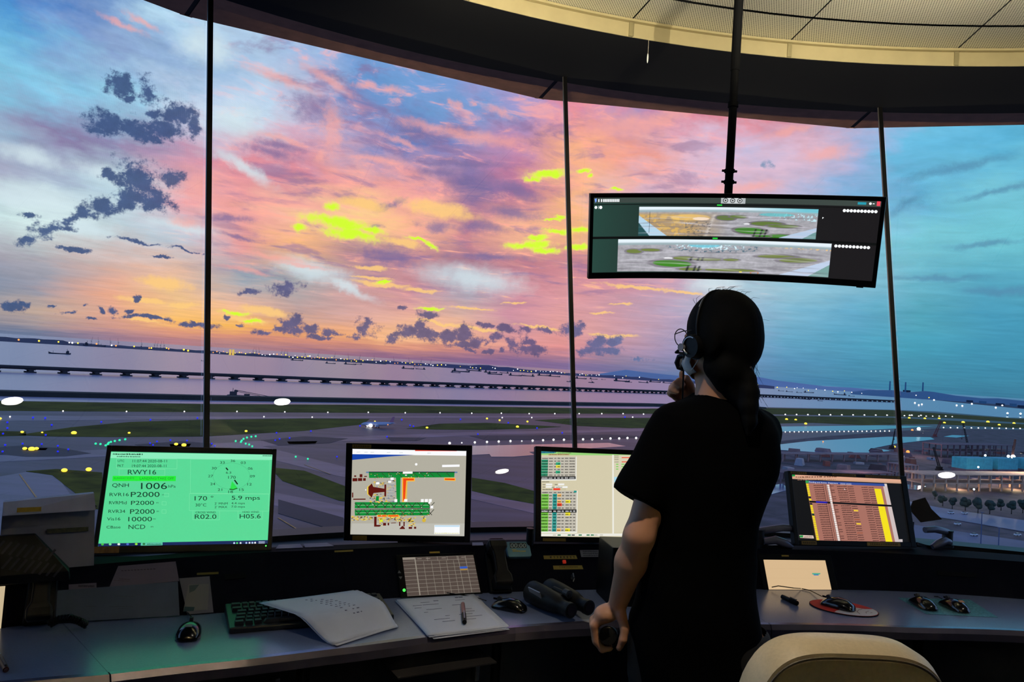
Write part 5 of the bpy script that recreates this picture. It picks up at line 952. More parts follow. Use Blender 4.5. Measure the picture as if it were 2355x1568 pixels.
# ---- hanging curved panorama monitor
W_, H_ = 1.10, .337; tl = Matrix.Translation((.819, 2.949, 2.047)) @ rotm(math.radians(-10.2), math.radians(16.9), math.radians(-.6)); RC = 1.8
hm = thing('hanging_curved_monitor', 'wide curved monitor hung on a ceiling pole, showing two airfield panoramas', 'monitor', (.819, 2.949, 2.047)); Mi = Matrix.Translation(-hm.location) @ tl
def cur(u, v, d=0.0):
    a = (u - .5) * W_ / RC; return ((RC + d) * math.sin(a), (RC + d) * math.cos(a) - RC + .04, (.5 - v) * H_)
NU, NV = 640, 190
def pano(NU, NV):
    """two panoramas painted on a dark window, as colour per vertex of the curved panel"""
    u, v = np.meshgrid(np.linspace(0, 1, NU), np.linspace(0, 1, NV)); r_ = np.random.default_rng(4)
    X = 165 + u * 2000; Y = v * 600                                  # panel units
    def nz_(fx, fy, s):
        g = np.random.default_rng(s); out = np.zeros_like(u); tot = 0
        for o in range(4):
            n1_, n2_ = int(fx * 2 ** o) + 2, int(fy * 2 ** o) + 2; gr = g.random((n2_, n1_)); xx, yy = u * (n1_ - 1.001), v * (n2_ - 1.001); i, j = xx.astype(int), yy.astype(int); a, b = xx - i, yy - j; a = a * a * (3 - 2 * a); b = b * b * (3 - 2 * b)
            out += .5 ** o * ((gr[j, i] * (1 - a) + gr[j, i + 1] * a) * (1 - b) + (gr[j + 1, i] * (1 - a) + gr[j + 1, i + 1] * a) * b); tot += .5 ** o
        return out / tot
    img = np.zeros((NV, NU, 3)); k = np.clip((X - 165) / 2000, 0, 1)[..., None]
    img[:] = np.array([40, 70, 62]) * (1 - k) ** 2 + np.array([28, 26, 28]) * (1 - (1 - k) ** 2)
    img[v < .07] = [60, 70, 66]; img[(v > .085) & (v < .10)] = [16, 18, 18]; img[(v > .515) & (v < .545)] = [14, 16, 16]
    def soft(m): return np.clip(m, 0, 1)[..., None]
    def mix(m, c): 
        mm = soft(m); img[:] = img * (1 - mm) + np.array(c) * mm
    def panel(x0, x1, y0, y1, kind, seed):
        m = (u > x0) & (u < x1) & (v > y0) & (v < y1); p = (u - x0) / (x1 - x0); q = (v - y0) / (y1 - y0); n = nz_(60, 24, seed); n2_ = nz_(150, 70, seed + 1); hzn = .17 + .05 * np.abs(p - .5)
        base = np.array([166, 165, 172]) * (.88 + .22 * n[..., None]) * (.94 + .12 * n2_[..., None]); pic = base.copy()
        def over(mask, c): 
            mm = np.clip(mask, 0, 1)[..., None]; pic[:] = pic * (1 - mm) + np.array(c) * mm
        def ell(cx, cy, a, b, rot=0): 
            dx, dy = p - cx, q - cy; c_, s_ = math.cos(rot), math.sin(rot); return np.clip((1 - np.sqrt(((dx * c_ + dy * s_ * .25) / a) ** 2 + ((dy * c_ - dx * s_ * 4) / (b * .72)) ** 2)) * 9, 0, 1)
        if kind == 1:
            over(np.clip((.52 - p) * 5, 0, 1) * np.clip((q - .16) * 8, 0, 1), (172, 146, 112)); over(np.clip((n - .42) * 7, 0, 1) * .6 * np.clip((.36 - p) * 7, 0, 1) * np.clip((q - .2) * 8, 0, 1), (240, 190, 84)); over(ell(.3, .36, .12, .16) * .55, (250, 204, 110)); over(ell(.36, .4, .05, .08), (238, 214, 190))
            for cx, cy, a, b, rot in ((.50, .36, .055, .11, .06), (.57, .31, .05, .07, .04), (.64, .78, .09, .16, .07), (.73, .53, .09, .10, .0), (.82, .60, .09, .07, .0), (.81, .95, .08, .10, .0), (.71, .95, .05, .06, 0)): over(ell(cx, cy, a * 1.25, b * 1.4, rot), (112, 108, 112)); over(ell(cx, cy, a, b, rot), (96, 118, 60) if cy < .7 else (60, 124, 40))
            over(np.clip(1 - np.abs(p - .44 - (q - .2) * -.06) * 60, 0, 1) * (q > .25) * .6, (214, 208, 204)); over(np.clip((n2_ - .58) * 8, 0, 1) * (p < .42) * (q > .5) * (p > .27), (110, 104, 98))
            over(np.clip((n2_ - .5) * 9, 0, 1) * np.clip((p - .62) * 9, 0, 1) * np.clip(.5 - q, 0, 1) * 2.6 * (q > .18), (70, 92, 100)); over(np.clip((n2_ - .56) * 12, 0, 1) * np.clip((p - .68) * 9, 0, 1) * (q > .17) * (q < .42), (190, 226, 236)); over(ell(.78, .22, .1, .09) * .7, (90, 190, 196)); over(ell(.62, .55, .02, .03), (240, 240, 245))
            for x_ in (.665, .70, .725): over(np.clip(1 - np.abs(p - x_ - (.9 - q) * .05) * 120, 0, 1) * (q > .72) * (q < .98), (34, 40, 36))
            over((q - (.30 + p * 4.2) > 0) * 1.0, (176, 206, 226)); over((q - (.55 + p * 7.0) > 0) * 1.0, (40, 80, 84)); over(((q - 1.02 + (p - .79) * 1.9) > 0) * 1.0, (176, 196, 220)); over((((q - 1.0 + (p - .93) * 3.6) > 0) & (p > .9)) * 1.0, (110, 150, 150)); over((np.abs(p - .063) < .002) * (q < .9), (40, 50, 60))
        else:
            for cx, cy, a, b, rot in ((.08, .37, .04, .09, .05), (.16, .33, .05, .06, .03), (.27, .75, .10, .15, .06), (.33, .58, .06, .08, .02), (.44, .60, .08, .06, 0), (.55, .60, .04, .05, 0), (.54, .92, .14, .06, 0), (.36, .92, .06, .06, 0), (.76, .45, .09, .07, -.03), (.86, .54, .09, .10, -.06)): over(ell(cx, cy, a * 1.3, b * 1.5, rot), (128, 124, 132)); over(ell(cx, cy, a, b, rot), (112, 126, 66) if cx != .27 else (64, 132, 40))
            for x_ in (.345, .40, .38): over(np.clip(1 - np.abs(p - x_ - (.9 - q) * .05) * 110, 0, 1) * (q > .55) * (q < .98) * (np.abs(q - .73) > .08), (36, 40, 40))
            over(np.clip((n2_ - .5) * 9, 0, 1) * ell(.46, .24, .24, .22), (84, 110, 126)); over(np.clip((n2_ - .55) * 12, 0, 1) * ell(.45, .2, .2, .16), (214, 238, 246)); over(ell(.42, .16, .08, .12) * .8, (110, 200, 220)); over(np.clip((n2_ - .5) * 9, 0, 1) * np.clip((p - .72) * 8, 0, 1) * (q < .22), (232, 190, 130))
            over(ell(.25, .58, .025, .03), (244, 244, 248)); over(ell(.40, .57, .0, .0), (0, 0, 0)); over(ell(.6, .97, .008, .02), (250, 230, 60)); over(ell(.665, .98, .022, .06) - ell(.665, .98, .017, .045), (190, 120, 80)); over((((q - 1.0 + (p - .78) * 2.3) > 0) & (p > .5)) * 1.0, (186, 202, 226)); over((((q - 1.05 + (p - .9) * 4.2) > 0) & (p > .85)) * 1.0, (120, 160, 156))
        for i in range(40):
            cx, cy, w_ = r_.random(), .3 + .65 * r_.random(), r_.uniform(.05, .2); over(np.clip(1 - np.abs(q - cy - (p - cx) * r_.uniform(-.4, .6) - (p - cx) ** 2 * r_.uniform(-2, 2)) * 34, 0, 1) * np.clip(1 - np.abs(p - cx) / w_, 0, 1) * .6, (206, 202, 214) if i % 3 else (104, 100, 108))
        over(np.clip((hzn - q) * 26, 0, 1), (150, 170, 176)); over(np.clip((hzn - .06 - q) * 18, 0, 1), (222, 234, 242)); over(np.clip((hzn - .04 - q) * 18, 0, 1) * np.clip((p - .6) * 3, 0, 1) * (1 if kind == 1 else 0), (110, 190, 206))
        img[m] = pic[m]
    panel(.172, .800, .125, .505, 1, 21); panel(.098, .855, .555, .985, 2, 31)
    return img
img = np.clip(pano(NU, NV), 0, 255) / 255.0; img = np.where(img > .0404, ((img + .055) / 1.055) ** 2.4, img / 12.92)
uu, vv = np.meshgrid(np.linspace(.012, .988, NU), np.linspace(.045, .93, NV)); aa = (uu - .5) * W_ / RC
Vs = np.stack([RC * np.sin(aa), RC * np.cos(aa) - RC + .0385, (.5 - vv) * H_], -1).reshape(-1, 3); idx = np.arange(NU * NV).reshape(NV, NU); Fq = np.stack([idx[1:, :-1], idx[1:, 1:], idx[:-1, 1:], idx[:-1, :-1]], -1).reshape(-1, 4)
me = bpy.data.meshes.new('screen'); me.from_pydata([], [], []); me.vertices.add(len(Vs)); me.vertices.foreach_set('co', Vs.astype('f').ravel()); me.loops.add(Fq.size); me.loops.foreach_set('vertex_index', Fq.ravel().astype('i')); me.polygons.add(len(Fq)); me.polygons.foreach_set('loop_start', np.arange(0, Fq.size, 4, dtype='i')); me.update(calc_edges=True); me.transform(Mi)
ca = me.color_attributes.new('ink', 'FLOAT_COLOR', 'POINT'); ca.data.foreach_set('color', np.concatenate([img.reshape(-1, 3), np.ones((NU * NV, 1))], 1).astype('f').ravel()); me.materials.append(attr_mat('screen_image_1.10', 1.1))
so = bpy.data.objects.new('screen', me); COL.objects.link(so); so.parent = hm
# window furniture: title, buttons and icons in front of the picture
mb = MB(Mi); CW = (240, 244, 246)
def cpoly(pts, c, d=-.0022): mb.ink = lin(c); mb.poly([cur(.012 + p * .976, .045 + q * .885, d) for p, q in pts][::-1])
def crect(p0, q0, p1, q1, c, d=-.0022): cpoly([(p0, q0), (p1, q0), (p1, q1), (p0, q1)], c, d)
def cdisc(p, q, r, c, d=-.0024): cpoly([(p + r * .27 * math.cos(2 * PI * i / 10), q + r * math.sin(2 * PI * i / 10)) for i in range(10)], c, d)
for i, p in enumerate(np.linspace(.465, .54, 8)): crect(p, .0, p + .0108, .075, (196, 200, 202) if 0 < i < 7 else (170, 176, 178), -.0016)
for p in (.481, .506, .531): cdisc(p, .035, .034, (50, 54, 56)); cdisc(p, .035, .024, (200, 205, 206), -.003); cdisc(p, .035, .012, (60, 60, 62), -.0034)
cpoly([(.004, .02), (.012, .012), (.012, .05), (.008, .07)], (120, 160, 240)); 
rq = random.Random(2)
for p in list(np.linspace(.018, .028, 2)) + [.036] + list(np.linspace(.042, .092, 9)): crect(p, .022, p + .0045, .06, CW)
cdisc(.01, .13, .02, CW); crect(.0195, .11, .0205, .15, CW); cdisc(.028, .13, .022, CW)
for p in np.linspace(.885, .985, 10): cdisc(p, .13, .020, CW)
for p in np.linspace(.87, .975, 10): cdisc(p, .578, .020, CW)
crect(.925, .02, .952, .05, (40, 150, 170)); crect(.985, .0, .996, .06, (236, 70, 90)); cdisc(.965, .035, .016, CW); crect(.972, .03, .978, .04, CW); crect(.452, .088, .47, .105, (40, 200, 60)); crect(.444, .522, .462, .542, (40, 200, 60)); cpoly([(.816, .22), (.821, .225), (.816, .245)], CW)
mb.build('screen_icons', attr_mat('screen_image_1.10', 1.1), hm, fix=False)
mb = MB(Mi)
def cbar(u0, u1, v0, v1, d0, d1, n=24):
    secs = []
    for u_ in np.linspace(u0, u1, n if u1 - u0 > .1 else 2): secs.append([cur(u_, v0, d0), cur(u_, v1, d0), cur(u_, v1, d1), cur(u_, v0, d1)])
    mb.loft(secs)
cbar(0, 1, 0, .047, -.006, .02); cbar(0, 1, .928, 1.0, -.006, .02); cbar(0, .013, .0, 1, -.006, .02); cbar(.987, 1, 0, 1, -.006, .02); mb.build('bezel', bez, hm)
mb = MB(Mi); cbar(0.002, .998, .01, .99, .0045, .03); cbar(.3, .7, .15, .85, .03, .06); mb.build('back_shell', bez, hm); mb = MB(Mi); cbar(.94, .962, 1.0, 1.012, -.002, .012); mb.build('control_nub', bez, hm)
pt = Vector(at(1676, 440, 3.03)); ptop = Vector(at(1709, -40, 3.03));
polem = M('flat_black_pole', (5, 5, 6), .85, spec=.1)
pb = thing('ceiling_pole', 'black telescopic pole from the ceiling carrying the curved monitor', 'pole', (pt.x + .004, pt.y + .02, ZC)); 
MB().cyl((0, 0, 0), (0, 0, -.55), .0185).build('upper_tube', polem, pb); MB().cyl((0, 0, -.5), (0, 0, -1.27), .0165).build('lower_tube', polem, pb); MB().cyl((0, 0, 0), (0, 0, -.012), .07).build('ceiling_flange', polem, pb)
for zz in (2.30, 2.345): 
    MB().cyl((0, 0, zz - ZC), (0, 0, zz - ZC - .012), .021).cyl((-.03, 0, zz - ZC - .006), (.03, 0, zz - ZC - .006), .005, n=8).build('clamp_ring', polem, pb)
MB().box((0, .022, -1.14), (.10, .012, .12)).build('bracket_plate', polem, pb)
for k, (zz, rr_) in enumerate(((2.62, .021),)): MB().cyl((0, 0, zz - ZC), (0, 0, zz - ZC - .02), rr_).build('collar', polem, pb)

# ------------------------------------------------------------------ things on the console
paperm = M('white_paper', (205, 208, 220), .8, var=.03); greenp = M('dark_green_plastic', (20, 34, 40), .5)
def yawof(a, b): return math.atan2(b[1] - a[1], b[0] - a[0])
def desk_at(px, py, dz=0.0): return Vector(onz(px, py, ZD + dz))
# keyboard with separate keycaps
ka, kb = desk_at(505, 1421, .01), desk_at(883, 1392, .01); ky = yawof(ka, kb); kc = (ka + kb) / 2
kt = thing('keyboard', 'black desktop keyboard half covered by the left stack of papers', 'keyboard', (kc.x + .018, kc.y - .016, ZD), ky); KL, KW = .452, .168
MB().loft([[(-KL / 2, -KW / 2, 0), (KL / 2, -KW / 2, 0), (KL / 2, KW / 2, 0), (-KL / 2, KW / 2, 0)], [(-KL / 2, -KW / 2, .016), (KL / 2, -KW / 2, .016), (KL / 2, KW / 2, .030), (-KL / 2, KW / 2, .030)]]).build('keyboard_case', M('blue_black_plastic', (17, 24, 34), .4, var=.15, scale=60), kt, bevel=.004)
keym = M('charcoal_keycaps', (26, 33, 44), .55, var=.2, scale=90)
for r_ in range(6):
    y = -KW / 2 + .024 + r_ * .0225 + (.006 if r_ == 5 else 0); z = .016 + (y + KW / 2) / KW * .014; mb = MB(); x = -KL / 2 + .014 + (.004 * r_ if r_ < 4 else 0); i = 0
    while x < KL / 2 - .03:
        wk = .0155
        if r_ == 0: wk = (.024, .02, .02, .11, .02, .02, .024)[i] if i < 7 else .0155
        elif i == 0: wk = .026
        if .055 < x - .07 < .062: x += .008
        mb.box((x + wk / 2, y, z + .004), (wk, .0165, .009), taper=.86); x += wk + .0033; i += 1
    mb.build('key_row', keym, kt)
# papers: loose stacks of slightly fanned sheets, the left one draped over the keyboard
def sheet_stack(label, corners, n, seed, drape=None, marks=None):
    r = random.Random(seed); C_ = [desk_at(x, y, .052 if drape and i < 2 else .006) for i, (x, y) in enumerate(corners)]; c = sum(C_, Vector()) / 4; t = thing('paper_stack', label, 'papers', (c.x, c.y, ZD), 0)
    for k in range(n):
        a = r.uniform(-.05, .05) if k < n - 1 else 0; dx, dy = (r.uniform(-.008, .008), r.uniform(-.008, .008)) if k < n - 1 else (0, 0); mb = MB(); N = 14; top = []; R2 = Matrix.Rotation(a, 3, 'Z')
        def pt(u, v):
            p = (C_[0] * (1 - u) + C_[1] * u) * (1 - v) + (C_[3] * (1 - u) + C_[2] * u) * v - c; p.z = 0; p = R2 @ p; x, y = p.x + dx, p.y + dy
            z = .0012 + k * .0009 + (drape(u, v) if drape else 0) + .0014 * math.sin(3 * u + k) * v * (1 - v) * (1 + k * .3) + .004 * max(0, u - .8) * k / n
            return Vector((x, y, z))
        top = [[pt(i / N, j / N) for i in range(N + 1)] for j in range(N + 1)]; V = [p for q in top for p in q]; F = [(j * (N + 1) + i, j * (N + 1) + i + 1, (j + 1) * (N + 1) + i + 1, (j + 1) * (N + 1) + i) for j in range(N) for i in range(N)]
        mb.use(paperm).add(V, F)
        if k == n - 1 and marks:
            mb.use(M('blue_black_ink', (120, 122, 142), .8))
            for u, v, w, h in marks:
                P_ = [pt(u, v), pt(u + w, v), pt(u + w, v + h), pt(u, v + h)]; mb.add([p + Vector((0, 0, .0006)) for p in P_], [(0, 1, 2, 3)])
        o = mb.build('sheet', None, t, True, fix=False); s = o.modifiers.new('thick', 'SOLIDIFY'); s.thickness = .0005
    return t
r9 = random.Random(4)
mk1 = [(.36 + .014 * j + c_ * .055 + r9.uniform(0, .01), .12 + .063 * j, r9.uniform(.014, .032), .013) for j in range(11) for c_ in range(4) if r9.random() < .8]
mk2 = [(.1 + r9.uniform(0, .6), .15 + .07 * j, r9.uniform(.04, .22), .006) for j in range(9) for c_ in range(2)] + [(.42, .12, .06, .016), (.72, .06, .04, .02), (.77, .06, .05, .02)]
def drp(u, v):
    h = max(0, min(1, (1.0 - v * .98 - max(0, .3 - u) * .2) * 2.1)); return .047 * h * h * (3 - 2 * h)
sheet_stack('loose white papers with handwritten notes lying across the keyboard', [(603, 1385), (822, 1358), (913, 1437), (770, 1480)], 6, 1, drp, mk1)
sheet_stack('neat white paper stack with a pen on it, right of the keyboard', [(912, 1379), (1090, 1367), (1163, 1443), (985, 1462)], 7, 2, None, mk2)
# pens
def pen(name, label, a, b, z, r, m, m2, cat='pen'):
    A, B = desk_at(*a, z), desk_at(*b, z); L = (B - A).length; t = thing(name, label, cat, A, yawof(A, B))
    MB().cyl((0, 0, r), (L * .55, 0, r), r, n=12).build('barrel', m, t, True); MB().cyl((L * .55, 0, r), (L * .97, 0, r), r * 1.12, r * 1.05, n=12).cyl((L * .97, 0, r), (L, 0, r), r * .6, n=10).build('cap', m2, t, True); MB().box((L * .72, 0, r * 2.4), (L * .4, r * .6, r * .4)).build('clip', alu, t); return t
pen('pen', 'two tone ballpoint pen lying on the neat paper stack', (1064, 1393), (1068, 1437), .009, .0062, M('rosy_pen_barrel', (150, 96, 92), .35), blackp)
pen('pen', 'black marker lying on the worktop left of the red mouse pad', (1799, 1377), (1834, 1393), 0, .0078, blackp, black)
pen('pen', 'pen with red and black tip cut by the left picture edge on the worktop', (-16, 1490), (14, 1548), 0, .006, M('white_pen_barrel', (200, 200, 205), .35), M('dark_red_tip', (60, 18, 18), .4))
# mice
def mouse(label, c, hd, cable, badge=None, rz_extra=0.0, z0=0.0):
    A, B = desk_at(*c, .015 + z0), desk_at(*hd, .015 + z0); t = thing('computer_mouse', label, 'mouse', (A.x, A.y, ZD + z0), yawof(A, B)); secs = []
    for x, w, h in ((-.056, .012, .006), (-.05, .024, .020), (-.03, .031, .033), (0, .0305, .037), (.03, .028, .028), (.05, .024, .016), (.057, .014, .006)):
        secs.append([(x, w * math.cos(q * PI / 10), max(0.001, h * (.12 + .82 * max(0, math.sin(q * PI / 10))) if q <= 10 else .001)) for q in range(0, 20)])
    MB().loft(secs).build('shell', M('glossy_black_shell', (12, 12, 13), .18, var=.1, coat=.4), t, True); MB().cyl((.034, -.0045, .0275), (.034, .0045, .0275), .0075, n=12).build('scroll_wheel', darkgrey, t); MB().box((.036, 0, .0245), (.038, .0012, .006)).build('button_split', black, t)
    if cable:
        pts = [Vector(p) for p in cable]; inv = Matrix.Rotation(-t.rotation_euler[2], 4, 'Z') @ Matrix.Translation(-t.location); MB(inv).tube(pts, .0017, 6).build('cable', blackp, t, True)
    if badge: MB(Matrix.Translation((-.032, 0, .0345)) @ Matrix.Rotation(-.25, 4, 'Y')).box((0, 0, 0), (.012, .018, .0012)).build('badge', badge, t)
    return t
mouse('black mouse standing alone on the worktop left of the keyboard', (436, 1446), (446, 1418), [desk_at(440, 1418, .012), desk_at(432, 1409, .006), desk_at(418, 1404, .003), desk_at(400, 1408, .003)], M('silver_badge', (150, 140, 130), .4))
mouse('black mouse on the worktop between the neat papers and the binoculars', (1172, 1389), (1128, 1381), [desk_at(1118, 1381, .012), desk_at(1090, 1372, .004), desk_at(1050, 1366, .012), desk_at(1012, 1361, .004)])
mouse('black mouse resting on the round red mouse pad', (1928, 1386), (1893, 1377), [desk_at(1890, 1371, .012), desk_at(1862, 1357, .004), desk_at(1842, 1353, .004), desk_at(1825, 1352, .02), desk_at(1790, 1347, .02), desk_at(1775, 1350, .01)], z0=.004)
mouse('left one of two black mice on the clear plastic sheet', (2123, 1384), (2100, 1372), None, z0=.002)
mouse('right one of two black mice on the clear plastic sheet, with an orange badge', (2195, 1389), (2170, 1378), [desk_at(2166, 1377, .012), desk_at(2158, 1372, .004), desk_at(2148, 1371, .003)], M('orange_badge', (240, 150, 50), .5), z0=.002)
# red mouse pad: red disc with a plain white shape and brown strokes
pc = [desk_at(*p, .002) for p in ((1861, 1386), (2021, 1410), (1990, 1384), (1895, 1410))]; c = (pc[0] + pc[1]) / 2; t = thing('mouse_pad', 'oval red mouse pad with a white shape, on the right worktop', 'mouse pad', (c.x, c.y, ZD), yawof(pc[0], pc[1])); La = (pc[1] - pc[0]).length / 2; Lb = .083
ell = lambda a, b, x0=0, y0=0, n=36: [(x0 + a * math.cos(2 * PI * i / n), y0 + b * math.sin(2 * PI * i / n)) for i in range(n)]
MB().prism(ell(La, Lb), 0.0005, .003).build('rubber_base', black, t); MB().prism(ell(La * .985, Lb * .975), .003, .0036).build('red_top', M('red_pad_fabric', (196, 34, 22), .75), t)
cl = lambda pts: [(max(-La, min(La, x)), y) for x, y in pts if (x / (La * .97)) ** 2 + (y / (Lb * .96)) ** 2 <= 1.0]
MB().prism(cl([(La * .97 * math.cos(a), Lb * .96 * math.sin(a)) for a in np.linspace(-1.9, .45, 26)] + [(La * .62, .02), (La * .3, .022), (La * .12, -.004), (-La * .1, -.03), (-La * .25, -.055)]), .0036, .0040).build('white_print', M('white_pad_print', (214, 206, 202), .75), t)
mb = MB(); 
for pts in ([(La * .55, .016), (La * .42, -.004), (La * .36, -.03), (La * .42, -.052)], [(La * .72, .0), (La * .62, -.016), (La * .62, -.032)], [(La * .1, -.018), (La * .18, -.034), (La * .12, -.05)], [(La * .8, -.012), (La * .74, -.02)]): mb.tube([(x, y, .0039) for x, y in pts], .0008, 6)
mb.build('print_strokes', M('brown_pad_print', (120, 40, 30), .75), t)
# clear plastic sheet under the two mice
Cn = [desk_at(*p) for p in ((2065, 1375), (2230, 1379), (2295, 1420), (2130, 1412))]; c = sum(Cn, Vector()) / 4; t = MB(Matrix.Translation((-c.x, -c.y, 0))).prism([(p.x, p.y) for p in Cn], .0004, .0014).build('plastic_sheet', M('teal_clear_sheet', (92, 150, 162), .25, var=.35, scale=120)); t.location = (c.x, c.y, ZD); tag(t, 'thin teal plastic sheet under the two mice on the right worktop', 'sheet')
# binoculars lying on their side
bc = desk_at(1283, 1405); ax = desk_at(1345, 1412, .04) - desk_at(1232, 1358, .04); bt = thing('binoculars', 'black binoculars lying on the worktop beside the standing person', 'binoculars', (bc.x, bc.y, ZD), math.atan2(ax.y, ax.x)); rub = M('black_rubber_armour', (8, 8, 9), .55, var=.3, scale=150, spec=.25)
for sy, nm in ((-.034, 'near_barrel'), (.036, 'far_barrel')):
    mb = MB(); secs = []
    for x, r in ((-.098, .034), (-.094, .0365), (-.05, .036), (-.01, .033), (.03, .030), (.055, .024), (.06, .021), (.085, .021), (.09, .023), (.106, .023)): secs.append([(x, sy + r * math.cos(q * PI / 10), .037 + r * math.sin(q * PI / 10)) for q in range(20)])
    mb.loft(secs); o = mb.build(nm, rub, bt, True); MB().cyl((-.0985, sy, .037), (-.092, sy, .037), .029, n=20).build('objective_lens', M('dark_lens', (22, 18, 30), .05, spec=1), o); MB().cyl((.1055, sy, .037), (.108, sy, .037), .016, n=16).build('eyepiece_lens', M('dark_lens', (0, 0, 0)), o)
MB().rbox((.0, .001, .052), (.07, .035, .02), .006).cyl((-.03, .001, .062), (.05, .001, .062), .008, n=14).build('bridge_hinge', rub, bt); MB().cyl((.028, .001, .066), (.05, .001, .066), .0125, n=18).build('focus_wheel', darkgrey, bt)
MB(Matrix.Translation((-.035, -.0655, .05)) @ Matrix.Rotation(.45, 4, 'X')).rbox((0, 0, 0), (.062, .004, .034), .0015).build('name_plate', M('silver_name_plate', (150, 152, 156), .35, .7), bt, bevel=.001)
# items set in or on the sloped panel
def panel_frame(px, py, lift=.0):
    p, tg, n = on_panel(px, py); return frame(Vector(p) + Vector(n) * lift, tg, Vector(n).cross(Vector(tg)) * -1 if Vector(n).cross(Vector(tg)).z < 0 else Vector(n).cross(Vector(tg)))
def panel_thing(name, label, cat, px, py, group=None):
    m = panel_frame(px, py); t = thing(name, label, cat, group=group, mat=m); return t, m
def panel_uv(m, px, py):      # photo pixel on the panel plane, in the frame's local x/z
    o = np.array(m.translation); n = np.array(m.col[1][:3]); v = ray(px, py); p = EYE + v * ((o - EYE) @ n) / (v @ n); l = m.inverted() @ Vector(p); return l.x, l.z
def touch(name, label, cs, draw, emit, pad, scr_off):
    cx, cy = sum(p[0] for p in cs) / 4, sum(p[1] for p in cs) / 4; t, m = panel_thing(name, label, 'touch screen', cx, cy); L = [panel_uv(m, *p) for p in cs]
    xs0, xs1 = (L[0][0] + L[3][0]) / 2, (L[1][0] + L[2][0]) / 2; z1, z0 = (L[0][1] + L[1][1]) / 2, (L[2][1] + L[3][1]) / 2
    pl, pr, pt, pb = pad; mb = MB(); mb.box(((xs0 + xs1) / 2 + (pr - pl) / 2, -.001, (z0 + z1) / 2 + (pt - pb) / 2), (xs1 - xs0 + pl + pr, .014, z1 - z0 + pt + pb)); mb.build('touch_bezel', M('black_touch_bezel', (5, 5, 6), .6, spec=.1), t, bevel=.003)
    c = Canvas(xs1 - xs0, z1 - z0, cs, ((xs0 + xs1) / 2, -.0088, (z0 + z1) / 2)); draw(c); c.build('screen', t, emit); return t, m
def kdraw(c):
    c.fill((84, 72, 66)); u0, v0 = 0, 0
    def ln(a, b_, wd, col=(150, 142, 130)): 
        du, dv = b_[0] - a[0], b_[1] - a[1]; l = math.hypot(du, dv); nx, ny = -dv / l * wd, du / l * wd; c.polyuv([(a[0] + nx, a[1] + ny), (b_[0] + nx, b_[1] + ny), (b_[0] - nx, b_[1] - ny), (a[0] - nx, a[1] - ny)], col)
    for i in range(11): v = i / 10; ln((0, v), (1, v), .004)
    for u in (.165, .172): ln((u, 0), (u, 1), .004)
    for u in (.28, .39, .5, .6, .7): ln((u, .12), (u, 1), .0022)
    for u in (.34, .48, .62, .76, .88): ln((u, 0), (u, .12), .0022)
    for u in (.775, .88): ln((u, 0), (u, 1), .003)
    c.polyuv([(.775, .30), (.88, .30), (.88, .36), (.775, .36)], (50, 90, 190)); c.polyuv([(.775, .36), (.88, .36), (.88, .40), (.775, .40)], (170, 130, 50)); c.polyuv([(0, 0), (.165, 0), (.165, .06), (0, .06)], (150, 140, 128))
    for u in (.01, .18, .3, .52, .8): c.polyuv([(u + .02, .04), (u + .08, .04), (u + .08, .055), (u + .02, .055)], (150, 140, 130))
t, m = touch('touch_panel', 'square touch keypad with a grid of brown keys set in the sloped panel', [(918, 1284), (1081, 1281), (1110, 1367), (941, 1370)], kdraw, .9, (.022, .008, .012, .012), 0)
x, z = panel_uv(m, 928, 1360); MB().ball((x, -.009, z), .005, 10, 8).build('green_lamp', lampm('green_power_lamp', (70, 240, 80), 1.6), t)
for px, py, s in ((917, 1318, 1), (920, 1331, -1)): x, z = panel_uv(m, px, py); MB().add([(x - .006, -.0085, z - .004 * s), (x + .006, -.0085, z - .004 * s), (x, -.0085, z + .006 * s)], [(0, 1, 2)]).build('arrow_button', M('grey_print', (120, 120, 120), .6), t, fix=False)
x, z = panel_uv(m, 998, 1273); MB().box((x, -.0088, z), (.036, .001, .006)).build('label_tape', tape2, t)
def rdraw(c):
    c.fill((214, 182, 140)); 
    for (a, b_) in (((.36, 0), (.36, 1)), ((.62, 0), (.62, 1)), ((0, .30), (1, .30)), ((0, .62), (1, .62)), ((.84, .3), (.84, 1))): 
        c.polyuv([(a[0] - .002, a[1] - .003), (b_[0] + .002, b_[1] - .003), (b_[0] + .002, b_[1] + .003), (a[0] - .002, a[1] + .003)], (206, 172, 132))
    c.polyuv([(.74, .44), (.88, .44), (.86, .49), (.74, .49)], (80, 170, 140)); c.polyuv([(.76, .49), (.84, .49), (.84, .52), (.76, .52)], (40, 110, 190))
t, m = touch('touch_panel', 'warm beige touch screen set in the panel right of the standing person', [(1742, 1286), (1881, 1291), (1924, 1358), (1776, 1355)], rdraw, 1.0, (.02, .03, .022, .01), 0)
x, z = panel_uv(m, 1803, 1279); MB().box((x, -.0088, z), (.03, .001, .005)).build('label_tape', tape2, t)
t, m = touch('touch_panel', 'sliver of a lit cream touch screen at the left picture edge', [(-190, 1362), (3, 1350), (11, 1457), (-190, 1470)], lambda c: c.fill((220, 198, 160)), .8, (.02, .01, .012, .012), 0)
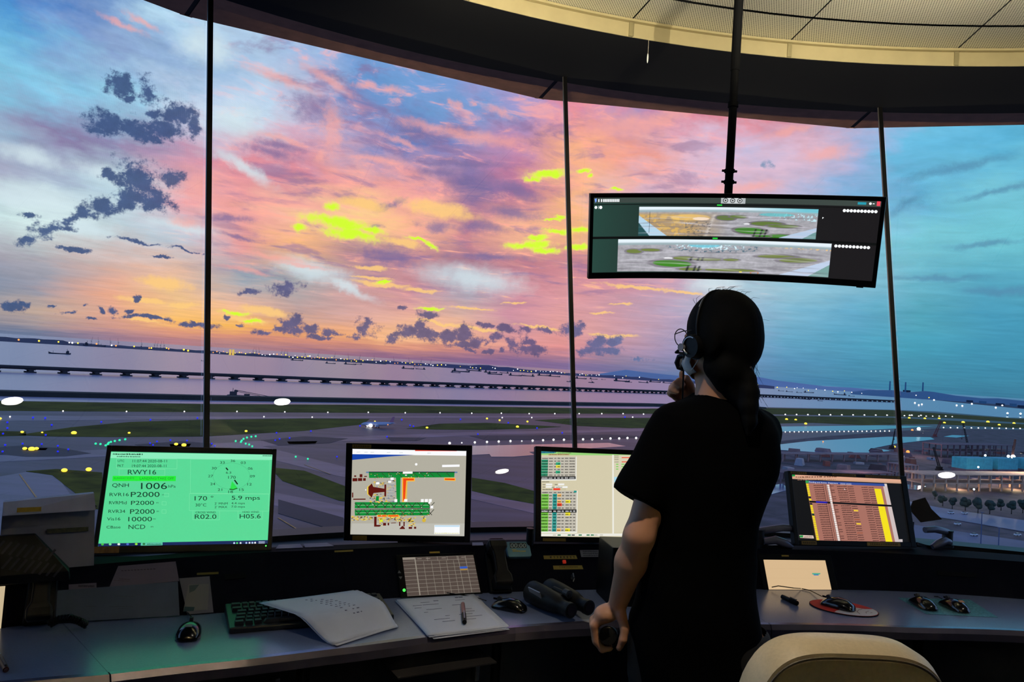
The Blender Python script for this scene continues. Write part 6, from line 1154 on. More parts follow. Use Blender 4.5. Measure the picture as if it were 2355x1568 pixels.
# telephone handsets standing in their cradles
def handset(label, top, bot, wid, cap, coil=None, tilt=.55):
    p, tg, n = on_panel(*bot); P = Vector(p); up = Vector(panel_frame(*bot).col[2][:3]); m = frame(P, tg, up); t = thing('telephone_handset', label, 'telephone', mat=m); zt = panel_uv(m, *top)[1]
    MB().loft([[(-wid * .6, -.004, -.004), (wid * .6, -.004, -.004), (wid * .6, .01, -.004), (-wid * .6, .01, -.004)], [(-wid * .62, -.022, .0), (wid * .62, -.022, .0), (wid * .62, .01, .0), (-wid * .62, .01, .0)], [(-wid * .55, -.02, zt * .86), (wid * .55, -.02, zt * .86), (wid * .55, .01, zt * .86), (-wid * .55, .01, zt * .86)]]).build('cradle', blackp, t, bevel=.003)
    secs = []
    for k, (s, w, d0, d1) in enumerate(((.0, .9, -.03, -.06), (.06, 1, -.022, -.068), (.22, 1, -.024, -.066), (.32, .7, -.040, -.066), (.6, .66, -.044, -.068), (.74, .75, -.038, -.070), (.82, 1.0, -.022, -.074), (.96, 1.02, -.022, -.072), (1.02, .92, -.03, -.062))): secs.append([(-wid / 2 * w, d0, zt * s), (wid / 2 * w, d0, zt * s), (wid / 2 * w, d1, zt * s), (-wid / 2 * w, d1, zt * s)])
    MB().loft(secs).build('handset_grip', blackp, t, bevel=.005, sub=0); MB().rbox((0, -.047, zt * 1.02), (wid * .86, .03, .004), .008).build('earpiece_cap', cap, t)
    if coil: MB(m.inverted()).tube(coil, .0052, 6).build('coiled_cord', blackp, t)
    return t
handset('black telephone handset with a reddish shining top, beside the touch keypad', (1135, 1262), (1150, 1366), .062, M('glossy_maroon_cap', (60, 34, 34), .22))  # reddish highlight on the top is put into the cap colour
def coilpts(path, r, turns, n=220):
    out = []; P = [Vector(p) for p in path]; seg = [0]
    for a, b_ in zip(P, P[1:]): seg.append(seg[-1] + (b_ - a).length)
    for i in range(n):
        s = seg[-1] * i / (n - 1); k = min(len(P) - 2, max(0, int(np.searchsorted(seg, s) - 1))); f = (s - seg[k]) / max(1e-6, seg[k + 1] - seg[k]); c = P[k].lerp(P[k + 1], f); d = (P[k + 1] - P[k]).normalized(); u = d.cross(Vector((0, 0, 1))).normalized(); w = u.cross(d); a = 2 * PI * turns * i / n; out.append(c + u * r * math.cos(a) + w * r * math.sin(a))
    return out
t = handset('black telephone handset at the left end of the console, with a coiled cord', (80, 1308), (90, 1434), .06, M('glossy_grey_cap', (86, 90, 110), .25))
cpts = coilpts([desk_at(112, 1436, .02), desk_at(135, 1424, .03), desk_at(160, 1421, .034), desk_at(182, 1428, .026), desk_at(199, 1437, .012)], .008, 26); co = MB(Matrix.Translation(-cpts[0])).tube([p for p in cpts], .0026, 5).build('coiled_phone_cord', blackp, None, True); co.location = cpts[0]; co.parent = t; co.matrix_parent_inverse = t.matrix_world.inverted()
# blue kitchen timer
t, m = panel_thing('timer', 'small pale blue digital timer leaning at the top of the sloped panel', 'timer', 1190, 1268); L = [panel_uv(m, *p) for p in ((1160, 1249), (1212, 1247), (1221, 1283), (1168, 1284))]; xw = L[1][0] - L[0][0]; zh = L[0][1] - L[3][1]; MB(Matrix.Rotation(PI / 2, 4, 'X')).rbox((0, 0, .009), (xw * 1.02, zh, .016), .008).build('timer_case', M('pale_blue_plastic', (110, 160, 178), .45), t, bevel=.002)
cs = [(1160, 1249), (1212, 1247), (1221, 1283), (1168, 1284)]; c = Canvas(xw, zh, cs, (0, -.0175, 0)); c.poly([(1168, 1251), (1206, 1251), (1208, 1263), (1170, 1264)], (58, 70, 72)); c.text('00:00', 1171, 1262.5, 35, 9.5, (196, 214, 206), -.01); c.dashes(1176, 1206, 1272, 3.5, (210, 190, 70), 3); c.dashes(1174, 1184, 1268, 2.5, (220, 200, 80), 5); c.build('timer_face', t, None); 
# yellow printed label strips, red button, white card, key
for cs, txt, lab in (([(1250, 1277.5), (1336, 1277), (1336.5, 1285.5), (1251, 1286)], 1, 'upper yellow label strip with black print, above the red button'), ([(1272, 1301), (1341, 1300), (1342, 1309), (1273, 1310)], 2, 'lower yellow label strip, under the red button'), ([(769, 1266), (812, 1264.5), (812, 1269), (769, 1270)], 0, 'short yellow label on the panel edge under the map monitor'), ([(452, 1319), (502, 1314), (504, 1319), (453, 1324)], 0, 'faded yellow label on the dark panel right of the green monitor')):
    cx, cy = sum(p[0] for p in cs) / 4, sum(p[1] for p in cs) / 4; m = panel_frame(cx, cy, .0015); L = [panel_uv(m, *p) for p in cs]; c = Canvas(L[1][0] - L[0][0], L[0][1] - L[3][1], cs, (0, 0, 0)); c.fill((176, 150, 62) if cy < 1312 else (120, 104, 40))
    if txt:
        rr = random.Random(txt); n = 8 if txt == 1 else 12; X0, X1 = cs[0][0] + 14, cs[1][0] - 12
        for i in range(n): c.rect(X0 + (X1 - X0) * i / n, cs[0][1] + 2.2, X0 + (X1 - X0) * (i + .72) / n, cs[0][1] + 3.2, (40, 34, 20)); c.rect(X0 + (X1 - X0) * (i + rr.uniform(.1, .4)) / n, cs[0][1] + 1.8, X0 + (X1 - X0) * (i + .55) / n, cs[0][1] + 6.4 if txt == 1 else cs[0][1] + 4.6, (60, 50, 26))
    o = c.build('label_strip', None, None); o.matrix_world = m; tag(o, lab, 'label')
t, m = panel_thing('push_button', 'small square red push button between two yellow label strips', 'button', 1297, 1293); MB().box((0, -.004, 0), (.0115, .008, .0115)).build('button_cap', M('red_button', (214, 60, 40), .4, emit=((230, 60, 36), .25)), t, bevel=.001); MB().box((0, -.001, 0), (.016, .002, .016)).build('button_ring', blackp, t)
cs = [(1335, 1265), (1379, 1263), (1379, 1281), (1337, 1281)]; m = panel_frame(1357, 1273, .002); L = [panel_uv(m, *p) for p in cs]; c = Canvas(L[1][0] - L[0][0], L[0][1] - L[3][1], cs, (0, 0, 0)); c.fill((132, 132, 136)); [c.dashes(1341, 1374, y, 3, (60, 60, 66), y) for y in (1269, 1274, 1279)]; o = c.build('notice_card', None, None); o.matrix_world = m; tag(o, 'small grey printed card on the panel under the flight table monitor', 'card')
t, m = panel_thing('switch_key', 'small silver key in a lock switch above the binoculars', 'key', 1315, 1331); MB().cyl((0, 0, 0), (0, -.006, 0), .006, n=14).build('lock_barrel', darkgrey, t); MB().rbox((0, -.014, .003), (.004, .018, .016), .0015).build('key_bow', alu, t); MB(Matrix.Rotation(.5, 4, 'Y')).box((.006, -.012, -.008), (.0035, .003, .014)).build('key_tag', alu, t)
t, m = panel_thing('socket_strip', 'flat black cable slot in the panel right of the green monitor', 'socket', 540, 1326); MB().rbox((0, -.002, 0), (.06, .005, .018), .002).build('slot_plate', black, t)
t, m = panel_thing('socket_strip', 'long flat black slot in the panel at the right end of the console', 'socket', 2200, 1320); MB().rbox((0, -.002, 0), (.15, .005, .016), .002).build('slot_plate', black, t)
# black equipment box standing behind the person's forearm
bq = desk_at(1395, 1400); a_ = Vector(onz(1378, 1392, ZD)); t = thing('speaker_box', 'tall black speaker box on the worktop beside the forearm of the person', 'speaker', (a_.x + .118, a_.y + .09, ZD), math.radians(10)); MB().rbox((0, 0, .095), (.20, .16, .19), .006).build('speaker_case', blackp, t, bevel=.002); MB().box((0, -.081, .1), (.17, .004, .15)).build('speaker_grille', black, t)
# left end: white desk calendar, slotted black radio, papers and a clear folder leaning on the panel
a0, a1 = onz(-6, 1318, ZL), onz(216, 1300, ZL); y = yawof(a0, a1); t = thing('desk_calendar', 'white tent shaped desk calendar with yellow stickers, left of the green monitor', 'calendar', (a0[0], a0[1], ZL), y); wd = math.hypot(a1[0] - a0[0], a1[1] - a0[1])
hh = .155; cw = M('grey_white_card', (138, 134, 142), .8, var=.06, scale=20)
MB().loft([[(0, 0, 0), (wd, 0, 0), (wd, .003, 0), (0, .003, 0)], [(0, .05, hh), (wd * .98, .05, hh), (wd * .98, .053, hh), (0, .053, hh)]]).build('front_leaf', cw, t); MB().loft([[(0, .10, 0), (wd, .10, 0), (wd, .103, 0), (0, .103, 0)], [(0, .052, hh), (wd * .98, .052, hh), (wd * .98, .055, hh), (0, .055, hh)]]).build('back_leaf', cw, t)
MB().loft([[(0.0, -.012, hh * .98), (wd * .97, -.006, hh * 1.0), (wd * .97, .05, hh * 1.0), (0.0, .05, hh * .98)], [(0.0, .03, hh * 1.16), (wd * .95, .03, hh * 1.26), (wd * .95, .055, hh * 1.26), (0.0, .055, hh * 1.16)]]).build('folded_top_page', M('white_card', (190, 188, 204), .8), t)
mb = MB(); [mb.cyl((wd * (.03 + .94 * i / 25), .046, hh), (wd * (.03 + .94 * i / 25), .058, hh), .006, n=8) for i in range(26)]; mb.build('wire_binding', darkgrey, t)
for x, z, w, mm, nm in ((.14, 1.06, .055, tape2, 'sticker'), (.47, .62, .10, M('olive_sticker', (66, 66, 40), .7, var=.5, scale=120), 'sticker')): MB(Matrix.Translation((wd * x + w / 2, -.003 + .05 * z - (.0 if z < 1 else .056), hh * z)) @ Matrix.Rotation(-.3, 4, 'X')).box((0, -.002, 0), (w, .001, .012)).build(nm, mm, t)
bb = Vector(onz(-40, 1331, ZL)); tt_ = Vector(onz(168, 1316, ZL)); t = thing('radio_unit', 'sloping black radio unit with slotted grille in front of the desk calendar', 'radio', (bb.x, bb.y, ZL), yawof(bb, tt_)); wl = (tt_ - bb).length
MB().loft([[(-.2, -.03, -.012), (wl * .97, -.03, -.012), (wl * .97, .012, -.012), (-.2, .012, -.012)], [(-.2, -.03, .012), (wl * .95, -.03, .012), (wl * .95, .012, .012), (-.2, .012, .012)], [(-.2, .0, .108), (wl * .53, .0, .108), (wl * .53, .012, .108), (-.2, .012, .108)]]).build('case', blackp, t, bevel=.003)
mb = MB()
for i in range(8):
    for j in range(2): zq = .082 - j * .040 - i * .0040; mb.at(Matrix.Translation((.03 + i * .0165 + j * .02, -.03 + (zq - .012) * .3125, zq)) @ Matrix.Rotation(-.30, 4, 'X') @ Matrix.Rotation(.62, 4, 'Y')).box((0, -.001, 0), (.0055, .004, .034))
mb.build('grille_slots', M('dusty_slot', (52, 50, 56), .8), t)
def leaf(name, label, cat, cs, m, lift, draw=None, th=.0008):
    cx, cy = sum(p[0] for p in cs) / 4, sum(p[1] for p in cs) / 4; fm = panel_frame(cx, cy, lift); L = [panel_uv(fm, *p) for p in cs]; o = MB().prism([(a, b_) for a, b_ in L], -th, 0, 'y').build(name, m); o.matrix_world = fm; tag(o, label, cat)
    if draw:
        w = L[1][0] - L[0][0]; h = L[0][1] - L[3][1]; c = Canvas(w, h, cs, ((L[0][0] + L[1][0] + L[2][0] + L[3][0]) / 4, -th - .0004, (L[0][1] + L[1][1] + L[2][1] + L[3][1]) / 4)); draw(c); k = c.build('printed_lines', o, None)
    return o
def d1(c):
    for i in range(11): c.rect(275 + i * 7.4, 1313 - i * .75, 280 + i * 7.4, 1315 - i * .75, (70, 60, 70))
    c.dashes(262, 302, 1338, 2, (110, 90, 100), 1); c.dashes(275, 300, 1334, 2, (90, 70, 80), 2)
gsh = M('dim_printed_paper', (126, 116, 132), .8, var=.04)
leaf('paper_sheet', 'printed sheet leaning on the panel under the green monitor, topmost of the leaning papers', 'paper', [(218, 1306), (404, 1291), (412, 1336), (220, 1352)], gsh, .006, d1)
leaf('paper_strip', 'narrow printed strip peeking out above the clear folder', 'paper', [(158, 1344), (222, 1340), (222, 1352), (158, 1356)], gsh, .004, lambda c: c.dashes(180, 218, 1350, 6, (50, 50, 66), 4))
def d2(c):
    for y, x0, x1 in ((1372, 255, 300), (1397, 190, 215), (1397, 245, 300), (1402, 265, 290), (1427, 200, 204)): c.dashes(x0, x1, y, 1.2, (70, 84, 96), y)
leaf('clear_folder', 'bluish clear plastic folder of papers leaning on the panel', 'folder', [(126, 1359), (409, 1338), (413, 1416), (122, 1433)], M('bluish_plastic_folder', (92, 106, 128), .3, var=.12, scale=14), .010, d2, .004)
leaf('photo_card', 'white card with a blurred grey picture leaning beside the clear folder', 'card', [(412, 1330), (482, 1325), (491, 1408), (431, 1413)], M('pale_card', (128, 124, 132), .7), .004, lambda c: (c.poly([(428, 1348), (474, 1344), (483, 1402), (436, 1408)], (140, 138, 134)), c.poly([(430, 1350), (452, 1347), (446, 1362), (436, 1368)], (84, 98, 100)), c.poly([(436, 1398), (456, 1398), (456, 1406), (436, 1408)], (60, 90, 92))))
# small canister, notes and desk lamp arms on the ledge
p = onz(1218, 1252, ZL); o = MB().cyl((0, 0, 0), (0, 0, .05), .0135, n=18).cyl((0, 0, .05), (0, 0, .058), .0145, n=18).build('canister', blackp); o.location = tuple(p); tag(o, 'small black canister on the ledge left of the flight table monitor', 'canister')
for px, lab, k in ((2150, 'grey jointed desk lamp folded on the ledge right of the departure list monitor', 1), (1772, 'grey jointed desk lamp folded on the ledge left of the departure list monitor', -1)):
    p = onz(px + 28 * k, 1256, ZL); t = thing('desk_lamp', lab, 'desk lamp', p, .3); gm_ = M('grey_lamp_metal', (104, 106, 124), .4, .4)
    MB().cyl((0, 0, 0), (0, 0, .06), .020, n=20).cyl((0, 0, .06), (0, 0, .066), .022, n=20).build('joint_post', darkgrey, t); MB().tube([(0, 0, .058), (-.04 * k, -.01, .066), (-.09 * k, -.02, .075), (-.14 * k, -.02, .072)], [.013, .014, .014, .012], 10).build('upper_arm', gm_, t, True); MB().tube([(-.01 * k, -.02, .022), (-.05 * k, -.035, .032), (-.09 * k, -.04, .02), (-.12 * k, -.04, .008)], [.012, .016, .016, .01], 10).build('lower_arm', gm_, t, True); MB().rbox((-.06 * k, .0, .006), (.14, .07, .012), .02).build('lamp_foot', blackp, t)
bcm = M('brown_black_cloth', (40, 34, 32), .85); cs = [(2092, 1172), (2130, 1148), (2166, 1196), (2112, 1204)]; z_ = [at(x, y, 3.12) for x, y in [(2092, 1172), (2100, 1152), (2128, 1144), (2142, 1170), (2167, 1194), (2118, 1201)]]; c0 = Vector(z_[0]); mb = MB(Matrix.Translation(-c0)); mb.loft([[Vector(p) for p in z_], [Vector(p) + Vector((0, .004, 0)) for p in z_]]); o = mb.build('torn_card', bcm); o.location = c0; tag(o, 'dark torn edged card standing behind the departure list monitor', 'card'); MB(Matrix.Translation(-c0)).cyl(at(2100, 1200, 3.122), (at(2100, 1200, 3.122)[0], 3.122, ZB), .004, n=8).build('support_stick', black, o)
# sheets in the open tray under the worktop
t = thing('paper_tray', 'sheet of paper lying in the dark tray under the worktop', 'paper', pol(30.5, 3.56, .655), 0); MB(Matrix.Rotation(math.radians(30), 4, 'Z')).box((0, 0, 0), (.30, .2, .004)).build('sheet', M('dim_sheet', (36, 31, 28), .8), t)

# ------------------------------------------------------------------ office chair, back towards the camera
ch = thing('office_chair', 'cream leather office chair with piped backrest at the lower right edge', 'chair', (.617, 1.46, 0), math.radians(4)); lea = M('cream_leather', (196, 176, 138), .5, var=.06, scale=160, bump=.05); pip = M('dark_piping', (84, 72, 52), .5)
def backsec(y0, z0, z1, hw, n=40):
    pts = []
    for i in range(n + 1):
        s = -1 + 2 * i / n; e = (1 - abs(s) ** 3.6) ** (1 / 2.6); pts.append((hw * math.copysign(abs(s) ** .9, s), z0 + (z1 - z0) * e))
    return pts
zb0, zt, hw = .58, 1.055, .188; rows = []
for d, k in ((-.160, .925), (-.153, .975), (-.125, 1.0), (-.085, 1.0), (-.062, .965), (-.055, .90)):
    rows.append([(x * k, d + .03 * (z - zb0), zb0 + (z - zb0) * (k if z > zb0 else 1)) for x, z in backsec(0, zb0 + .28, zt, hw)] + [(-0.0 + hw * k * .86, d, zb0), (-hw * k * .86, d, zb0)])
MB().loft(rows).build('backrest', lea, ch, True)
mb = MB(); mb.tube([(x * .962, -.1575 + .03 * (z - zb0), zb0 + (z - zb0) * .962) for x, z in backsec(0, zb0 + .28, zt, hw)], .0022, 6); mb.build('piping', pip, ch)
MB().rbox((0, .15, .46), (.46, .40, .09), .08).build('seat', lea, ch, bevel=.02)
for sx in (-1, 1): MB().tube([(sx * .23, -.03, .5), (sx * .27, 0, .62), (sx * .27, .20, .63), (sx * .25, .25, .47)], .018, 10).build('armrest', blackp, ch)
MB().box((0, -.06, .52), (.08, .03, .16)).build('back_bracket', black, ch); MB().cyl((0, .12, .1), (0, .12, .42), .03).build('gas_column', black, ch)
for i in range(5):
    a = 2 * PI * i / 5 + 5 * PI / 10 + PI / 5; MB().loft([[(.04 * math.cos(a + s) , .12 + .04 * math.sin(a + s), z) for s, z in ((-.6, .09), (.6, .09), (.6, .13), (-.6, .13))], [(.3 * math.cos(a + s), .12 + .3 * math.sin(a + s), z) for s, z in ((-.06, .065), (.06, .065), (.06, .085), (-.06, .085))]]).build('base_leg', black, ch); MB().cyl((.3 * math.cos(a) - .012, .12 + .3 * math.sin(a), .032), (.3 * math.cos(a) + .012, .12 + .3 * math.sin(a), .032), .03, n=14).build('caster', black, ch)

for cs, lab in (([(634, 1262.5), (697, 1260), (690, 1252), (641, 1254)], 'left one of two pale note cards on the ledge beside the map monitor'), ([(702, 1259.5), (768, 1256.5), (752, 1249), (698, 1251.5)], 'right one of two pale note cards on the ledge beside the map monitor'), ([(1086, 1255), (1112, 1254.5), (1110, 1248), (1086, 1248.5)], 'pale note card on the ledge just right of the map monitor')):
    P = [Vector(onz(*q, ZL)) for q in cs]; c = sum(P, Vector()) / 4; o = MB(Matrix.Translation(-c)).prism([(q.x, q.y) for q in P], ZL + .0005, ZL + .002).build('note_card', M('lilac_note_card', (150, 146, 168), .8)); o.location = c; tag(o, lab, 'card')

# ------------------------------------------------------------------ the standing controller: one continuous body, clothes and hair over it
class Sdf:
    """smooth union of tapered limbs and ellipsoids on a grid, turned into one skin"""
    def __init__(s, lo, hi, h):
        s.h = h; s.ax = [np.arange(lo[i], hi[i], h, dtype=np.float32) for i in range(3)]; s.D = np.full([len(a) for a in s.ax], 9.0, np.float32)
    def _box(s, lo, hi, m):
        sl = []
        for i in range(3):
            a = int(np.searchsorted(s.ax[i], lo[i] - m)); b = int(np.searchsorted(s.ax[i], hi[i] + m)); sl.append(slice(a, max(a, b)))
        g = np.meshgrid(*[s.ax[i][sl[i]] for i in range(3)], indexing='ij', sparse=True); return tuple(sl), g
    def _un(s, sl, d, k):
        a = s.D[sl]; d = d.astype(np.float32)
        if k > 0: hh = np.maximum(k - np.abs(a - d), 0) / k; s.D[sl] = np.minimum(a, d) - hh * hh * k * .25
        else: s.D[sl] = np.minimum(a, d)
    def cap(s, a, b, r0, r1, k=.02, cut=None):
        a, b = np.array(a, float), np.array(b, float); r = max(r0, r1); sl, g = s._box(np.minimum(a, b) - r, np.maximum(a, b) + r, k + .03)
        d = b - a; L2 = d @ d; t = np.clip(((g[0] - a[0]) * d[0] + (g[1] - a[1]) * d[1] + (g[2] - a[2]) * d[2]) / L2, 0, 1)
        q = np.sqrt((g[0] - a[0] - t * d[0]) ** 2 + (g[1] - a[1] - t * d[1]) ** 2 + (g[2] - a[2] - t * d[2]) ** 2) - (r0 + (r1 - r0) * t)
        if cut is not None: n, o = cut; n = np.array(n) / np.linalg.norm(n); q = np.maximum(q, (g[0] - o[0]) * n[0] + (g[1] - o[1]) * n[1] + (g[2] - o[2]) * n[2])
        s._un(sl, q, k); return s
    def chain(s, P, R, k=.02):
        for i in range(len(P) - 1): s.cap(P[i], P[i + 1], R[i], R[i + 1], k)
        return s
    def ell(s, c, r, axes=None, k=.02, cuts=()):
        c = np.array(c, float); r = np.array(r, float); A = np.eye(3) if axes is None else np.array(axes, float); m = r.max(); sl, g = s._box(c - m, c + m, k + .02)
        p = [sum((g[j] - c[j]) * A[i][j] for j in range(3)) for i in range(3)]; k0 = np.sqrt(sum((p[i] / r[i]) ** 2 for i in range(3))) + 1e-9; k1 = np.sqrt(sum((p[i] / r[i] ** 2) ** 2 for i in range(3))) + 1e-9; q = k0 * (k0 - 1) / k1
        for n, o in cuts: n = np.array(n, float) / np.linalg.norm(n); q = np.maximum(q, (g[0] - o[0]) * n[0] + (g[1] - o[1]) * n[1] + (g[2] - o[2]) * n[2])
        s._un(sl, q, k); return s
    def trunk(s, rows, k=.02, pw=2.3):
        """stack of superellipses: rows of (z, cx, cy, a, b, yaw)"""
        rows = sorted(rows); zz = s.ax[2]; m = (zz >= rows[0][0]) & (zz <= rows[-1][0]); i0, i1 = np.argmax(m), len(m) - np.argmax(m[::-1]); z = zz[i0:i1]; T = [np.interp(z, [r[0] for r in rows], [r[j] for r in rows]) for j in range(1, 6)]
        X = s.ax[0][:, None, None]; Y = s.ax[1][None, :, None]; cx, cy, a, b, yw = [t[None, None, :] for t in T]; dx, dy = X - cx, Y - cy; u = dx * np.cos(yw) + dy * np.sin(yw); v = -dx * np.sin(yw) + dy * np.cos(yw)
        q = ((np.abs(u) / a) ** pw + (np.abs(v) / b) ** pw) ** (1 / pw); d = (q - 1) * np.minimum(a, b); s._un((slice(None), slice(None), slice(i0, i1)), d, k); return s
    def cutplane(s, n, o):
        n = np.array(n, float) / np.linalg.norm(n); g = np.meshgrid(*s.ax, indexing='ij', sparse=True); s.D = np.maximum(s.D, ((g[0] - o[0]) * n[0] + (g[1] - o[1]) * n[1] + (g[2] - o[2]) * n[2]).astype(np.float32)); return s
    def minus(s, c, r, k=.01):
        c = np.array(c, float); r = np.array(r, float); g = np.meshgrid(*s.ax, indexing='ij', sparse=True); q = (np.sqrt(sum(((g[i] - c[i]) / r[i]) ** 2 for i in range(3))) - 1) * r.min(); s.D = np.maximum(s.D, -q.astype(np.float32)); return s
    def mesh(s, name, mat, parent, smooth=2):
        D = s.D; N = np.array(D.shape); ins = D < 0; c = ins[:-1, :-1, :-1].astype(np.int8) * 0
        for i in (0, 1):
            for j in (0, 1):
                for k in (0, 1): c = c + ins[i:N[0] - 1 + i, j:N[1] - 1 + j, k:N[2] - 1 + k]
        act = (c > 0) & (c < 8); I = np.argwhere(act); idx = np.full(act.shape, -1, np.int64); idx[act] = np.arange(len(I)); S = np.zeros((len(I), 3)); W = np.zeros(len(I))
        E = [((0, 0, 0), (1, 0, 0)), ((0, 1, 0), (1, 1, 0)), ((0, 0, 1), (1, 0, 1)), ((0, 1, 1), (1, 1, 1)), ((0, 0, 0), (0, 1, 0)), ((1, 0, 0), (1, 1, 0)), ((0, 0, 1), (0, 1, 1)), ((1, 0, 1), (1, 1, 1)), ((0, 0, 0), (0, 0, 1)), ((1, 0, 0), (1, 0, 1)), ((0, 1, 0), (0, 1, 1)), ((1, 1, 0), (1, 1, 1))]
        for a, b in E:
            da = D[tuple((I + a).T)]; db = D[tuple((I + b).T)]; m = (da < 0) != (db < 0); t = np.where(m, da / np.where(m, da - db, 1), 0); S += np.where(m[:, None], np.array(a) + t[:, None] * (np.array(b) - np.array(a)), 0); W += m
        V = (I + S / W[:, None]) * s.h + np.array([a[0] for a in s.ax]); F = []
        for ax in range(3):
            u, v = [(1, 2), (2, 0), (0, 1)][ax]; sa = [slice(0, -1)] * 3; sb = [slice(0, -1)] * 3; sa[ax] = slice(0, N[ax] - 1); sb[ax] = slice(1, N[ax]); A = ins[tuple(sa)]; B = ins[tuple(sb)]; X = np.argwhere(A != B); X = X[(X[:, u] > 0) & (X[:, v] > 0)]
            eu = np.zeros(3, int); eu[u] = 1; ev = np.zeros(3, int); ev[v] = 1
            q = np.stack([idx[tuple(p.T)] for p in (X - eu - ev, X - ev, X, X - eu)], 1); fl = A[tuple(X.T)]; q = np.where(fl[:, None], q, q[:, ::-1]); F.append(q[(q >= 0).all(1)])
        F = np.concatenate(F)
        for _ in range(smooth):
            acc = np.zeros_like(V); cnt = np.zeros(len(V))
            for i in range(4): a, b = F[:, i], F[:, (i + 1) % 4]; np.add.at(acc, a, V[b]); np.add.at(cnt, a, 1)
            V = V * .5 + acc / np.maximum(cnt, 1)[:, None] * .5
        me = bpy.data.meshes.new(name); me.vertices.add(len(V)); me.vertices.foreach_set('co', V.astype('f').ravel()); me.loops.add(F.size); me.loops.foreach_set('vertex_index', F.ravel().astype('i')); me.polygons.add(len(F)); me.polygons.foreach_set('loop_start', np.arange(0, F.size, 4, dtype='i')); me.polygons.foreach_set('use_smooth', [True] * len(F)); me.update(calc_edges=True); me.validate(); me.materials.append(mat)
        o = bpy.data.objects.new(name, me); COL.objects.link(o); o.parent = parent; o.matrix_parent_inverse = parent.matrix_world.inverted(); return o
DP = 2.0
def pp(x, y, d=DP): return np.array(at(x, y, d))
per = thing('person', 'person standing with back turned, black short sleeved shirt, ponytail, face mask and headset', 'person', (.55, 2.0, 0)); bpy.context.view_layer.update()
skin = M('skin', (196, 142, 110), .5, var=.07, scale=18, sss=.15); shirt = M('black_tshirt', (3, 3, 4), .95, var=.15, scale=60, spec=.05); trou = M('black_trousers', (12, 12, 14), .9, var=.15, scale=50); hairm = M('black_hair', (4, 4, 4), .8, var=.3, scale=120, aniso=(6, 6, 1), spec=.12); shoem = M('black_shoe_leather', (14, 14, 14), .4)
# head frame: looking away and to the left, slightly down
yw = math.radians(34); f_ = np.array([-math.sin(yw), math.cos(yw), -.10]); f_ /= np.linalg.norm(f_); rt = np.array([f_[1], -f_[0], 0]); rt /= np.linalg.norm(rt); up_ = np.cross(rt, f_); HC = pp(1658, 772); AX = [rt, f_, up_]
def hd(r, f, u): return HC + rt * r + f_ * f + up_ * u
# shoulder, elbow, wrist, hip points
SL, SRt = pp(1548, 985, 2.0), pp(1748, 992, 2.07); EL_, WL = pp(1470, 1232, 1.95), pp(1421, 1388, 2.03); ER, WR = pp(1700, 1105, 2.29), pp(1588, 938, 2.17)
b = Sdf((.12, 1.72, 0.0), (.86, 2.44, 1.74), .0042)
b.ell(hd(0, -.008, .008), (.074, .093, .098), AX, .02).ell(hd(0, .030, -.055), (.058, .062, .062), AX, .03).ell(hd(0, .052, -.088), (.030, .034, .026), AX, .03)      # skull, jaw, chin
b.ell(hd(0, .098, -.028), (.013, .018, .020), AX, .015).ell(hd(0, .090, .0), (.009, .012, .022), AX, .012).ell(hd(0, .086, -.062), (.024, .012, .010), AX, .012)     # nose, mouth
for sx in (-1, 1): b.ell(hd(sx * .031, .084, .004), (.014, .010, .009), AX, .006).ell(hd(sx * .074, -.012, -.016), (.010, .016, .026), AX, .008)                          # eyes, ears
b.chain([hd(0, -.02, -.06), pp(1655, 895, 2.01), pp(1648, 935, 2.01)], [.052, .053, .060], .03)
tr_ = []
for y, xl, xr, bq_ in ((925, 1585, 1715, .07), (955, 1530, 1765, .085), (1000, 1525, 1780, .10), (1080, 1520, 1772, .105), (1180, 1512, 1735, .098), (1260, 1508, 1722, .092), (1350, 1490, 1728, .105), (1440, 1476, 1735, .115), (1500, 1474, 1736, .115)):
    L, R_ = pp(xl, y), pp(xr, y); tr_.append((float((L[2] + R_[2]) / 2), float((L[0] + R_[0]) / 2), 2.02, float(R_[0] - L[0]) / 2, bq_, .06))
b.trunk(tr_, .03)
b.chain([SL, (SL + EL_) / 2, EL_], [.046, .043, .037], .03).chain([EL_, EL_ * .62 + WL * .38, WL], [.037, .0385, .025], .02)
b.chain([SRt, (SRt + ER) / 2, ER], [.046, .042, .037], .03).chain([ER, ER * .62 + WR * .38, WR], [.037, .036, .024], .02)
hipL, hipR = np.array([.45, 2.02, .80]), np.array([.63, 2.02, .80])
for hp, sx in ((hipL, -1), (hipR, 1)): kn = hp + np.array([sx * .005, -.01, -.36]); an = kn + np.array([0, -.03, -.36]); b.chain([hp, kn, an], [.082, .055, .038], .03).chain([an, an + np.array([sx * .02, .11, -.045])], [.036, .028], .02)
# left fist: back of the hand towards the camera's left, fingers wrapped round a dark grip held end-on
def finger(P, R): b.chain(P, R, .006)
GC = pp(1399, 1461, 2.06); KN = []
for i, (dy, ln) in enumerate(((0, 1), (.019, 1.04), (.037, .98), (.054, .86))):
    k_ = pp(1366 + i * 1.5, 1438 + i, 2.03) + np.array([0, dy, 0]); KN.append(k_); P1 = pp(1370 + i, 1474, 2.03) + np.array([.0, dy, 0]); P2 = pp(1385 + i, 1493, 2.03) + np.array([0, dy, 0]); P3 = pp(1404, 1493, 2.03) + np.array([0, dy, .002])
    b.chain([WL * .6 + k_ * .4, k_], [.014, .0115], .012); finger([k_, k_ + (P1 - k_) * ln, P1 + (P2 - P1) * ln, P2 + (P3 - P2) * ln], [.0108, .0095, .0088, .0075])
b.ell((WL + KN[1]) / 2, (.030, .034, .020), None, .015)
finger([pp(1428, 1412, 2.015), pp(1437, 1446, 2.005), pp(1433, 1470, 2.0), pp(1424, 1490, 2.005)], [.0155, .0120, .0105, .0085])
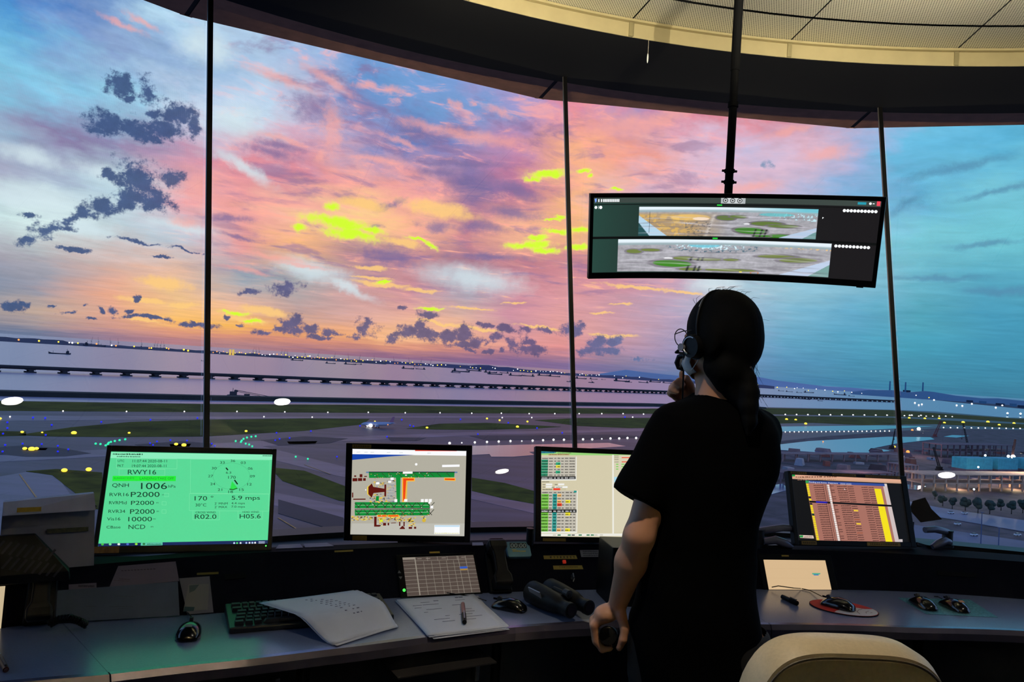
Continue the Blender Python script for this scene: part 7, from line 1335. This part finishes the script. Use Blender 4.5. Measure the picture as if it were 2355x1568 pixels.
# right hand raised to the mouthpiece: palm, thumb and curled fingers
PC = pp(1583, 908, 2.155); b.chain([WR, PC], [.024, .024], .015).ell(PC, (.022, .020, .030), None, .012)
finger([pp(1574, 898, 2.15), pp(1569, 876, 2.135), pp(1567, 857, 2.125)], [.0105, .0088, .0072]); 
for q in (((1566, 900, 2.15), (1554, 883, 2.135), (1562, 876, 2.115), (1571, 884, 2.105)), ((1562, 908, 2.15), (1546, 891, 2.135), (1553, 883, 2.11), (1563, 890, 2.10)), ((1560, 918, 2.15), (1542, 904, 2.14), (1546, 896, 2.115), (1556, 902, 2.105))): finger([pp(*p) for p in q], [.0105, .0095, .0088, .0075])
finger([pp(1594, 908, 2.14), pp(1588, 886, 2.12), pp(1580, 868, 2.115)], [.013, .0105, .0085])
b.mesh('body', skin, per)
# T-shirt: wide sleeves, collar, hem below the picture edge
s = Sdf((.12, 1.72, .60), (.90, 2.44, 1.50), .006); rows = []
for y, xl, xr, bq_ in ((903, 1606, 1702, .062), (916, 1592, 1722, .075), (932, 1560, 1745, .09), (955, 1522, 1780, .105), (985, 1510, 1794, .118), (1040, 1510, 1797, .124), (1080, 1507, 1790, .126), (1140, 1500, 1767, .122), (1200, 1494, 1746, .115), (1260, 1486, 1738, .112), (1350, 1468, 1744, .122), (1440, 1456, 1749, .13), (1568, 1450, 1753, .132), (1640, 1450, 1756, .134)):
    L, R_ = pp(xl, y), pp(xr, y); rows.append((float((L[2] + R_[2]) / 2), float((L[0] + R_[0]) / 2), 2.025, float(R_[0] - L[0]) / 2, bq_, .05))
s.trunk(rows, .03, 2.5); HM = pp(1462, 1149, 1.965); ax_ = HM - SL; ax_ /= np.linalg.norm(ax_); s.cap(SL + np.array([0, 0, .0]), HM + ax_ * .06, .062, .069, .035, (ax_, HM))
HR = SRt * .42 + ER * .58; ax_ = (ER - SRt) / np.linalg.norm(ER - SRt); s.cap(SRt + np.array([-.01, 0, .0]), HR + ax_ * .06, .062, .066, .04, (ax_, HR))
# soft cloth folds
gx, gy, gz = np.meshgrid(*s.ax, indexing='ij', sparse=True); s.D = s.D + (.0028 * np.sin(gz * 34 + gx * 22 + np.sin(gx * 17) * 1.5) * np.clip((1.30 - gz) * 3, 0, 1) + .0015 * np.sin(gx * 60 + gz * 25)).astype(np.float32)
s.minus(pp(1652, 893, 2.02), (.066, .062, .055)); s.mesh('tshirt', shirt, per)
p_ = Sdf((.25, 1.80, .02), (.86, 2.30, .86), .007); p_.trunk([(.70, .545, 2.025, .160, .12, .05), (.80, .545, 2.025, .158, .118, .05), (.85, .545, 2.025, .15, .11, .05)], .02)
for hp, sx in ((hipL, -1), (hipR, 1)): kn = hp + np.array([sx * .005, -.01, -.36]); an = kn + np.array([0, -.03, -.34]); p_.chain([hp, kn, an], [.094, .070, .060], .04)
p_.cutplane((0, 0, -1), (0, 0, .075)); p_.mesh('trousers', trou, per)
for hp, sx in ((hipL, -1), (hipR, 1)):
    x = hp[0] + sx * .02; sh = Sdf((x - .09, 1.83, -.002), (x + .09, 2.22, .14), .006); sh.cap((x, 1.93, .045), (x + sx * .01, 2.12, .032), .045, .038, .03).cap((x, 1.935, .05), (x, 1.935, .09), .042, .040, .02).cutplane((0, 0, -1), (0, 0, .002)); sh.mesh('shoe', shoem, per)
# hair: cap, nape, ponytail
h = Sdf((.38, 1.80, 1.30), (.76, 2.22, 1.76), .0042)
fr = (np.array(f_) * 1.0 - up_ * .55, hd(0, .078, -.008))
h.ell(hd(0, -.012, .016), (.0885, .1035, .1045), AX, .02, cuts=(fr, (-up_ - f_ * -.0, hd(0, 0, -.055)), (f_ - up_ * .1, hd(0, .066, 0)))); h.ell(hd(.012, -.055, -.035), (.050, .050, .060), AX, .03)
h.chain([hd(.03, -.045, -.05), pp(1706, 846, 1.96), pp(1718, 848, 1.945)], [.036, .022, .013], .015)
h.chain([pp(1655, 845, 1.97), pp(1672, 880, 1.965), pp(1700, 905, 1.95), pp(1712, 925, 1.93)], [.038, .032, .028, .02], .02).chain([pp(1686, 830, 1.96), pp(1694, 880, 1.95)], [.034, .030], .02)
h.chain([pp(1712, 848, 1.94), pp(1722, 872, 1.925), pp(1725, 902, 1.915), pp(1722, 935, 1.91), pp(1724, 970, 1.905), pp(1720, 1000, 1.90)], [.012, .018, .0215, .0225, .017, .006], .01)
h.chain([pp(1646, 838, 1.955), pp(1668, 848, 1.945), pp(1694, 846, 1.945)], [.022, .030, .026], .03)
for sx in (-1, 1): h.ell(hd(sx * .078, -.030, -.018), (.013, .030, .042), AX, .02)
gx, gy, gz = np.meshgrid(*h.ax, indexing='ij', sparse=True); h.D = h.D + (.0008 * np.sin(np.arctan2(gy - HC[1], gx - HC[0]) * 60 + gz * 30)).astype(np.float32); h.mesh('hair', hairm, per)
mb = MB(per.matrix_world.inverted()); rh = random.Random(6)
for i in range(70):        # loose strands along the crown and beside the ponytail
    if i < 58: a = rh.uniform(-1.2, 1.5); q0 = hd(.085 * math.sin(a) * .9, -.02 + rh.uniform(-.04, .05), .016 + .102 * math.cos(a)); dr = rt * math.sin(a) * .5 + up_ * .5 + rt * rh.uniform(.2, .9) + f_ * rh.uniform(-.5, .3); L_ = rh.uniform(.014, .038)
    else: q0 = pp(1737 + rh.uniform(-3, 5), rh.uniform(835, 930), 1.93); dr = np.array([rh.uniform(.1, .5), 0, -1]); L_ = rh.uniform(.02, .05)
    dr = dr / np.linalg.norm(dr); mb.tube([q0 - dr * .006, q0 + dr * L_ * .5, q0 + dr * L_ + np.array([L_ * .3, 0, -L_ * .25])], [.0006, .0005, .0002], 4)
mb.build('loose_strands', hairm, per); MB(per.matrix_world.inverted()).tube([pp(1716, 840, 1.925), pp(1726, 846, 1.92), pp(1731, 853, 1.925), pp(1722, 858, 1.93)], .0045, 8).build('hair_tie', M('dark_hair_tie', (40, 26, 30), .6), per)
# mask over mouth and chin, ear loop; round glasses
Pm = per.matrix_world.inverted(); mk = M('white_face_mask', (206, 200, 196), .85, var=.05); mb = MB(Pm); secs = []
for k in range(9):
    a = math.radians(-86 + 172 * k / 8); secs.append([hd(.070 * math.sin(a), .034 + .074 * math.cos(a) * (1 - .10 * abs(v_)) + (.006 if abs(v_) < .4 else 0) - (.018 if v_ < -.8 else 0), -.070 + .044 * v_ * (1 - .35 * abs(math.sin(a)))) for v_ in (1, .5, 0, -.5, -1)])
mb.loft(secs, close=False, caps=False); o = mb.build('face_mask', mk, per, True, fix=False); q = o.modifiers.new('thick', 'SOLIDIFY'); q.thickness = .002
for sx in (-1, 1): MB(Pm).tube([hd(sx * .070, .040, -.046), hd(sx * .077, .012, -.030), hd(sx * .082, -.016, .016)], .0016, 6).build('ear_loop', mk, o, True); MB(Pm).tube([hd(sx * .070, .040, -.092), hd(sx * .077, .012, -.070), hd(sx * .083, -.022, -.030)], .0014, 6).build('ear_loop', mk, o, True)
gm2 = M('thin_dark_wire', (26, 22, 20), .3, .6); mb = MB(Pm)
gl_ = thing('eyeglasses', 'round thin rimmed glasses worn by the standing person', 'glasses', hd(0, .106, .004)); bpy.context.view_layer.update(); Pg = gl_.matrix_world.inverted()
for sx in (-1, 1):
    cxx = sx * .036; MB(Pg).tube([hd(cxx + .025 * math.cos(2 * PI * i / 24), .106, .002 + .024 * math.sin(2 * PI * i / 24)) for i in range(25)], .0014, 6).build('rim', gm2, gl_, True); MB(Pg).tube([hd(sx * .061, .106, .010), hd(sx * .079, .06, .012), hd(sx * .084, -.015, .010)], .0014, 6).build('temple_arm', gm2, gl_, True)
    MB(Pg).add([hd(cxx + .0235 * math.cos(2 * PI * i / 20), .106, .002 + .0225 * math.sin(2 * PI * i / 20)) for i in range(20)], [list(range(20))]).build('lens', gm, gl_, fix=False)
MB(Pg).tube([hd(-.011, .106, .006), hd(0, .116, .009), hd(.011, .106, .006)], .0013, 6).build('bridge', gm2, gl_)
# headset over the left ear, with boom microphone and cable
hs = thing('headset', 'black headset worn by the standing person, boom microphone at the mouth', 'headset', hd(-.09, 0, 0)); bpy.context.view_layer.update(); Ph = hs.matrix_world.inverted()
band = [hd(.093 * math.sin(a), -.002, .012 + .108 * math.cos(a)) for a in np.linspace(-1.75, 1.75, 30)]; MB(Ph).tube(band, .0034, 8).build('headband', blackp, hs, True)
MB(Ph).tube([p + (p - HC) * .02 + f_ * .002 for p in band[6:13]], .0014, 6).build('band_wire', alu, hs, True)
for sx in (-1, 1):
    A_, B_ = hd(sx * .080, .012, -.032), hd(sx * .104, .014, -.034); MB(Ph).cyl(A_, B_, .032, .029, 24).build('ear_cup', blackp, hs, True); MB(Ph).cyl(hd(sx * .076, .012, -.032), A_, .033, .035, 24).build('ear_cushion', rub, hs, True)
MB(Ph).tube([hd(-.106, .012 + .022 * math.cos(a), -.032 + .022 * math.sin(a)) for a in np.linspace(-1.2, 2.2, 16)], .0022, 6).build('silver_yoke', alu, hs, True); MB(Ph).cyl(hd(-.100, .040, -.034), hd(-.110, .040, -.034), .010, n=16).build('boom_pivot', M('grey_pivot', (110, 110, 116), .4), hs)
MB(Ph).tube([hd(-.106, .042, -.036), hd(-.108, .058, -.046), pp(1573, 812, 2.035), pp(1577, 820, 2.04)], .0035, 8).build('boom_arm', blackp, hs, True)
m0, m1 = pp(1571, 817, 2.07), pp(1573, 850, 2.07); MB(Ph).tube([pp(1582, 822, 2.03), pp(1572, 817, 2.05), pp(1562, 820, 2.06), pp(1557, 834, 2.06), pp(1561, 845, 2.06), pp(1572, 850, 2.05)], [.006, .007, .0075, .0075, .007, .005], 10).build('microphone', blackp, hs, True); MB(Ph).ball(pp(1568, 834, 2.055), (.007, .007, .013), 10, 8).build('microphone_grille', M('grey_mic_grille', (120, 116, 110), .5), hs, True)
MB(Ph).tube([pp(1574, 800, 2.0), pp(1573, 825, 2.03), pp(1572, 850, 2.06), pp(1571, 880, 2.08), pp(1570, 905, 2.09), pp(1569, 925, 2.12)], .0024, 6).build('cable', blackp, hs, True)
# dark grip of the push-to-talk switch in the lowered hand
g0, g1 = pp(1398, 1461, 2.015), pp(1402, 1459, 2.105); tk = thing('talk_switch', 'black push to talk grip held in the lowered left hand', 'switch', g0); MB(Matrix.Translation(-Vector(g0))).cyl(g0, g1, .0235, .0225, 22).build('grip', blackp, tk, True); MB(Matrix.Translation(-Vector(g0))).cyl(g0 + np.array([0, -.002, 0]), g0, .019, .0225, 22).build('end_cap', M('glossy_black_cap', (10, 10, 10), .12), tk, True); MB(Matrix.Translation(-Vector(g0))).tube([g1, g1 + np.array([.01, .03, -.05]), g1 + np.array([.02, .03, -.3]), g1 + np.array([.05, .01, -.55])], .003, 6).build('cable', blackp, tk, True)
